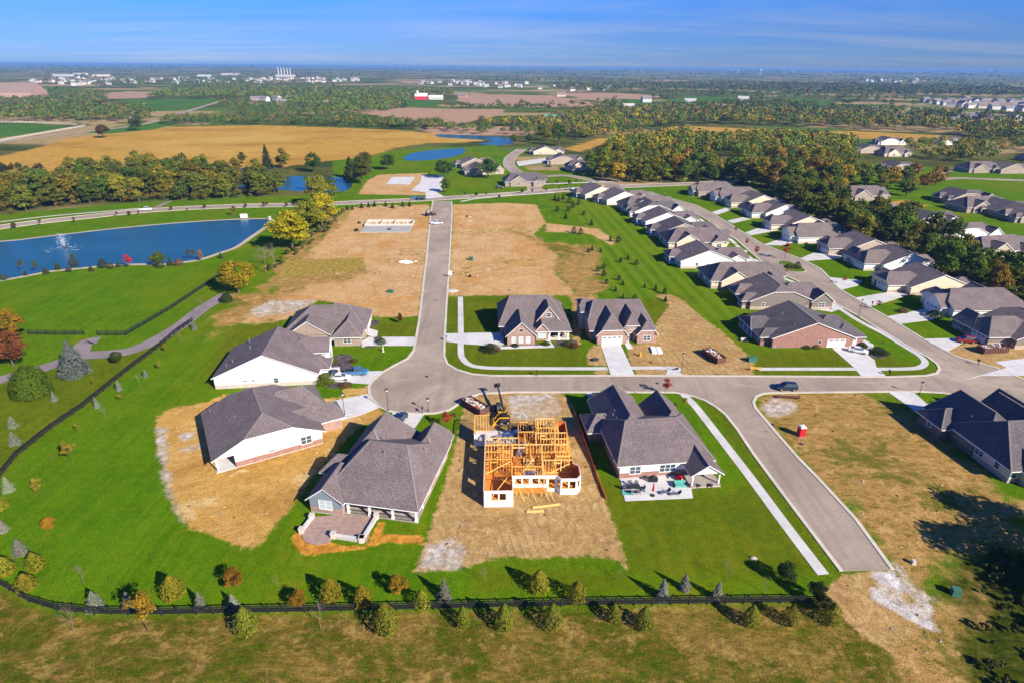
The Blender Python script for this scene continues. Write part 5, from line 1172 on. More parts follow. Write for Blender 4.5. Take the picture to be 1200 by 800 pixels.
# --- yellow trees between the lake and the graded lots
tree('cottonwood_tree', 'yellow tree at the top of the path, nearest of the yellow trees', 'tree', G(280, 343), hpx(280, 343, 40), BROADN[0], TRUNK[0], (.36, .29, .010), 1.3)
tree('cottonwood_tree', 'wide yellow tree right of the lake corner, above the bare trees', 'tree', G(343, 292), hpx(343, 292, 46), BROADN[1], TRUNK[1], (.38, .33, .010), 1.35)
tree('cottonwood_tree', 'tall yellow tree at the road behind the wide yellow one', 'tree', G(378, 268), hpx(378, 268, 44), BROADN[0], TRUNK[2], (.33, .30, .012), 1.15)
tree('cottonwood_tree', 'green and yellow tree between the wide and the tall yellow trees', 'tree', G(362, 276), hpx(362, 276, 42), BROADN[1], TRUNK[0], (.20, .23, .014), 1.1)
tree('cottonwood_tree', 'olive crowned tall tree at the collector road verge above the yellow trees', 'tree', G(378, 243), hpx(378, 243, 40), BROADN[0], TRUNK[3], (.17, .19, .016), 1.15)
tree('bare_tree', 'greyish bare tree with many stems beside the yellow tree', 'bare tree', G(312, 320), hpx(312, 320, 36), BARE[0], None, C_BRN, 1.4)
tree('bare_tree', 'greyish bare tree below the wide yellow tree', 'bare tree', G(322, 314), hpx(322, 314, 34), BARE[1], None, C_BRN, 1.4)
# --- street and garden trees
series([(874, 289, 10), (885, 300, 12), (919, 304, 20), (921, 322, 8), (988, 333, 10), (1028, 363, 12), (862, 273, 8), (1000, 298, 7)], 'red leaved street sapling along the curving street, %s from the left', 'red street saplings', 'street_tree', 'street tree', broad_mk(C_RED, THIN, .85))
tree('street_tree', 'red leaved sapling by the cross street on the terrace house lawn', 'street tree', G(779, 462), hpx(779, 462, 20), THIN[2], SAP[0], C_RED, .8)
tree('street_tree', 'nearly bare reddish sapling left of the red one on the cross street', 'street tree', G(753, 463), hpx(753, 463, 18), BARE[2], None, C_RED, .9)
tree('street_tree', 'red leaved sapling in front of the grey house with porch', 'street tree', G(524, 501), hpx(524, 501, 20), THIN[3], SAP[1], C_RED, .9)
tree('street_tree', 'small dark red tree on the lawn by the hipped brick house', 'street tree', G(469, 379), hpx(469, 379, 12), TALL[1], SAP[2], (.12, .025, .02), .8)
tree('young_tree', 'yellow sapling on the corner lawn by the slanting pavement', 'young tree', G(801, 478), hpx(801, 478, 14), THIN[0], SAP[0], C_GOLD, .8)
series([(407, 246, 5), (413, 246, 5), (424, 244, 6), (432, 243, 6), (439, 242, 6), (452, 242, 6), (460, 244, 6), (472, 242, 6), (480, 242, 6)], 'small evergreen in the line along the collector road, %s from the left', 'evergreens lining the collector road', 'evergreen_tree', 'evergreen', conifer_mk(C_DGR, CONE, 1.1))
series([(17, 268, 8), (48, 265, 8), (88, 262, 8), (137, 254, 7), (152, 253, 6), (163, 253, 6), (201, 247, 6), (220, 250, 6), (240, 245, 6), (274, 253, 12), (288, 244, 6), (310, 243, 7), (314, 243, 7), (336, 243, 6), (346, 242, 5)], 'sapling on the verge of the left collector road, %s from the left', 'saplings on the collector road verge', 'young_tree', 'young tree', broad_mk((.12, .075, .03), THIN+BROADN, .9))
series([(545, 231, 6), (558, 231, 6), (569, 231, 6), (585, 233, 5), (612, 227, 6), (624, 228, 7), (640, 226, 6), (655, 224, 6), (668, 227, 7), (682, 222, 6), (700, 216, 6), (641, 218, 7), (652, 217, 6), (667, 217, 6), (675, 216, 6)], 'sapling along the collector road right of the main junction, %s from the left', 'saplings right of the junction', 'young_tree', 'young tree', broad_mk((.075, .075, .02), THIN+BROADN, .9))
GRN = [(345, 75), (390, 115), (405, 75), (490, 95), (532, 150), (435, 195), (472, 200), (635, 240), (680, 245), (515, 300), (535, 290), (583, 300), (692, 355), (733, 340), (780, 370), (600, 390), (567, 405), (600, 430), (685, 455), (705, 480), (615, 475), (665, 515), (705, 555), (825, 495), (885, 510), (935, 530), (940, 570), (770, 565), (460, 40), (410, 30), (350, 20), (330, 14), (375, 10), (430, 55)]
series([(580+x/4.705, 230+y/4.705+2, R.uniform(5.5, 8)) for x, y in GRN], 'young evergreen planted on the striped green, %s from the left', 'young evergreens on the green', 'evergreen_tree', 'evergreen', conifer_mk((.05, .06, .018), CONE+EGG, 1.0))
tree('bare_tree', 'tall bare sapling standing among the evergreens on the green', 'bare tree', G(749, 322), hpx(749, 322, 16), BARE[3], None, C_BRN, .7)
# --- trees around the ponds and junction
for px, py, n, cr, col, w, nm, lab, cat in [
    (424, 216, 34, BROADN, (.085, .105, .016), 1.0, 'broad_tree', 'broad green tree beside the pond and the bare slabs', 'tree'),
    (411, 209, 24, CONE, (.035, .055, .02), 1.3, 'evergreen_tree', 'dark conifer left of the broad tree at the pond', 'evergreen'),
    (427, 199, 22, BROADN, (.11, .10, .016), 1.2, 'broad_tree', 'olive tree behind the dark conifer at the pond', 'tree'),
    (455, 199, 18, BROADN, (.05, .09, .014), 1.4, 'broad_tree', 'green tree on the meadow above the bare slabs', 'tree'),
    (520, 209, 22, BROADN, (.055, .095, .014), 1.3, 'broad_tree', 'round green tree to the left of the grey roofed houses', 'tree'),
    (572, 209, 24, BROADN, (.055, .11, .012), 1.35, 'round_tree', 'dense green tree in front of the grey roofed houses beyond the junction', 'tree'),
    (523, 226, 18, BROADN, (.085, .13, .012), 1.0, 'broad_tree', 'yellow-green tree at the corner of the bare slab drive', 'tree'),
    (603, 169, 12, BROADN, (.09, .12, .016), 1.0, 'broad_tree', 'round tree at the far end of the pond', 'tree'),
    (655, 171, 26, TALL, (.06, .115, .012), 1.1, 'broad_tree', 'bright green tall tree behind the slate roofed close', 'tree'),
    (640, 165, 16, BROAD, (.15, .15, .015), 1.2, 'broad_tree', 'yellow tree behind the slate roofed close', 'tree'),
    (620, 167, 10, BROAD, (.06, .085, .016), 1.4, 'broad_tree', 'low dark tree beside the plough field corner', 'tree'),
    (121, 162, 16, BROADN, (.13, .095, .03), 1.3, 'broad_tree', 'lone brownish tree standing in the tan field', 'tree'),
    (160, 153, 14, BROAD, (.06, .09, .02), 1.6, 'broad_tree', 'dark tree clump corner by the lone farmhouse', 'tree'),
    (314, 198, 27, CONE, (.030, .060, .020), .9, 'evergreen_tree', 'dark pointed conifer in the tree belt above the lake', 'evergreen'),
    (368, 202, 23, BROADN, (.055, .10, .016), 1.2, 'round_tree', 'full round green tree on the meadow by the small pond', 'tree'),
    (332, 197, 22, BROAD, (.14, .145, .014), 1.0, 'broad_tree', 'yellow-green tree right of the pointed conifer', 'tree'),
    (285, 192, 14, BROAD, (.10, .09, .02), 1.1, 'broad_tree', 'olive tree left of the pointed conifer', 'tree'),
    (815, 213, 15, CONE, C_DGR, 1.1, 'evergreen_tree', 'dark conifer at the collector road end, left of two', 'evergreen'),
    (869, 217, 15, CONE, C_DGR, 1.2, 'evergreen_tree', 'dark conifer at the collector road end, right of two', 'evergreen')]:
    tree(nm, lab, cat, G(px, py), hpx(px, py, n), R.choice(cr), R.choice(TRUNK), col, w)
# --- belts whose trees one can tell apart
TREECOUNT = [0]
def belt(poly_px, spacing, hr, cols, group, label, name='belt_tree', crowns=None, limit=200, skip=True, nearfirst=True):
    ring = GP(poly_px); xs = [p[0] for p in ring]; ys = [p[1] for p in ring]
    rr = random.Random(len(group)); pts = []
    tries = int(6*(max(xs)-min(xs))*(max(ys)-min(ys))/(spacing*spacing))
    for _ in range(min(tries, 9000)):
        x = rr.uniform(min(xs), max(xs)); y = rr.uniform(min(ys), max(ys))
        if not inside(x, y, ring): continue
        if any((x-a)**2+(y-b2)**2 < spacing*spacing for a, b2 in pts): continue
        if skip and any(inside(x, y, rg) for rg in NOPLANT): continue
        pts.append((x, y))
    pts.sort(key=lambda p: p[1])
    for x, y in pts[:limit]:
        h = rr.uniform(*hr); kind = rr.random()
        cr = R.choice(crowns or (BROAD+TALL)); c = rr.choice(cols)
        tree(name, label, 'tree', (x, y), h, cr, R.choice(TRUNK), c, rr.uniform(1.0, 1.32), group)
        TREECOUNT[0] += 1
    return pts[limit:]
OLIVES = [(0.112, 0.131, 0.018), (0.150, 0.155, 0.020), (0.090, 0.124, 0.018), (0.180, 0.178, 0.019), (0.075, 0.116, 0.018), (0.210, 0.185, 0.020), (0.128, 0.155, 0.020)]
AUT = [(0.112, 0.174, 0.016), (0.095, 0.156, 0.016), (0.146, 0.192, 0.016), (0.227, 0.206, 0.017), (0.276, 0.224, 0.017), (0.325, 0.251, 0.017), (0.179, 0.188, 0.020), (0.122, 0.161, 0.020), (0.276, 0.152, 0.025), (0.090, 0.134, 0.020), (0.212, 0.179, 0.037), (0.340, 0.277, 0.018)]
DARKS = [(0.111, 0.156, 0.013), (0.081, 0.114, 0.017), (0.100, 0.126, 0.017), (0.130, 0.142, 0.017), (0.073, 0.100, 0.017), (0.155, 0.151, 0.019), (0.179, 0.168, 0.018)]
rest = []
rest += belt([(-60, 262), (0, 253), (60, 244), (110, 239), (240, 235), (320, 230), (336, 222), (300, 212), (240, 205), (180, 204), (110, 207), (80, 222), (40, 226), (-60, 240)], 8.0, (10, 16), OLIVES, 'belt of olive trees between lake road and tan field', 'one of the olive and green trees in the belt above the lake', limit=110, skip=True)
rest += belt([(395, 226), (330, 226), (300, 228), (300, 222), (392, 222)], 10, (9, 13), OLIVES, 'trees around the small pond', 'one of the olive trees on the near bank of the small pond', limit=8, skip=False)
rest += belt([(-40, 207), (0, 205), (48, 205), (52, 198), (0, 199), (-40, 201)], 7, (4, 7), [(.05, .06, .02), (.09, .06, .03), (.06, .08, .02)], 'hedge trees by the left field track', 'one of the dark hedge trees beside the left field track', limit=16)
rest += belt([(690, 206), (720, 214), (760, 214.5), (860, 212), (900, 226), (916, 236), (975, 232), (990, 222), (1000, 195), (930, 190), (905, 204), (850, 204), (820, 196), (800, 182), (740, 180), (700, 190)], 9.0, (11, 18), AUT, 'autumn wood beyond the collector road', 'one of the yellow, orange and green trees in the autumn wood beyond the road', limit=105)
rest += belt([(905, 238), (935, 258), (975, 278), (1010, 290), (1045, 305), (1100, 326), (1160, 345), (1230, 372), (1230, 345), (1150, 318), (1096, 290), (1065, 272), (1040, 262), (1000, 258), (975, 240), (940, 232)], 7.6, (10, 15), DARKS+AUT[:1], 'wood behind the right-hand row of houses', 'one of the dark leafy trees in the wood behind the right-hand row', limit=95)
belt([(1180, 358), (1225, 375), (1225, 350), (1150, 330), (1130, 326)], 8, (8, 11), [(.20, .13, .015), (.17, .13, .014)], 'golden trees behind the right-hand row', 'one of the golden trees at the right end of the wood', limit=8)
belt([(1000, 222), (1060, 232), (1110, 216), (1080, 205), (1010, 200)], 13, (8, 13), AUT, 'trees around the estate road', 'one of the mixed trees around the estate road', limit=12)
# right edge: tall trees whose shade falls on the dry lot
for (x, y, h, c, lab) in [(82, 61, 14, (.16, .12, .02), 'large brownish green tree at the right edge, casting shade over the dry lot'), (85, 53, 14, (.12, .10, .02), 'second large tree at the right edge below the brownish one, mostly out of view'), (88, 68, 13, (.24, .12, .015), 'orange-brown tree at the right edge behind the dry lot')]:
    tree('broad_tree', lab, 'tree', (x, y), h, R.choice(BROADN), TRUNK[1], c, 1.15)
# --- far woods: one mass nobody could count
def far_woods():
    cs, ns, ss, hs = [], [], [], []
    rg = np.random.default_rng(3)
    strips = []
    def area(poly, spacing, hr, cols, maxn=2500):
        ring = GP(poly); xs = [p[0] for p in ring]; ys = [p[1] for p in ring]
        n = int((max(xs)-min(xs))*(max(ys)-min(ys))/(spacing*spacing)*1.1)
        k = 0
        for _ in range(min(n, 60000)):
            x = rg.uniform(min(xs), max(xs)); y = rg.uniform(min(ys), max(ys))
            if inside(x, y, ring) and not any(inside(x, y, q) for q in NOPLANT):
                strips.append((x, y, rg.uniform(*hr), cols[rg.integers(len(cols))])); k += 1
                if k >= maxn: break
    F1 = [(0.059, 0.096, 0.017), (0.084, 0.115, 0.020), (0.113, 0.128, 0.020), (0.059, 0.109, 0.022), (0.143, 0.148, 0.022), (0.131, 0.102, 0.032), (0.059, 0.096, 0.035), (0.077, 0.128, 0.020)]
    F2 = AUT+[(.10, .075, .045), (.12, .08, .035), (.09, .08, .05)]
    for x, y in rest: strips.append((x, y, rg.uniform(9, 14), AUT[rg.integers(len(AUT))] if x > 0 else OLIVES[rg.integers(len(OLIVES))]))
    area([(190, 147), (300, 146.5), (400, 149), (480, 152), (560, 158), (600, 159), (628, 160), (628, 152), (600, 156), (560, 153), (500, 147), (420, 142), (300, 140), (240, 140), (190, 142)], 8.5, (6, 11), F1)
    area([(-40, 144), (60, 143), (100, 143), (165, 147), (185, 140), (170, 131), (100, 128), (-40, 132)], 11, (9, 14), F1, 900)
    area([(560, 146), (625, 147), (640, 142), (660, 150), (720, 150), (725, 160), (690, 166), (640, 160), (630, 150), (590, 150)], 9, (8, 13), F1+F2)
    area([(400, 149), (430, 148), (440, 150), (520, 149), (520, 146), (480, 147), (430, 144)], 8, (7, 11), F1)
    area([(700, 186), (745, 178), (800, 180), (850, 184), (905, 188), (1000, 192), (1000, 180), (960, 172), (905, 168), (840, 168), (800, 164), (740, 166), (720, 175)], 9, (10, 16), AUT+DARKS)
    area([(860, 166), (905, 168), (1000, 178), (1000, 168), (940, 164), (870, 162)], 9, (8, 13), AUT+DARKS)
    area([(640, 142), (720, 132), (800, 130), (900, 133), (1000, 140), (1100, 146), (1220, 152), (1220, 170), (1150, 165), (1105, 156), (1000, 152), (900, 148), (800, 146), (768, 152), (740, 160), (700, 158)], 10, (9, 14), F2+F1, 3200)
    area([(1060, 184), (1130, 192), (1160, 180), (1200, 178), (1240, 185), (1240, 170), (1110, 168), (1060, 172)], 9, (6, 10), DARKS+AUT, 700)
    area([(1110, 190), (1165, 192), (1165, 184), (1120, 182)], 9, (8, 12), DARKS+AUT, 200)
    area([(430, 133), (480, 127), (480, 118), (440, 117), (350, 117), (330, 122), (400, 136)], 11, (9, 14), F1+F2[:3], 900)
    area([(-40, 128), (100, 126), (130, 120), (106, 117), (130, 112), (60, 106), (-40, 108)], 16, (9, 14), F1, 1500)
    area([(176, 116), (330, 117), (440, 116), (530, 114), (530, 108), (400, 106), (200, 106)], 18, (10, 15), F1+F2[:3], 2200)
    area([(253, 122), (300, 138), (420, 140), (430, 135), (350, 124), (270, 120)], 17, (7, 11), F1, 700)
    area([(655, 108), (760, 106), (860, 108), (1000, 112), (1240, 116), (1240, 106), (1000, 100), (800, 99), (650, 101)], 26, (12, 18), F1+F2[-3:], 3200)
    area([(770, 128), (840, 131), (900, 132), (1000, 138), (1240, 150), (1240, 142), (1060, 130), (980, 128), (900, 122), (860, 122), (800, 125)], 17, (9, 14), F1, 1600)
    area([(520, 127), (590, 128), (640, 128), (640, 126), (590, 126), (530, 125)], 10, (6, 9), F1, 300)
    # undergrowth at the feet of the belts and the rough corner
    U = [(.05, .065, .012), (.085, .085, .014), (.11, .09, .018), (.06, .08, .012), (.14, .10, .02)]
    area([(-60, 262), (0, 254), (60, 245), (110, 240), (240, 236), (320, 231), (336, 222), (240, 206), (110, 208), (40, 226), (-60, 242)], 5.5, (2.5, 6), U, 900)
    area([(690, 207), (720, 215), (760, 215.3), (860, 212.8), (900, 227), (916, 236), (975, 232), (990, 200), (905, 205), (800, 186), (700, 192)], 5.5, (2.5, 7), U+AUT, 1100)
    area([(905, 238), (935, 259), (975, 279), (1010, 291), (1045, 306), (1100, 327), (1160, 346), (1230, 373), (1230, 345), (1150, 318), (1096, 290), (1040, 262), (975, 240)], 4.5, (3, 7), DARKS, 700)
    area([(1150, 645), (1200, 640), (1300, 720), (1300, 900), (1130, 800), (1150, 760)], 2.0, (.5, 1.6), [(.035, .05, .008), (.06, .065, .01), (.10, .075, .02), (.045, .06, .008)], 420)
    area([(330, 312), (352, 297), (398, 262), (404, 250), (396, 250), (370, 270), (335, 300), (310, 325)], 3.0, (1.0, 2.6), U, 60)
    # scattered cover to the horizon, thinning with distance
    rings = [r for z in ('stubble', 'plough', 'farm') for r in ZPLAN[z]]
    n = 0
    while n < 6500:
        r = 900*math.exp(rg.uniform(0, 2.75)); a = math.radians(rg.uniform(44, 136))
        x = r*math.cos(a); y = r*math.sin(a)
        f = math.sin(x/310+1.3*math.sin(y/420))+math.sin(y/270+1.7*math.sin(x/530+1))+.6*math.sin((x+y)/150)
        if f < rg.uniform(.1, 1.3): n += .3; continue
        if any(inside(x, y, q) for q in rings): continue
        strips.append((x, y, rg.uniform(9, 15)*(1+max(0, r-2000)/5000), F1[rg.integers(len(F1))])); n += 1
    for (x, y, h, col) in strips:
        d = math.hypot(x, y); q = 40 if h < 3 else 150 if d < 600 else 80 if d < 1000 else 42 if d < 2200 else 22
        z0 = float(relief(np.array(x), np.array(y)))
        u = rg.normal(size=(q, 3)); u /= np.linalg.norm(u, axis=1)[:, None]
        u[:, 2] = np.where(u[:, 2] < -.25, -u[:, 2]*.6, u[:, 2])
        w = h*rg.uniform(.30, .46)
        lob = 1+.22*np.sin(np.arctan2(u[:, 1], u[:, 0])*3+x)+.15*np.sin(u[:, 2]*6+y)
        c = u*np.array([w, w, h*.42])*(lob*rg.uniform(.75, 1.05, q))[:, None]+np.array([x, y, z0+h*.52])
        nr = u+rg.normal(scale=.5, size=(q, 3)); nr /= np.linalg.norm(nr, axis=1)[:, None]
        cs.append(c); ns.append(nr); ss.append(np.full(q, h*(.20 if h < 3 else .055 if q == 150 else .075 if q == 80 else .105 if q == 42 else .15))*rg.uniform(.6, 1.2, q))
        k = (1+rg.normal(scale=.12))*(1+rg.normal(scale=.11, size=(q, 1)))
        hs.append(np.clip(np.array(col)[None]*k*rg.uniform(.85, 1.15, (q, 1)), .004, .5))
    me = leaf_mesh('woods', np.concatenate(cs), np.concatenate(ns), np.concatenate(ss), None, M['woods'], np.concatenate(hs))
    o = bpy.data.objects.new('woods', me); COL.objects.link(o); o['kind'] = 'stuff'
    print('woods trees', len(strips), 'faces', len(me.polygons), 'belts', TREECOUNT[0])
far_woods()
# ------------------------------------------------------------------ house under construction
def frame_house():
    t = thing('unfinished_house', 'half built house of orange timber framing and white wrapped walls without a roof', 'house frame', (-4.4, 78.3, 0), math.radians(1.5))
    FZ = .55; H = 2.75
    fl = MB()
    for ring in ([(0, 0), (4.7, 0), (4.7, 3.9), (15.4, 3.9), (15.4, 20.6), (6.2, 20.6), (6.2, 17.5), (0, 17.5)], [(12.3, 3.9), (12.9, 3.0), (15.6, 3.0), (16.3, 3.9)]):
        fl.prism(ring, 0, FZ, 0, 1)
    fl.build('floor_deck', [M['osb'], M['concrete']], t)
    gf = MB(); gf.box(-2.2, 6.2, 17.5, 22.4, 0, .2); gf.build('garage_slab', M['concrete'], t)
    def wall(name, p0, p1, z0, z1, openings=(), out='wrap', inn='osb', th=.09):
        """sheathed wall: wrap outside (right hand of p0>p1), board inside, openings (s0, s1, za, zb)"""
        a = Vector((*p0, 0)); b2 = Vector((*p1, 0)); d = (b2-a); L = d.length; d.normalize(); nrm = Vector((d.y, -d.x, 0))
        mb = MB()
        def slab(s0, s1, za, zb):
            if s1-s0 < .01 or zb-za < .01: return
            for o0, o1, mi in ((0, th, 0), (-th-.004, -.004, 1)):
                P = [a+d*s0+nrm*o0, a+d*s1+nrm*o0, a+d*s1+nrm*o1, a+d*s0+nrm*o1]
                mb.hexa([(*p.xy, za) for p in P[::-1]], [(*p.xy, zb) for p in P[::-1]], mi)
        cur = 0
        for s0, s1, za, zb in sorted(openings):
            slab(cur, s0, z0, z1); slab(s0, s1, z0, za); slab(s0, s1, zb, z1); cur = s1
        slab(cur, L, z0, z1)
        w = mb.build(name, [M[out], M[inn]], t)
        fr = MB()
        for s0, s1, za, zb in openings:
            for s in (s0, s1): fr.beam((*(a+d*s).xy, za), (*(a+d*s).xy, zb), .1, .1)
            for z in (za, zb): fr.beam((*(a+d*s0).xy, z), (*(a+d*s1).xy, z), .1, .1)
        if openings: fr.build('opening_frame', M['lumberp'], w)
        return w
    def studs(p0, p1, z0=FZ, h=H, step=.55, mat='lumber', gaps=(), diag=False):
        a = Vector((*p0, 0)); b2 = Vector((*p1, 0)); L = (b2-a).length; d = (b2-a).normalized(); mb = MB()
        mb.beam((*p0, z0+.05), (*p1, z0+.05), .12, .09); mb.beam((*p0, z0+h), (*p1, z0+h), .13, .14)
        s = 0.0
        while s <= L+.01:
            p = a+d*min(s, L)
            if not any(g0 < s < g1 for g0, g1 in gaps): mb.beam((p.x, p.y, z0+.09), (p.x, p.y, z0+h-.07), .085, .1)
            s += step
        for g0, g1 in gaps:
            q0 = a+d*g0; q1 = a+d*min(g1, L); mb.beam((q0.x, q0.y, z0+2.1), (q1.x, q1.y, z0+2.1), .1, .22)
            for q in (q0, q1): mb.beam((q.x, q.y, z0+.09), (q.x, q.y, z0+h-.07), .12, .12)
        if diag: mb.beam((*p0, z0+.3), (*(a+d*min(L, 3)).xy, z0+h-.2), .05, .12)
        mb.build('stud_wall', M[mat], t)
    Z0 = 0.0; Z1 = FZ+H
    wall('wrapped_wall', (0, 0), (4.7, 0), Z0, Z1, [(1.2, 2.3, 1.35, 2.75), (2.5, 3.6, 1.35, 2.75)])
    wall('wrapped_wall', (4.7, 0), (4.7, 3.9), Z0, Z1, [])
    wall('wrapped_wall', (4.7, 3.9), (12.3, 3.9), Z0, Z1, [(.5, 1.6, 1.5, 2.75), (1.8, 2.9, 1.5, 2.75), (3.4, 4.5, 1.5, 2.75), (4.7, 5.8, 1.5, 2.75), (6.2, 7.3, .6, 2.7)])
    wall('wrapped_wall', (12.3, 3.9), (12.9, 3.0), Z0, Z1, [(.25, .9, 1.2, 2.7)])
    wall('wrapped_wall', (12.9, 3.0), (15.6, 3.0), Z0, Z1, [(.2, 1.25, 1.2, 2.75), (1.45, 2.5, 1.2, 2.75)])
    wall('wrapped_wall', (15.6, 3.0), (16.3, 3.9), Z0, Z1, [(.2, .9, 1.2, 2.7)])
    wall('wrapped_wall', (16.3, 3.9), (16.3, 6.5), Z0, Z1, [], 'wrap', 'osbd'); wall('wrapped_wall', (16.3, 6.5), (15.4, 7.2), Z0, Z1, [], 'wrap', 'osbd')
    wall('sheathed_wall', (0, 17.5), (0, 0), Z0, Z1, [(2.2, 3.4, 1.3, 2.6), (6.2, 7.8, 1.3, 2.6), (12.5, 13.7, 1.3, 2.6)], 'wrap', 'osb')
    wall('wrapped_wall', (-2.2, 22.4), (-2.2, 17.5), 0, 2.6, [], 'wrap', 'osb'); wall('wrapped_wall', (-2.2, 17.5), (0, 17.5), 0, 2.6, [(.3, 1.5, .9, 2.1)])
    studs((-2.2, 22.4), (0.6, 22.4), .2, 3.6); studs((-2.2, 17.7), (-2.2, 22.2), 2.6, 1.1)
    studs((15.4, 7.3), (15.4, 20.6)); studs((6.2, 20.6), (15.4, 20.6), gaps=((2, 4),)); studs((0, 13), (15.4, 13), mat='lumberp', gaps=((5, 7.5),))
    studs((4.7, 4), (4.7, 13), gaps=((4, 5.2),)); studs((10.2, 4.1), (10.2, 13), gaps=((5.5, 7),), mat='lumberp'); studs((0, 8.6), (4.7, 8.6), gaps=((1, 2.2),))
    studs((10.2, 8.2), (15.4, 8.2), mat='lumberp', gaps=((2, 3.2),)); studs((10.2, 10.6), (15.4, 10.6)); studs((12.6, 8.2), (12.6, 13)); studs((6.2, 13), (6.2, 20.5), gaps=((3, 4.3),)); studs((9.4, 13), (9.4, 20.6), mat='lumberp')
    studs((9.4, 16.8), (15.4, 16.8), mat='lumberp', gaps=((1, 2),)); studs((12.2, 13), (12.2, 16.8)); studs((12.2, 16.8), (12.2, 20.6), diag=True); studs((6.2, 17.2), (9.4, 17.2)); studs((3.1, 9), (3.1, 13)); studs((7.4, 13.2), (7.4, 17)); studs((2.2, 13.2), (2.2, 17.4))
    studs((10.3, 14.8), (15.3, 14.8), mat='lumberp'); studs((13.8, 16.9), (13.8, 20.5), mat='lumberp'); studs((0.1, 10.8), (4.6, 10.8), diag=True); studs((12.6, 9.4), (15.3, 9.4), mat='lumberp')
    studs((9.5, 20.3), (13.3, 20.3), h=3.7, mat='lumberp'); studs((9.5, 17.1), (13.3, 17.1), h=3.7, step=.5); studs((9.5, 17.1), (9.5, 20.3), h=3.7); studs((13.3, 17.1), (13.3, 20.3), h=3.7, diag=True); studs((0.1, 15.2), (6.1, 15.2), mat='lumberp', gaps=((1.2, 2.4),)); studs((4.8, 6.4), (10.1, 6.4), gaps=((2, 4),)); studs((8.2, 8.3), (8.2, 12.9), diag=True); studs((12.9, 13.1), (12.9, 16.7), diag=True)
    # sheathed stair tower and inner boards
    wall('sheathed_wall', (9.6, 20.4), (9.6, 17), FZ, Z1+.4, [], 'osb', 'osb'); wall('sheathed_wall', (13.6, 20.5), (15.3, 20.5), FZ, Z1+.2, [], 'osbd', 'osbd'); wall('sheathed_wall', (15.35, 17.2), (15.35, 20.4), FZ, Z1, [], 'osb', 'osbd')
    wall('sheathed_wall', (15.3, 7.4), (15.3, 9.8), FZ, Z1-.1, [], 'osb', 'osbd')
    wall('sheathed_wall', (6.25, 19), (6.25, 20.6), .2, Z1+.5, [], 'osbd', 'osbd')
    # front deck ledger and braces
    d = MB(); d.box(4.9, 10.6, 2.4, 3.7, .75, .95); d.build('deck', M['osb'], t)
    b_ = MB()
    for x in (5.4, 7.4, 9.6, 10.4):
        b_ = MB(); b_.beam((x, 2.5, 0), (x, 2.5, .75), .1, .1); b_.build('deck_post', M['lumberp'], t)
        b_ = MB(); b_.beam((x, 3.7, 2.2), (x+1.3, 1.0, .05), .06, .1); b_.build('brace', M['lumberp'], t)
    for (p, q) in (((5, 5.2, FZ+.2), (8.4, 8.4, FZ+2.6)), ((11, 4.6, FZ+2.6), (14.8, 7.2, FZ+2.7)), ((1, 9.4, FZ+.2), (4, 5, FZ+2.6)), ((7, 14, FZ+.2), (9, 17, FZ+2.6)), ((.3, 4.5, FZ+2.7), (4.5, 8, FZ+2.7)), ((11.2, 17.5, FZ+.2), (13.5, 20, FZ+2.6)), ((1, 1, FZ+.2), (3.9, 4.2, FZ+2.2)), ((.4, 6.5, FZ+.1), (3, 3.5, FZ+2.4))): br = MB(); br.beam(p, q, .06, .12); br.build('brace', M['lumberp'], t)
    # dark sheet laid on the deck stands in for the unlit stair opening
    st = MB(); st.box(6.7, 9.2, 9.0, 12.4, FZ+.004, FZ+.02); st.build('stair_opening_shade', M['dark'], t)
    sr = MB()
    for i in range(7): sr.box(6.9, 9.0, 9.3+i*.42, 9.58+i*.42, FZ+.03, FZ+.1+i*.05)
    sr.build('stair', M['lumberp'], t)
    NOPLANT.append([(-8, 76), (14, 76), (14, 103), (-8, 103)])
    # stacked building materials: their own things
    def stack(name, lab, x, y, z, rz, L, W, n, mat, th=.06, cat='stack'):
        o = MB()
        for k in range(n):
            o.box(-L/2+R.uniform(-.08, .08), L/2+R.uniform(-.08, .08), -W/2, W/2, k*(th+.012), k*(th+.012)+th)
        q = o.build(name, M[mat]); q.location = (x, y, z); q.rotation_euler = (0, 0, rz); return tag(q, lab, cat)
    stack('joist_stack', 'grey stack of roof joists lying in the unfinished garage', -.6, 98.6, .22, .5, 5.5, 1.4, 9, 'steel')
    stack('joist_stack', 'grey bundle of joists lying on the framed floor', 1.9, 93.6, FZ+.02, 1.3, 4.4, 1.0, 8, 'steel')
    stack('board_stack', 'blue-grey sheet stack inside the framing by the stair opening', 3.6, 86.4, FZ+.02, .05, 2.6, 1.1, 5, 'steel')
    stack('board_stack', 'pile of dark sheets behind the framed house', 2.2, 101.2, .02, .2, 3.6, 2, 6, 'dark')
frame_house()
for i, (p, q, lab) in enumerate([((624, 595), (656, 591), 'longer pale plank lying on the soil in front of the framed house'), ((617, 600), (637, 599), 'shorter pale plank lying on the soil in front of the framed house')]):
    mb = MB(); a = G(*p); b2 = G(*q); mb.beam((*a, .14), (*b2, .14), .3, .2); tag(mb.build('plank', M['lumberp']), lab, 'plank')
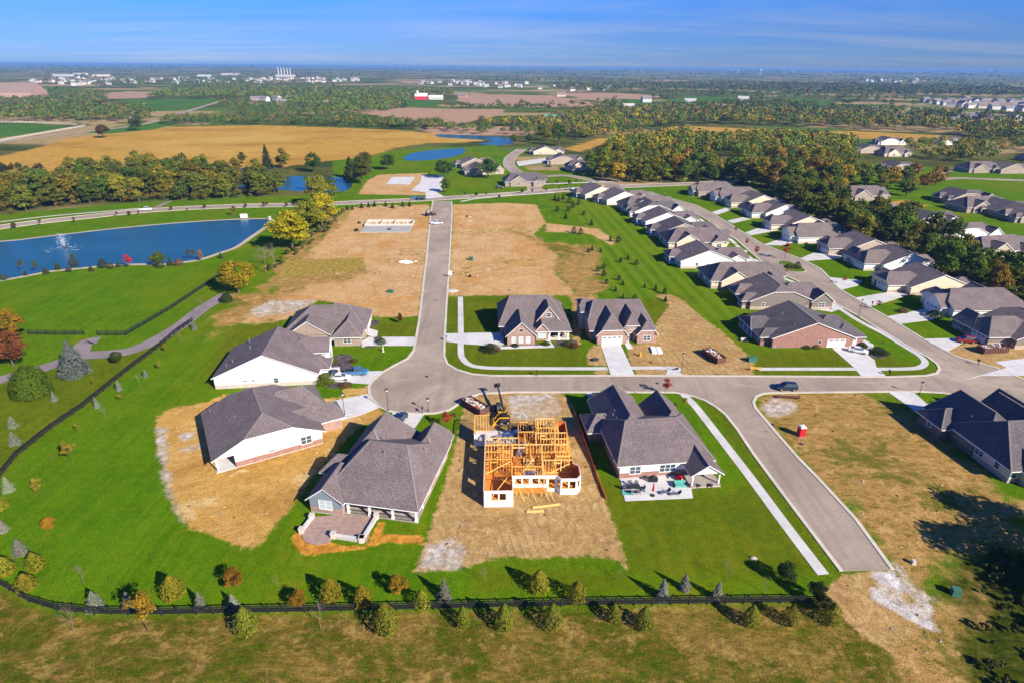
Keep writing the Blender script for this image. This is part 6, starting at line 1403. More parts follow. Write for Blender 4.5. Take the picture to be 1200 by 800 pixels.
# ------------------------------------------------------------------ fences
def rail_fence(lab, px, step=2.6, h=1.35, rails=4, mat='blackwood', cat='fence', name='rail_fence'):
    pl = GP(px); x0, y0 = pl[0]
    t = thing(name, lab, cat, (x0, y0, 0))
    L = sum((Vector(pl[i+1])-Vector(pl[i])).length for i in range(len(pl)-1))
    pts = []
    for i in range(len(pl)-1):
        a = Vector(pl[i]); b2 = Vector(pl[i+1]); n = max(1, round((b2-a).length/step))
        for k in range(n): pts.append(a.lerp(b2, k/n))
    pts.append(Vector(pl[-1])); o = Vector((x0, y0))
    pts = [p-o for p in pts]
    rm = MB()
    for i in range(len(pts)-1):
        for k in range(rails):
            z = .28+k*(h-.36)/(rails-1)
            rm.beam((*pts[i], z), (*pts[i+1], z), .05, .15)
    rm.build('rails', M[mat], t)
    pm = MB(); pm.box(-.08, .08, -.08, .08, 0, h+.08); pm.lathe([(.13, h+.08), (.13, h+.11), (.01, h+.15)], 4)
    p0 = pm.build('post', M[mat], t); p0.location = (*pts[0], 0)
    if len(pts) <= 101:
        for p in pts[1:]:
            c = p0.copy(); COL.objects.link(c); adopt(c, t); c.location = (*p, 0)
    return t
rail_fence('long black rail fence along the bottom of the photo and up the left slope', [(958, 706.5), (935, 706), (700, 709), (400, 716), (250, 719), (170, 720.5), (111, 719.5), (67, 715), (34, 705), (0, 685), (-40, 660)], 2.5)
rail_fence('black rail fence slanting up the left lawn to the path', [(-30, 590), (0, 560), (20, 535), (60, 503), (98, 477), (150, 435), (189, 405.5), (210, 388), (226, 377)], 2.5)
rail_fence('black rail fence below the lake lawn, from the gate up to the yellow tree', [(115, 393), (148, 393), (202, 361.5), (258, 324)], 2.6)
rail_fence('short black rail fence left of the gate gap below the lake lawn', [(34, 392), (66, 392.5), (99, 392.5)], 2.6)
rail_fence('white board fence along the far left pasture', [(-30, 174), (0, 166), (35, 159.5), (84, 151), (100, 148)], 4, 1.6, 3, 'white')
rail_fence('white board fence behind the far left pasture', [(-30, 143.5), (40, 144.5), (90, 147)], 5, 1.8, 3, 'white')
mb = MB()
sl = GP([(672, 480), (680, 502), (690, 530), (700, 560), (710, 585)])
for i in range(len(sl)-1):
    mb.beam((*sl[i], .3), (*sl[i+1], .3), .04, .55)
    for k in range(3): p = Vector(sl[i]).lerp(Vector(sl[i+1]), k/3); mb.beam((*p, 0), (*p, .85), .06, .06)
tag(mb.build('silt_fence', M['orange']), 'low orange silt fence along the right side of the framed house lot', 'silt fence')
# ------------------------------------------------------------------ vehicles
def car_parts(kind='saloon'):
    """x forward; returns [(name, mesh builder, material keys, loc)]"""
    out = []
    b = MB(); W = .9
    def body(sec, mi=0):
        """sections along x: (x, half width, z low, z high, half width top)"""
        k = len(b.v)
        for x, w, z0, z1, wt in sec:
            zm = z0+(z1-z0)*.55
            b.v += [(x, -w*.92, z0), (x, -w, zm), (x, -wt, z1), (x, wt, z1), (x, w, zm), (x, w*.92, z0)]
        n = 6
        for i in range(len(sec)-1):
            for j in range(n):
                q = (j+1) % n
                b.f.append((k+i*n+j, k+(i+1)*n+j, k+(i+1)*n+q, k+i*n+q)[::-1]); b.m.append(mi)
        b.f.append(tuple(k+j for j in range(n))); b.m.append(mi); b.f.append(tuple(k+(len(sec)-1)*n+j for j in reversed(range(n)))); b.m.append(mi)
    if kind == 'pickup':
        body([(-2.75, .86, .45, .95, .8), (-2.7, .95, .38, 1.1, .9), (-.35, .97, .34, 1.12, .92), (.9, .98, .34, 1.14, .9), (1.2, .98, .34, 1.12, .88), (2.45, .94, .34, 1.04, .82), (2.72, .82, .42, .88, .72)])
        cab = [(-.45, .84, 1.1, 1.12, .8), (-.3, .86, 1.1, 1.8, .72), (.8, .86, 1.1, 1.82, .72), (1.45, .86, 1.1, 1.12, .8)]
    elif kind == 'suv':
        body([(-2.3, .84, .42, .9, .76), (-2.25, .93, .36, 1.08, .86), (0, .95, .32, 1.08, .88), (1.1, .95, .32, 1.06, .86), (2.05, .92, .32, .98, .78), (2.32, .78, .4, .8, .68)])
        cab = [(-2.2, .82, 1.05, 1.08, .76), (-2.0, .84, 1.05, 1.66, .68), (.4, .84, 1.05, 1.7, .7), (1.25, .84, 1.05, 1.07, .78)]
    else:
        body([(-2.3, .8, .42, .8, .7), (-2.2, .9, .34, .98, .8), (-1.3, .92, .3, 1.0, .84), (1.0, .92, .3, .98, .84), (2.0, .88, .3, .86, .74), (2.28, .74, .38, .7, .62)])
        cab = [(-1.75, .78, .95, .99, .72), (-1.0, .8, .95, 1.4, .62), (.25, .8, .95, 1.43, .63), (1.2, .8, .95, .98, .74)]
    out.append(('body', b, 'paint', (0, 0, 0)))
    g = MB(); b2 = b; b = g
    k = 0
    for x, w, z0, z1, wt in cab: g.v += [(x, -w, z0), (x, -wt, z1), (x, wt, z1), (x, w, z0)]
    for i in range(len(cab)-1):
        for j in range(3):
            g.f.append((i*4+j, i*4+j+1, (i+1)*4+j+1, (i+1)*4+j)); g.m.append(0)
    out.append(('windows', g, 'glass', (0, 0, 0)))
    rf = MB(); (x0, _, _, zt, wt) = cab[1]; (x1, _, _, zt1, wt1) = cab[2]
    rf.hexa([(x0-.05, -wt, zt-.01), (x1+.05, -wt1, zt1-.01), (x1+.05, wt1, zt1-.01), (x0-.05, wt, zt-.01)], [(x0, -wt*.95, zt+.05), (x1, -wt1*.95, zt1+.05), (x1, wt1*.95, zt1+.05), (x0, wt*.95, zt+.05)])
    for s in (-1, 1):
        for q in range(len(cab)-1):
            pass
        for i in (1, 2):
            xe = cab[0][0] if i == 1 else cab[3][0]
            rf.beam((cab[i][0], s*cab[i][4]*1.01, cab[i][3]), (xe, s*cab[0][1]*1.01, cab[0][2]), .07, .07)
    out.append(('roof', rf, 'paint', (0, 0, 0)))
    if kind == 'pickup':
        bed = MB(); bed.box(-2.62, -.45, -.78, .78, 1.122, 1.128); out.append(('truck_bed', bed, 'dark', (0, 0, 0)))
    xf, xr = (1.72, -1.72) if kind == 'pickup' else (1.4, -1.4)
    for x in (xf, xr):
        for y in (-.86, .86): out.append(('wheel', None, 'tyre', (x, y, .35)))
    xh = 2.7 if kind == 'pickup' else 2.28
    for y in (-.6, .6):
        h = MB(); h.box(xh-.12, xh+.03, y-.16, y+.16, .62, .78); out.append(('headlight', h, 'lens', (0, 0, 0)))
        h = MB(); h.box(-xh-.04, -xh+.1, y-.16, y+.16, .72, .9); out.append(('tail_light', h, 'tail', (0, 0, 0)))
    return out
WHEEL = MB()
for s in (-1, 1): pass
WHEEL.tube((0, -.12, 0), (0, .12, 0), .35, .35, 16)
_w = WHEEL.build('wheel', M['tyre']); WHEELM = _w.data; COL.objects.unlink(_w); bpy.data.objects.remove(_w)
RIM = MB(); RIM.tube((0, -.14, 0), (0, .14, 0), .2, .2, 10); _w = RIM.build('rim', M['steel']); RIMM = _w.data; COL.objects.unlink(_w); bpy.data.objects.remove(_w)
def car(lab, xy, deg, paint, kind='saloon', name='parked_car', cat='car', z=.07, group=None):
    t = thing(name, lab, cat, (*xy, z), math.radians(deg), group)
    for nm, mb, mt, loc in car_parts(kind):
        if nm == 'wheel':
            o = obj_of('wheel', WHEELM, t); o.location = loc; r_ = obj_of('rim', RIMM, o)
        else:
            mb.build(nm, M[paint if mt == 'paint' else mt], t, smooth=False)
    return t
car('dark blue hatchback driving along the cross street', G(921, 456), 178, 'car_dark', 'suv', 'moving_car', z=.04)
car('white saloon parked on the drive of the brick corner house', G(1005, 413), -28, 'car_white')
car('dark red car parked on the drive across the curving street', G(1131, 401), 172, 'car_red', 'suv')
car('blue pickup truck parked on the white gabled house drive', G(418, 438.5), 2, 'car_blue', 'pickup', cat='pickup truck')
car('white saloon beside the blue pickup on the drive', G(399, 444.5), 4, 'car_white', z=.1)
car('dark saloon parked below the blue pickup at the white gabled house', G(388, 441), 80, 'car_dark', z=.1)
car('white pickup truck at the kerb of the long street by the foundation', G(512, 263), 186, 'car_white', 'pickup', cat='pickup truck')
car('dark blue car nearest the drive at the upper road junction', G(487, 233.8), 4, 'car_blue', name='parked_car')
car('dark green car right of the blue one at the upper road junction', G(494, 234.6), 4, 'car_dark', 'suv')
car('silver pickup on the left collector road above the lake', G(171, 247), 15, 'car_white', 'pickup', 'moving_car', 'pickup truck')
car('silver car on the collector road right of the junction', G(668, 222.5), 12, 'car_silver', name='moving_car')
car('dark car on the drive of the slate roofed close', G(643, 196), 5, 'car_black', 'suv')
car('dark car on the drive in front of the hipped house with terrace, under its shade', G(700, 470), 97, 'car_dark', 'suv', z=.12)
car('blue car standing right of the dark one on the same shaded drive', G(711, 470), 97, 'car_blue', z=.12)
car('dark car on the drive behind the grey house with porch', G(470, 493), 80, 'car_dark', z=.13)
car('black car parked beside the tan brick house by the junction', G(586, 221), 20, 'car_black', 'suv', z=.02)
# ------------------------------------------------------------------ building site plant
def dumpster(lab, xy, deg, L=6.2):
    t = thing('dumpster', lab, 'dumpster', (*xy, 0), math.radians(deg))
    b = MB(); W = 1.2; h = 1.5
    b.box(-L/2, L/2, -W, W, .18, .28); b.box(-L/2, L/2, -W, -W+.07, .28, h); b.box(-L/2, L/2, W-.07, W, .28, h); b.box(-L/2, -L/2+.07, -W+.07, W-.07, .28, h); b.box(L/2-.07, L/2, -W+.07, W-.07, .28, h)
    b.build('container', M['rust'], t)
    r = MB(); n = 9
    for i in range(n+1):
        x = -L/2+.05+(L-.1)*i/n
        for s in (-1, 1): r.box(x-.05, x+.05, s*(W+.045)-.044, s*(W+.045)+.044, .2, h)
    for s in (-1, 1): r.box(-L/2-.04, L/2+.04, s*(W+.02)-.06, s*(W+.02)+.06, h, h+.1)
    r.box(-L/2-.06, -L/2+.06, -W, W, h, h+.1); r.box(L/2-.06, L/2+.06, -W, W, h, h+.1)
    r.build('ribs', M['rust'], t)
    d = MB(); q = random.Random(int(xy[0]*10))
    for i in range(60):
        c = Vector((q.uniform(-L/2+.5, L/2-.5), q.uniform(-W+.3, W-.3), q.uniform(1.0, 1.5))); a = Vector((q.uniform(-1, 1), q.uniform(-1, 1), q.uniform(-.4, .4))).normalized()*q.uniform(.2, .7)
        d.beam(c-a, c+a, q.uniform(.1, .4), q.uniform(.05, .25), q.choice((0, 0, 1, 2)))
    d.box(-L/2+.1, L/2-.1, -W+.1, W-.1, .3, 1.0, 0)
    d.build('debris', [M['debris'], M['tarp'], M['osbd']], t)
    return t
dumpster('rusty open dumpster full of rubble at the street edge of the framed house', G(557, 479), -47)
dumpster('rusty open dumpster standing on bare soil right of the steep gabled house', G(836, 420), -70)
dumpster('long rusty dumpster beside the gravel drive at the right edge', G(1162, 412), 8, 7)
def telehandler():
    t = thing('telehandler', 'yellow telehandler with its dark boom reaching over the street beside the dumpster', 'telehandler', (*G(587, 484), 0), math.radians(100))
    b = MB(); b.box(-2.2, 1.9, -.75, .75, .6, 1.25); b.box(-2.5, -1.5, -.85, .85, .7, 1.5); b.box(.6, 1.9, -.9, -.3, 1.2, 1.5); b.build('chassis', M['yellow'], t)
    c = MB(); c.hexa([(-.9, .1, 1.25), (.7, .1, 1.25), (.7, .95, 1.25), (-.9, .95, 1.25)], [(-.75, .15, 2.5), (.35, .15, 2.5), (.35, .9, 2.5), (-.75, .9, 2.5)]); c.build('cab', M['glass'], t)
    r = MB(); r.box(-.8, .4, .12, .93, 2.5, 2.58)
    for x, y in ((-.85, .12), (-.85, .93), (.6, .12), (.6, .93)): r.beam((x, y, 1.25), (x*.85 if x < 0 else .38, y, 2.5), .07, .07)
    r.build('cab_frame', M['dark'], t)
    bm = MB(); bm.beam((-2.0, -.3, 1.8), (3.2, -.3, 2.5), .42, .48); bm.build('boom', M['dark'], t)
    b2 = MB(); b2.beam((3.0, -.3, 2.47), (7.2, -.3, 3.05), .3, .34); b2.build('boom_extension', M['dark'], t)
    f = MB()
    for y in (-.75, .15): f.beam((7.2, y, 2.4), (8.4, y, 2.4), .12, .07)
    f.box(7.12, 7.22, -1, .4, 2.3, 3.3); f.build('fork', M['dark'], t)
    for x in (-1.5, 1.3):
        for y in (-.95, .95):
            o = obj_of('wheel', WHEELM, t); o.location = (x, y, .62); o.scale = (1.8, 1.8, 1.8); q = obj_of('rim', RIMM, o)
telehandler()
def excavator_boom():
    t = thing('skid_loader', 'dark machine with a yellow arm working beside the framed house garage', 'loader', (*G(590, 495), 0), math.radians(190))
    b = MB(); b.box(-1.3, .9, -.6, .6, .4, 1.1); b.box(-1.3, -.7, -.7, .7, 1.1, 1.5); b.build('chassis', M['dark'], t)
    c = MB(); c.box(-.7, .5, -.5, .5, 1.1, 2.0); c.box(-.75, .55, -.55, .55, 2.0, 2.1); c.build('cab', M['black'], t)
    for s in (-.72, .72):
        a = MB(); a.beam((-1.1, s, 1.5), (1.0, s, 1.7), .14, .22); a.beam((1.0, s, 1.7), (1.9, s, .5), .14, .2); a.build('arm', M['yellow'], t)
    k = MB(); k.hexa([(1.7, -.95, .1), (2.6, -.95, .1), (2.6, .95, .1), (1.7, .95, .1)], [(1.8, -.95, .8), (2.1, -.95, .8), (2.1, .95, .8), (1.8, .95, .8)]); k.build('bucket', M['yellow'], t)
    for x in (-.8, .55):
        for y in (-.8, .8):
            o = obj_of('wheel', WHEELM, t); o.location = (x, y, .42); o.scale = (1.2, 1.5, 1.2); obj_of('rim', RIMM, o)
excavator_boom()
def loader_far(lab, xy, deg):
    t = thing('tractor', lab, 'tractor', (*xy, 0), math.radians(deg))
    b = MB(); b.box(-1.8, 1.6, -.7, .7, .7, 1.5); b.box(.2, 1.7, -.55, .55, 1.5, 1.8); b.build('body', M['dark'], t)
    c = MB(); c.box(-1.3, .1, -.65, .65, 1.5, 2.7); c.box(-1.4, .2, -.75, .75, 2.7, 2.82); c.build('cab', M['grey'], t)
    a = MB(); a.beam((1.2, -.6, 1.2), (3.0, -.6, .6), .14, .2); a.beam((1.2, .6, 1.2), (3.0, .6, .6), .14, .2); a.box(2.9, 3.4, -1.1, 1.1, .1, .9); a.build('bucket', M['rust'], t)
    for x, k in ((-1.1, 2.0), (1.2, 1.5)):
        for y in (-.95, .95): o = obj_of('wheel', WHEELM, t); o.location = (x, y, .35*k); o.scale = (k, k, k)
loader_far('dark tractor loader standing on the graded soil right of the foundation walls', G(503, 253), 30)
def toilet():
    t = thing('portable_toilet', 'red portable toilet with pale roof on the dry corner lot', 'portable toilet', (*G(938, 510), 0), math.radians(8))
    b = MB(); b.box(-.58, .58, -.58, .58, .12, 2.0)
    for s in (-1, 1):
        for q in (-.3, 0, .3): b.box(s*.58-.02, s*.58+.02, q-.06, q+.06, .3, 1.9); b.box(q-.06, q+.06, .56, .6, .3, 1.9)
    b.build('cabin', M['red'], t)
    d = MB(); d.box(-.4, .4, -.615, -.582, .2, 1.9); d.box(.25, .33, -.65, -.616, 1.0, 1.12); d.build('door', M['redfab'], t)
    r = MB(); r.lathe([(.86, 2.0), (.86, 2.08), (.66, 2.26), (.2, 2.36)], 4)
    for i in range(len(r.v)):
        x, y, z = r.v[i]; c = math.cos(math.pi/4); r.v[i] = (x*c-y*c, x*c+y*c, z)
    r.tube((.3, .3, 2.2), (.3, .3, 2.5), .06, .06, 8); r.build('roof', M['white'], t)
    k = MB(); k.box(-.66, .66, -.66, .66, 0, .12); k.build('skid', M['grey'], t)
toilet()
# foundation of the next house by the long street
def foundation():
    t = thing('house_foundation', 'pale concrete foundation walls of a house just begun on the graded soil', 'foundation', (*G(422, 273), 0), math.radians(3))
    b = MB()
    W, D = 21.5, 20
    b.box(0, W, 0, 11, -.1, .35); b.build('slab', M['footing'], t)
    w = MB()
    for (x0, x1, y0, y1) in ((0, W, 11, 11.4), (0, W, 19.6, 20), (0, .4, 11.4, 19.6), (W-.4, W, 11.4, 19.6), (7, 7.3, 11.4, 19.6), (13, 13.3, 11.4, 19.6), (17, 17.3, 11.4, 16)): w.box(x0, x1, y0, y1, -.1, 1.2)
    w.build('wall', M['stone'], t)
    p = MB()
    for x in (2, 5, 9, 11, 15, 19): p.box(x-.2, x+.2, 14, 14.4, 0, 1.6)
    p.build('pier', M['concrete'], t)
foundation()
for (px, py, sx, sy, sz, mt, lab, nm, cat) in [(418, 271, 2, 2, 1.2, 'black', 'black covered pile at the lower left corner of the foundation', 'pile', 'pile'), (421, 262, 1.6, 1.6, 1.0, 'black', 'black covered pile at the left side of the foundation', 'pile', 'pile'),
    (456, 270, 2.4, 1.6, .9, 'dark', 'dark bundle lying on the foundation slab', 'bundle', 'bundle'), (475, 308, 5, 2.2, .9, 'tarp', 'white wrapped pile lying on the graded soil left of the street', 'wrapped_pile', 'pile'),
    (552, 305, 1.4, 1.0, 1.1, 'green', 'dark green utility box on the graded soil right of the street', 'utility_box', 'utility box'), (551, 325, .7, .7, .8, 'dark', 'small dark box on the graded soil below the green utility box', 'utility_box', 'utility box'),
    (530, 341, 4, 3, .35, 'stone', 'pale heap of gravel at the kerb of the long street', 'gravel_heap', 'heap'), (547, 254, 1.4, 1, .6, 'dark', 'dark lump of debris on the soil right of the long street', 'debris_pile', 'debris'),
    (458, 343, 1.6, .9, .8, 'green', 'green utility box on the graded soil behind the hipped brick house', 'utility_box', 'utility box'),
    (750, 417, .7, .7, 1.0, 'yellow', 'yellow drum on the soil in front of the steep gabled house', 'drum', 'drum'), (769, 411, 2.6, 3.6, .5, 'tarp', 'pile of white panels beside the steep gabled house', 'panel_pile', 'panels'),
    (881, 423, 2.2, 1.1, 1.1, 'green', 'green utility box at the edge of the soil below the brick corner house', 'utility_box', 'utility box'), (697, 422, 2.2, 1.3, .7, 'dark', 'dark rubble pile at the pavement between the two brick houses', 'debris_pile', 'debris'),
    (885, 434, 2.6, .5, .9, 'lumber', 'wooden barrier at the start of the pavement below the corner house', 'barrier', 'barrier'), (923, 466, 4.6, 1.0, .5, 'rust', 'brown timber lying on the verge at the corner of the dry lot', 'timber_pile', 'timber'),
    (1119, 696, 1.0, .9, 1.0, 'green', 'pale topped utility box on the rough grass at lower right', 'utility_box', 'utility box'), (1070, 660, .45, .45, .6, 'stone', 'small pale marker in the green patch past the road end', 'marker_post', 'marker'),
    (883, 654, 1.0, .7, .3, 'stone', 'pale stone on the mown lawn near the dark evergreen', 'boulder', 'stone'), (316, 257.5, 1, 1, 1.4, 'stone', 'pale pump box at the lake corner', 'pump_box', 'box'), (286, 255, 3, 1.4, 1.5, 'white', 'white pump housing on the far lake bank', 'pump_box', 'box'),
    (532, 487.5, .6, .3, .6, 'dark', 'dark meter box on the soil by the street lamp', 'meter_box', 'box')]:
    mb = MB(); q = random.Random(int(px))
    if nm in ('pile', 'gravel_heap', 'debris_pile', 'boulder', 'wrapped_pile', 'bundle'):
        mb.lathe([(.5, 0), (.52, .25), (.42, .62), (.22, .9), (.05, 1)], 11)
        mb.v = [(x*sx*(1+q.uniform(-.15, .15)), y*sy*(1+q.uniform(-.15, .15)), z*sz*(1+q.uniform(-.12, .12))) for x, y, z in mb.v]
    elif nm == 'drum':
        mb.lathe([(.32, 0), (.34, .05), (.31, .35), (.33, .5), (.31, .65), (.34, .95), (.3, 1)], 12)
    elif nm == 'panel_pile':
        for k in range(5): mb.box(-1.3+q.uniform(-.1, .1), -.1, -1.8, 1.8+q.uniform(-.1, .1), k*.1, k*.1+.08); mb.box(.12, 1.3+q.uniform(-.1, .1), -1.8, 1.6+q.uniform(-.1, .1), k*.09, k*.09+.07)
    elif nm == 'timber_pile':
        for k in range(9): mb.beam((-sx/2+q.uniform(-.3, .3), q.uniform(-.4, .4), .1+.05*k), (sx/2+q.uniform(-.3, .3), q.uniform(-.4, .4), .1+.05*k), .2, .1)
    elif nm == 'barrier':
        for s in (-1, 1): mb.beam((s*1.1, -.3, 0), (s*1.1, 0, .95), .1, .1); mb.beam((s*1.1, .3, 0), (s*1.1, 0, .95), .1, .1)
        for z in (.5, .85): mb.box(-1.3, 1.3, -.05, .05, z-.1, z+.1)
    else:
        mb.box(-sx/2, sx/2, -sy/2, sy/2, .08, sz); mb.box(-sx/2-.08, sx/2+.08, -sy/2-.08, sy/2+.08, 0, .08); mb.box(-sx/2-.04, sx/2+.04, -sy/2-.04, sy/2+.04, sz, sz+.07)
    o = mb.build(nm, M[mt]); o.location = (*G(px, py), 0); o.rotation_euler = (0, 0, q.uniform(-.3, .3)); tag(o, lab, cat)
# ------------------------------------------------------------------ street furniture
def lamp(lab, xy, h=4.6):
    t = thing('street_lamp', lab, 'street lamp', (*xy, 0))
    p = MB(); p.tube((0, 0, 0), (0, 0, .5), .13, .1, 10); p.tube((0, 0, .5), (0, 0, h), .065, .05, 8); p.build('pole', M['black'], t)
    l = MB(); l.lathe([(.1, h), (.2, h+.12), (.26, h+.5)], 8); l.build('lantern', M['lens'], t)
    c = MB(); c.lathe([(.36, h+.5), (.2, h+.7), (.03, h+.8)], 8); c.build('cap', M['black'], t)
for px, py, lab in [(455, 481, 'black street lamp at the inner edge of the street bulb'), (404, 486, 'black street lamp by the drive of the clipped gable house'), (798, 437, 'black street lamp at the pavement end right of the steep gabled house'), (1006, 371, 'black street lamp on the verge of the curving street'), (1077, 462, 'short black street lamp by the drive of the dark brick house'), (502, 482, 'short black lamp at the drive of the grey house with porch')]:
    lamp(lab, G(px, py), 4.6 if 'short' not in lab else 2.6)
def mailbox(lab, xy, deg=0):
    t = thing('mailbox', lab, 'mailbox', (*xy, 0), math.radians(deg))
    p = MB(); p.box(-.06, .06, -.06, .06, 0, 1.1); p.box(-.06, .06, -.06, .5, .85, .95); p.build('post', M['black'], t)
    b = MB(); b.box(-.14, .14, -.1, .55, 1.1, 1.3)
    for i in range(6):
        a0 = math.pi*i/6; a1 = math.pi*(i+1)/6
        b.quad((.14*math.cos(a0), -.1, 1.3+.14*math.sin(a0)), (.14*math.cos(a0), .55, 1.3+.14*math.sin(a0)), (.14*math.cos(a1), .55, 1.3+.14*math.sin(a1)), (.14*math.cos(a1), -.1, 1.3+.14*math.sin(a1)))
    b.build('box', M['black'], t)
    f = MB(); f.box(.145, .165, .0, .05, 1.15, 1.5); f.build('flag', M['red'], t)
for px, py, lab in [(523, 399.5, 'black mailbox at the drive of the brick house by the long street'), (629, 440.5, 'black mailbox on the verge below the porch brick house'), (722, 459, 'black mailbox at the drive of the hipped house with terrace'), (495, 484, 'black mailbox at the street bulb by the grey house'), (1146, 427.5, 'black mailbox at the gravel drive on the right'), (1042, 440, 'black mailbox at the corner house drive'), (1022, 359, 'black mailbox on the far kerb of the curving street')]:
    mailbox(lab, G(px, py))
t = thing('site_sign', 'white sign board on a post at the kerb of the long street', 'sign', (*G(528, 325), 0))
p = MB(); p.box(-.05, .05, -.05, .05, 0, 2.0); p.build('post', M['white'], t); p = MB(); p.box(-.55, .55, -.09, -.05, .9, 2.3); p.build('board', M['white'], t)
for px, py, lab in [(441, 412, 'pale statue in a small bed on the lawn by the hipped brick house'), ]:
    t = thing('statue', lab, 'statue', (*G(449, 412), 0)); b = MB(); b.lathe([(.35, 0), (.35, .12), (.2, .2), (.2, .5)], 10); b.build('pedestal', M['stone'], t)
    b = MB(); b.lathe([(.16, .5), (.24, .8), (.2, 1.15), (.1, 1.3), (.13, 1.45), (.03, 1.6)], 10); b.build('figure', M['stone'], t)
# shrubs in beds
for i, (px, py, w, h, col, lab) in enumerate([(381, 449, 1.7, 2.2, (.11, .14, .012), 'yellow-green conical bush at the corner of the white gabled house'), (447, 403, 1.2, 1.5, C_GRN, 'green bush at the drive of the hipped brick house'), (390, 424, 1.3, 1.0, (.10, .12, .02), 'low green bush in the stony bed by the white house front'), (575, 411, 2.0, 1.6, C_DGR, 'dark round bush at the drive of the porch brick house'), (580, 411.5, 1.6, 1.2, (.16, .09, .05), 'brownish bush beside the dark round one'),
        (604, 406, 1.0, .8, C_DGR, 'low dark bush at the brick front, left one'), (640, 404, 1.0, .8, C_GRN, 'low green bush at the brick front, right one'), (666, 405, 1.3, 1.0, C_OLV, 'olive bush right of the brick house porch'), (673, 407, 1.4, 1.1, (.14, .06, .04), 'reddish bush at the right end of the porch bed'), (1029, 414, 1.9, 1.4, C_DGR, 'dark bush in the round bed of the corner house'), (1036, 415, 1.6, 1.0, C_OLV, 'olive bush at the rim of the round bed'), (1010, 406, 1.4, 1.0, C_DGR, 'dark bush beside the corner house garage'),
        (925, 314, 1.6, 1.3, C_OLV, 'olive bush on the planted street island'), (934, 315, 1.2, 2.2, C_DGR, 'upright dark bush on the planted street island'), (1095, 372, 2.2, 1.8, C_DGR, 'dark bushes in front of the white side wall house'), (1058, 366, 1.3, 1.0, (.14, .05, .04), 'reddish bush by the drive across the curving street'), (945, 408, 1.0, .7, C_DGR, 'small dark bush at the foot of the brick gable, left one'), (957, 408, 1.0, .8, (.2, .12, .02), 'small orange bush at the foot of the brick gable, right one'), (444, 398, .9, .9, C_BRN, 'brown bush in the dark bed at the curved walk'), (405, 452, 1.4, .7, C_BRN, 'low brown bush in the bed below the white saloon'),
        (415, 424, 1.0, .8, C_OLV, 'olive bush at the right side of the stony bed'), (691, 223, 3.0, 2.2, (.10, .11, .02), 'bushy shrub at the corner of the last row house')]):
    x, y = G(px, py); t = thing('shrub', lab, 'shrub', (x, y, 0)); t.scale = (w*2.2/.8, w*2.2/.8, h*1.25); obj_of('crown', R.choice(EGG), t, col)
# ------------------------------------------------------------------ patio behind the grey house
pt = [(369, 606), (404, 603), (440, 605), (430, 636), (425, 634), (392, 630), (384, 637), (372, 639), (361, 637), (355, 632), (354, 626)]
sheet('patio', pt, M['paver'], .16)
for p, q, lab in [((354, 624), (366, 608), 'low pale seat wall on the left side of the brick patio'), ((391, 629.5), (424, 634.5), 'low pale seat wall on the lower side of the brick patio'), ((425, 634), (441.5, 607), 'low pale seat wall on the right side of the brick patio')]:
    a = Vector(G(*p)); b2 = Vector(G(*q)); t = thing('seat_wall', lab, 'seat wall', (*a, 0)); d = b2-a
    w = MB(); w.beam((0, 0, .3), (d.x, d.y, .3), .4, .6); w.build('wall', M['stone'], t)
    w = MB(); w.beam((0, 0, .64), (d.x, d.y, .64), .52, .08); w.build('cap', M['concrete'], t)
    for k, e in (('pillar', Vector((0, 0))), ('pillar', d)):
        w = MB(); w.box(e.x-.35, e.x+.35, e.y-.35, e.y+.35, 0, .95); w.box(e.x-.42, e.x+.42, e.y-.42, e.y+.42, .95, 1.05); w.build(k, M['stone'], t)
# terrace of the hipped house with its furniture
sheet('patio', [(732.5, 587), (812, 583.5), (810, 572), (845, 570), (812, 556), (726, 557)], M['concrete'], .1)
def chair(lab, x, y, rz, mt='cushion', group=None, w=.62):
    t = thing('patio_chair', lab, 'chair', (x, y, .1), rz, group)
    s = MB(); s.box(-w/2, w/2, -w/2, w/2, .36, .46); s.build('seat', M[mt], t)
    s = MB(); s.hexa([(-w/2, w/2-.08, .46), (w/2, w/2-.08, .46), (w/2, w/2, .46), (-w/2, w/2, .46)], [(-w/2, w/2+.05, .98), (w/2, w/2+.05, .98), (w/2, w/2+.12, .98), (-w/2, w/2+.12, .98)]); s.build('backrest', M[mt], t)
    for a in (-1, 1):
        for c in (-1, 1): l = MB(); l.beam((a*w*.45, c*w*.45, 0), (a*w*.42, c*w*.42, .36), .05, .05); l.build('leg', M['black'], t)
        l = MB(); l.beam((a*w*.5, -w*.4, .62), (a*w*.5, w*.5, .66), .06, .05); l.beam((a*w*.5, -w*.4, .4), (a*w*.5, -w*.4, .62), .05, .05); l.build('armrest', M['black'], t)
    return t
tx, ty = G(743, 574)
t = thing('patio_table', 'dark rectangular dining table on the left half of the terrace', 'table', (tx, ty, .1), .1)
s = MB(); s.box(-1.0, 1.0, -.55, .55, .68, .74); s.build('tabletop', M['dark'], t)
for a in (-1, 1):
    for c in (-1, 1): s = MB(); s.box(a*.9-.04, a*.9+.04, c*.45-.04, c*.45+.04, 0, .68); s.build('leg', M['black'], t)
for (dx, dy, rz, lab) in [(-.55, -.95, math.pi, 'dark chair at the dining table, front left'), (.55, -.95, math.pi, 'dark chair at the dining table, front right'), (-.55, .95, 0, 'dark chair at the dining table, back left'), (.55, .95, 0, 'dark chair at the dining table, back right'), (1.45, 0, -math.pi/2, 'dark chair at the right end of the dining table'), (-1.45, 0, math.pi/2, 'dark chair at the left end of the dining table')]:
    chair(lab, tx+dx, ty+dy, rz, 'cushion', 'dining chairs on the terrace')
o = MB(); o.box(-.9, .9, -.6, .6, 0, .02); q = o.build('mat', M['teal']); q.location = (*G(735, 577.5), .102); tag(q, 'small teal mat lying on the terrace corner', 'mat')
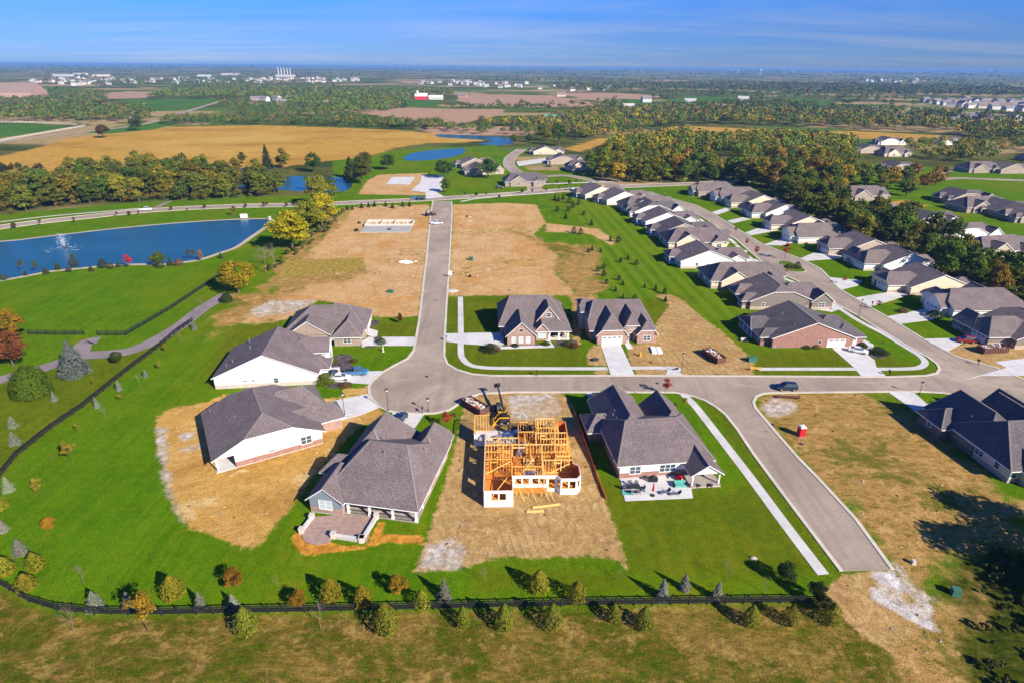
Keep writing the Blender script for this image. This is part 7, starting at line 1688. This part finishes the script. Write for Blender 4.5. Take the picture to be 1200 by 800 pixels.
ux, uy = G(764.5, 580.5)
t = thing('parasol', 'closed red parasol standing in a round dark base on the terrace', 'parasol', (ux, uy, .1))
s = MB(); s.lathe([(.42, 0), (.42, .06), (.12, .14), (.05, .2)], 14); s.build('base', M['dark'], t)
s = MB(); s.tube((0, 0, .1), (0, 0, 2.7), .025, .025, 8); s.build('pole', M['steel'], t)
s = MB(); s.lathe([(.16, .95), (.2, 1.2), (.15, 1.9), (.06, 2.6), (.01, 2.72)], 8); s.build('canopy', M['redfab'], t)
gx, gy = G(765, 564)
t = thing('barbecue', 'covered black barbecue standing against the house wall on the terrace', 'barbecue', (gx, gy, .1))
s = MB(); s.box(-.75, .75, -.35, .35, .1, .85); s.build('cabinet', M['black'], t); s = MB(); s.lathe([(.4, .85), (.4, 1.05), (.28, 1.22), (.05, 1.28)], 12); s.v = [(x*1.4, y*.8, z) for x, y, z in s.v]; s.build('lid', M['black'], t)
s = MB(); s.box(-1.2, -.76, -.3, .3, .8, .85); s.build('side_shelf', M['dark'], t)
sx_, sy_ = G(797, 570)
t = thing('sofa', 'teal garden sofa in the shaded corner of the terrace', 'sofa', (sx_, sy_, .1), .05)
s = MB(); s.box(-1, 1, -.4, .4, .15, .45); s.build('seat', M['teal'], t); s = MB(); s.box(-1, 1, .4, .6, .15, .9); s.build('backrest', M['teal'], t)
for a in (-1, 1): s = MB(); s.box(a*1.08-.08, a*1.08+.08, -.4, .6, .1, .68); s.build('armrest', M['dark'], t)
ex, ey = G(795, 561.5)
t = thing('round_table', 'small round table with red cloth by the terrace door', 'table', (ex, ey, .1)); s = MB(); s.lathe([(.62, .3), (.6, .7), (.56, .72)], 14); s.build('cloth', M['redfab'], t); s = MB(); s.tube((0, 0, 0), (0, 0, .32), .25, .08, 10); s.build('foot', M['dark'], t)
def lounger(lab, x, y, rz):
    t = thing('lounger', lab, 'lounger', (x, y, .1), rz)
    s = MB(); s.box(-.9, .5, -.32, .32, .3, .38); s.build('seat', M['cushion'], t); s = MB(); s.hexa([(.5, -.32, .3), (.58, -.32, .3), (.58, .32, .3), (.5, .32, .3)], [(.95, -.32, .85), (1.02, -.32, .82), (1.02, .32, .82), (.95, .32, .85)]); s.build('backrest', M['cushion'], t)
    for a in (-.8, .45):
        for c in (-.28, .28): s = MB(); s.box(a-.03, a+.03, c-.03, c+.03, 0, .3); s.build('leg', M['steel'], t)
lounger('dark lounger at the middle of the terrace', *G(779, 578), .3)
lounger('second lounger nearer the terrace edge', *G(791, 580), .1)
chair('dark chair under the gabled porch, left one', *G(818, 571), 2.6); chair('dark chair under the gabled porch, right one', *G(832, 571), -2.4)
def porch_seat(hx, hy, rot, u, v, z, lab):
    a = math.radians(rot); c = chair(lab, hx+math.cos(a)*u-math.sin(a)*v, hy+math.sin(a)*u+math.cos(a)*v, a, 'cushion', None, .8); c.location.z = z
for i, (u, v) in enumerate(((9.6, 2), (11.2, 2.2), (15.2, 2))): porch_seat(-32.0, 77.2, -10, u, v, .15, 'dark chair in the screened porch of the grey house, %s from the left' % ORD[i])
for i, (u, v) in enumerate(((12.6, 5.2), (15.2, 5.0))): porch_seat(-1.3, 141.2, 3, u, v, .2, 'dark chair on the small porch of the brick house, %s one' % ('left', 'right')[i])
# small garden bench and pieces behind the corner house
lx, ly = G(872, 400)
t = thing('garden_bench', 'pale garden bench on the lawn behind the corner house', 'bench', (lx, ly, 0), .1)
s = MB(); s.box(-.9, .9, -.25, .25, .4, .47); s.build('seat', M['stone'], t); s = MB(); s.box(-.9, .9, .25, .32, .5, .95); s.build('backrest', M['stone'], t)
for a in (-.8, .8): s = MB(); s.box(a-.06, a+.06, -.22, .22, 0, .4); s.build('leg', M['stone'], t)
# ------------------------------------------------------------------ fountain on the lake
def fountain():
    fx, fy = G(76, 291)
    t = thing('fountain', 'white fountain spraying from the middle of the lake', 'fountain', (fx, fy, .06))
    m, nt, b = new_mat('spray', .6, .3); b.inputs['Base Color'].default_value = (.85, .9, .95, 1); b.inputs['Alpha'].default_value = .2
    rg = np.random.default_rng(8); n = 1100
    a = rg.uniform(0, 6.28, n); s = rg.uniform(0, 1, n); v = rg.uniform(.35, 1, n)
    H = 6.0
    tt = s*2; z = H*v*(tt-(tt**2)/2)*2*.5*2; z = H*v*(1-(1-tt)**2)
    r = 4.2*v**.6*tt*rg.uniform(.1, 1, n)*.6
    c = np.stack([r*np.cos(a), r*np.sin(a), np.maximum(z, 0)], 1)
    me = leaf_mesh('spray', c, unit(n), rg.uniform(.05, .2, n), np.zeros(n), m)
    obj_of('spray', me, t)
    f = MB()
    k = random.Random(4)
    for i in range(26):
        aa = k.uniform(0, 6.28); rr = k.uniform(1.5, 6.5); x, y = rr*math.cos(aa)*1.3, rr*math.sin(aa); q = k.uniform(.2, .7)
        f.poly([(x+q*math.cos(u)*1.6, y+q*math.sin(u)*.8, .02+.001*i) for u in np.linspace(0, 5.4, 7)])
    f.build('foam', m, t)
    n_ = MB(); n_.lathe([(.9, -.1), (.9, .12), (.3, .25), (.12, .5)], 12); n_.build('nozzle', M['dark'], t)
fountain()
# ------------------------------------------------------------------ far places
def far_house(w, d, h, rh, wall, roof):
    mb = MB(); mb.box(-w/2, w/2, -d/2, d/2, 0, h)
    o = MB(); ov = .5
    o.poly([(-w/2-ov, -d/2-ov, h-.2), (w/2+ov, -d/2-ov, h-.2), (w/2+ov, 0, h+rh), (-w/2-ov, 0, h+rh)]); o.poly([(w/2+ov, d/2+ov, h-.2), (-w/2-ov, d/2+ov, h-.2), (-w/2-ov, 0, h+rh), (w/2+ov, 0, h+rh)])
    mb.poly([(w/2, -d/2, h), (w/2, d/2, h), (w/2, 0, h+rh-.2)]); mb.poly([(-w/2, d/2, h), (-w/2, -d/2, h), (-w/2, 0, h+rh-.2)])
    a = mb.build('wall', wall); b2 = o.build('roof', roof)
    for q in (a, b2): COL.objects.unlink(q)
    return a.data, b2.data
FW = [plain('far_white_walls', (.52, .51, .51), .7, .2, .05), plain('far_cream_walls', (.62, .55, .46), .7, .2, .1), plain('far_brick_walls', (.40, .25, .20), .8, .2, .15)]
FR = [plain('far_grey_roof', (.20, .18, .185), .9, .1, .2), plain('far_brown_roof', (.24, .18, .15), .9, .1, .2), plain('far_light_roof', (.42, .40, .40), .9, .1, .2)]
FK = [far_house(15, 11, 5.6, 4, FW[0], FR[0]), far_house(17, 11, 5, 4, FW[1], FR[1]), far_house(13, 10, 5.5, 3.5, FW[0], FR[2]), far_house(18, 12, 3.2, 3.5, FW[2], FR[0])]
def suburb(poly, n, group, label, kinds=(0, 1, 2), seed=1, sc=1.0, gap=20):
    rg = random.Random(seed); ring = GP(poly); xs = [p[0] for p in ring]; ys = [p[1] for p in ring]; pts = []; tries = 0
    while len(pts) < n and tries < 20000:
        tries += 1
        # sample evenly in the picture-facing band so rows read as streets
        x = rg.uniform(min(xs), max(xs)); y = rg.uniform(min(ys), max(ys))
        y = round(y/44)*44+rg.uniform(-5, 5)
        if inside(x, y, ring) and all(abs(x-a)+abs(y-b2) > gap for a, b2 in pts): pts.append((x, y))
    for x, y in pts:
        w, r_ = FK[rg.choice(kinds)]
        t = thing('far_house', label, 'house', (x, y, float(relief(np.array(x), np.array(y)))), rg.choice((0, math.pi/2, .3, -.4))+rg.uniform(-.15, .15), group)
        s = sc*rg.uniform(.85, 1.15); t.scale = (s, s, s)
        obj_of('wall', w, t); obj_of('roof', r_, t)
suburb([(1075, 120), (1130, 118), (1200, 121), (1230, 122), (1230, 131), (1180, 131), (1120, 126)], 62, 'white houses of the far right estate', 'one of the pale houses packed together in the far right estate', (0, 0, 1), 3, 1.0, 26)
suburb([(20, 96), (90, 92), (200, 93), (330, 92), (420, 93), (420, 97), (200, 100), (110, 102), (40, 100)], 105, 'pale houses of the far left town', 'one of the pale buildings of the town far off on the left', (0, 2, 1), 4, 1.1, 50)
suburb([(484, 96), (540, 96), (600, 98), (660, 101), (740, 103), (735, 107), (640, 107), (560, 103), (484, 99)], 52, 'pale houses of the far middle estate', 'one of the pale houses in the estate far beyond the red barn', (0, 0, 2), 5, 1.1, 34)
suburb([(1010, 94), (1080, 95), (1080, 98), (1010, 97)], 16, 'pale houses far off at right', 'one of the tiny pale houses far off under the right skyline', (0, 2), 6, 1.5, 60)
suburb([(405, 116), (475, 119), (470, 126), (405, 124)], 12, 'houses among trees left of the red barn', 'one of the houses half hidden in trees left of the red barn', (1, 3), 7, .9, 22)
suburb([(300, 117), (390, 119), (390, 128), (300, 124)], 14, 'houses along the far lane', 'one of the houses in the trees along the far lane', (0, 3, 1), 8, 1.0, 26)
suburb([(1075, 134), (1180, 138), (1190, 143), (1080, 140)], 10, 'houses under the far right estate', 'one of the brick houses in the trees before the far right estate', (3, 1), 9, 1.0, 26)
for px, py, k, s, lab in [(870, 121.5, 2, 1.6, 'large white farmhouse on the green slope at right'), (808, 125, 2, 1.6, 'white farm building left on the green slope'), (847, 130, 1, 1.2, 'cream house in the autumn trees below the green slope'), (757, 120, 0, 1.3, 'white farmhouse among trees right of the brown field'), (736, 131, 2, 1.4, 'grey roofed farm building behind the middle wood'), (154, 139.5, 0, .9, 'lone small white farmhouse beside the left lane'), (658, 113.5, 1, 1.2, 'pale building on the brown field'), (542, 114, 3, 1.2, 'dark farm building behind the tree line'), (1025, 129.5, 3, 1.0, 'reddish house alone in the far trees')]:
    w, r_ = FK[k]; t = thing('far_house', lab, 'house', (*G(px, py), 0), R.uniform(-.3, .3)); t.scale = (s, s, s); obj_of('wall', w, t); obj_of('roof', r_, t)
def barn(name, lab, px, py, w, d, h, rh, wm, rm, rz=0):
    a, b2 = far_house(w, d, h, rh, wm, rm); t = thing(name, lab, 'barn', (*G(px, py), 0), rz); obj_of('wall', a, t); obj_of('roof', b2, t); return t
redw = plain('barn_red', (.55, .03, .05), .7, .2, .1); wr = plain('barn_white_roof', (.75, .74, .76), .6, .2, .05); gr = plain('barn_green_roof', (.16, .33, .25), .7, .2, .1)
barn('red_barn', 'bright red barn with white roof on the far farm', 494, 117, 26, 14, 7, 6, redw, wr)
barn('long_barn', 'long low white barn right of the red one', 511, 117, 30, 12, 5, 4, FW[0], wr)
barn('green_roofed_barn', 'white barn with pale green roof in the trees', 649, 143, 26, 14, 5, 4, FW[0], gr)
t = thing('silo', 'white silo beside the red barn', 'silo', (*G(489.5, 117), 0)); s = MB(); s.lathe([(3, 0), (3, 15), (2.2, 17), (.5, 18)], 14); s.build('tower', wr, t)
barn('hall', 'large brown roofed hall at the left edge beyond the pasture', 5, 118, 130, 60, 16, 16, FW[2], FR[1], .2)
for px, py, w, lab in [(75, 92, 150, 'long pale factory left in the far town'), (95, 90, 120, 'tall pale block in the far town'), (120, 92, 140, 'reddish pale factory in the far town'), (270, 90, 200, 'long white warehouse right of the far town'), (240, 92, 110, 'smaller white warehouse in the far town'), (335, 92, 180, 'low white hall at the foot of the white stacks')]:
    a, b2 = far_house(w*.55, 30, 9, 2, FW[0] if 'red' not in lab else FW[1], FR[2]); t = thing('factory', lab, 'factory', (*G(px, py), 8), 0); obj_of('wall', a, t); obj_of('roof', b2, t)
for i, px in enumerate((327, 330.5, 334, 337.5, 341)):
    x, y = G(px, 91.5); t = thing('chimney_stack', '%s from the left of the five white chimney stacks far off' % ORD[i], 'chimney stack', (x, y, 0), 0, 'white chimney stacks')
    s = MB(); s.tube((0, 0, 0), (0, 0, 52-i), 3.6, 2.6, 12); s.build('shaft', FW[0], t); s = MB(); s.tube((0, 0, 52-i), (0, 0, 54-i), 3, 3, 12); s.build('rim', FW[1], t)
for px, py, h, r0, lab in [(890, 89, 56, 14, 'white water tower on the right skyline'), (864, 88.5, 45, 9, 'smaller pale water tower left of the white one'), (928, 88.5, 48, 6, 'slim pale tower right of the white water tower')]:
    x, y = G(px, py); t = thing('water_tower', lab, 'water tower', (x, y, 5)); s = MB(); s.tube((0, 0, 0), (0, 0, h*.7), r0*.4, r0*.3, 12); s.build('shaft', FW[0], t); s = MB(); s.lathe([(r0*.3, h*.62), (r0, h*.78), (r0, h*.9), (r0*.3, h)], 14); s.build('tank', FW[0], t)
# ------------------------------------------------------------------ air, sky, sun, camera
def haze():
    m = bpy.data.materials.new('haze'); m.use_nodes = True; nt = m.node_tree; nt.nodes.clear()
    v = nt.nodes.new('ShaderNodeVolumePrincipled'); v.inputs['Color'].default_value = (*HAZE_COL, 1); v.inputs['Density'].default_value = HAZE_D; v.inputs['Anisotropy'].default_value = 0.0
    o = nt.nodes.new('ShaderNodeOutputMaterial'); nt.links.new(v.outputs[0], o.inputs['Volume'])
    mb = MB(); mb.box(-31000, 31000, -31000, 31000, -1.2, 74)
    h = mb.build('haze', m); h['kind'] = 'stuff'
    return h
HAZE_D = 1.05e-4; HAZE_COL = (.20, .42, .82)
haze()
SUN_EL = math.radians(31); SUN_AZ = math.atan2(.73, -.68)   # azimuth clockwise from +y
w = bpy.data.worlds.new('World'); S.world = w; w.use_nodes = True
nt = NT(w); bg = nt.n['Background']
sk = nt.new('ShaderNodeTexSky', _sky_type='NISHITA', _sun_disc=False, _sun_elevation=SUN_EL, _sun_rotation=SUN_AZ, _altitude=300.0, _air_density=1.0, _dust_density=.3, _ozone_density=3.0)
g = nt.new('ShaderNodeTexCoord').outputs['Generated']
sep = nt.new('ShaderNodeSeparateXYZ', Vector=g)
z = sep.outputs['Z']
# thin high cloud: streaks stretched along the horizon
den = nt.math('MAXIMUM', nt.math('ADD', z, .06), .02)
cl = nt.new('ShaderNodeCombineXYZ', X=nt.math('DIVIDE', sep.outputs['X'], den), Y=nt.math('DIVIDE', sep.outputs['Y'], den)).outputs[0]
n1 = nt.noise(nt.rotz(cl, 25, (.16, .42, 1)), 1.0, 6, .62, .6); n2 = nt.noise(cl, .10, 3, .6)
cf = nt.math('MULTIPLY', nt.ramp(n1, .40, .66), nt.ramp(n2, .32, .56))
tint = nt.new('ShaderNodeValToRGB', Fac=nt.math('MULTIPLY', z, 6.0)); e = tint.color_ramp.elements
e[0].position = 0; e[0].color = (.22, .38, .90, 1); e[1].position = .75; e[1].color = (.11, .42, 1.05, 1)
e2 = tint.color_ramp.elements.new(.30); e2.color = (.17, .34, .86, 1)
base = nt.mix(1.0, sk.outputs[0], tint.outputs[0], 'MULTIPLY')
cloudc = nt.mix(1.0, sk.outputs[0], (.50, .50, .80), 'MULTIPLY')
nt.set(bg.inputs['Color'], nt.mix(nt.math('MULTIPLY', cf, .45), base, cloudc))
bg.inputs['Strength'].default_value = .085
sun = bpy.data.lights.new('sun', 'SUN'); sun.energy = 5.0; sun.angle = math.radians(.5); sun.color = (1.0, .90, .73)
so = bpy.data.objects.new('sun', sun); COL.objects.link(so)
sd = Vector((math.sin(SUN_AZ)*math.cos(SUN_EL), math.cos(SUN_AZ)*math.cos(SUN_EL), math.sin(SUN_EL)))
so.rotation_euler = (-sd).to_track_quat('-Z', 'Y').to_euler()
so.location = sd*200
cam = bpy.data.cameras.new('camera'); cam.sensor_width = 36; cam.lens = FPX/1200*36; cam.clip_start = .5; cam.clip_end = 60000
co = bpy.data.objects.new('camera', cam); COL.objects.link(co)
m3 = Matrix((_R2, _U2, -_F)).transposed()
co.matrix_world = Matrix.Translation((0, 0, CAMH)) @ m3.to_4x4()
S.camera = co
vs = S.view_settings; vs.view_transform = 'Standard'; vs.look = 'None'; vs.gamma = 1.0; vs.use_curve_mapping = False; vs.exposure = .9
S.render.engine = 'CYCLES'; cy = S.cycles
cy.max_bounces = 5; cy.diffuse_bounces = 2; cy.glossy_bounces = 2; cy.transmission_bounces = 2; cy.volume_bounces = 0; cy.transparent_max_bounces = 6
cy.use_denoising = True; cy.caustics_reflective = False; cy.caustics_refractive = False
for o in list(bpy.data.objects):
    if not o.users_collection and o.users == 0: bpy.data.objects.remove(o)
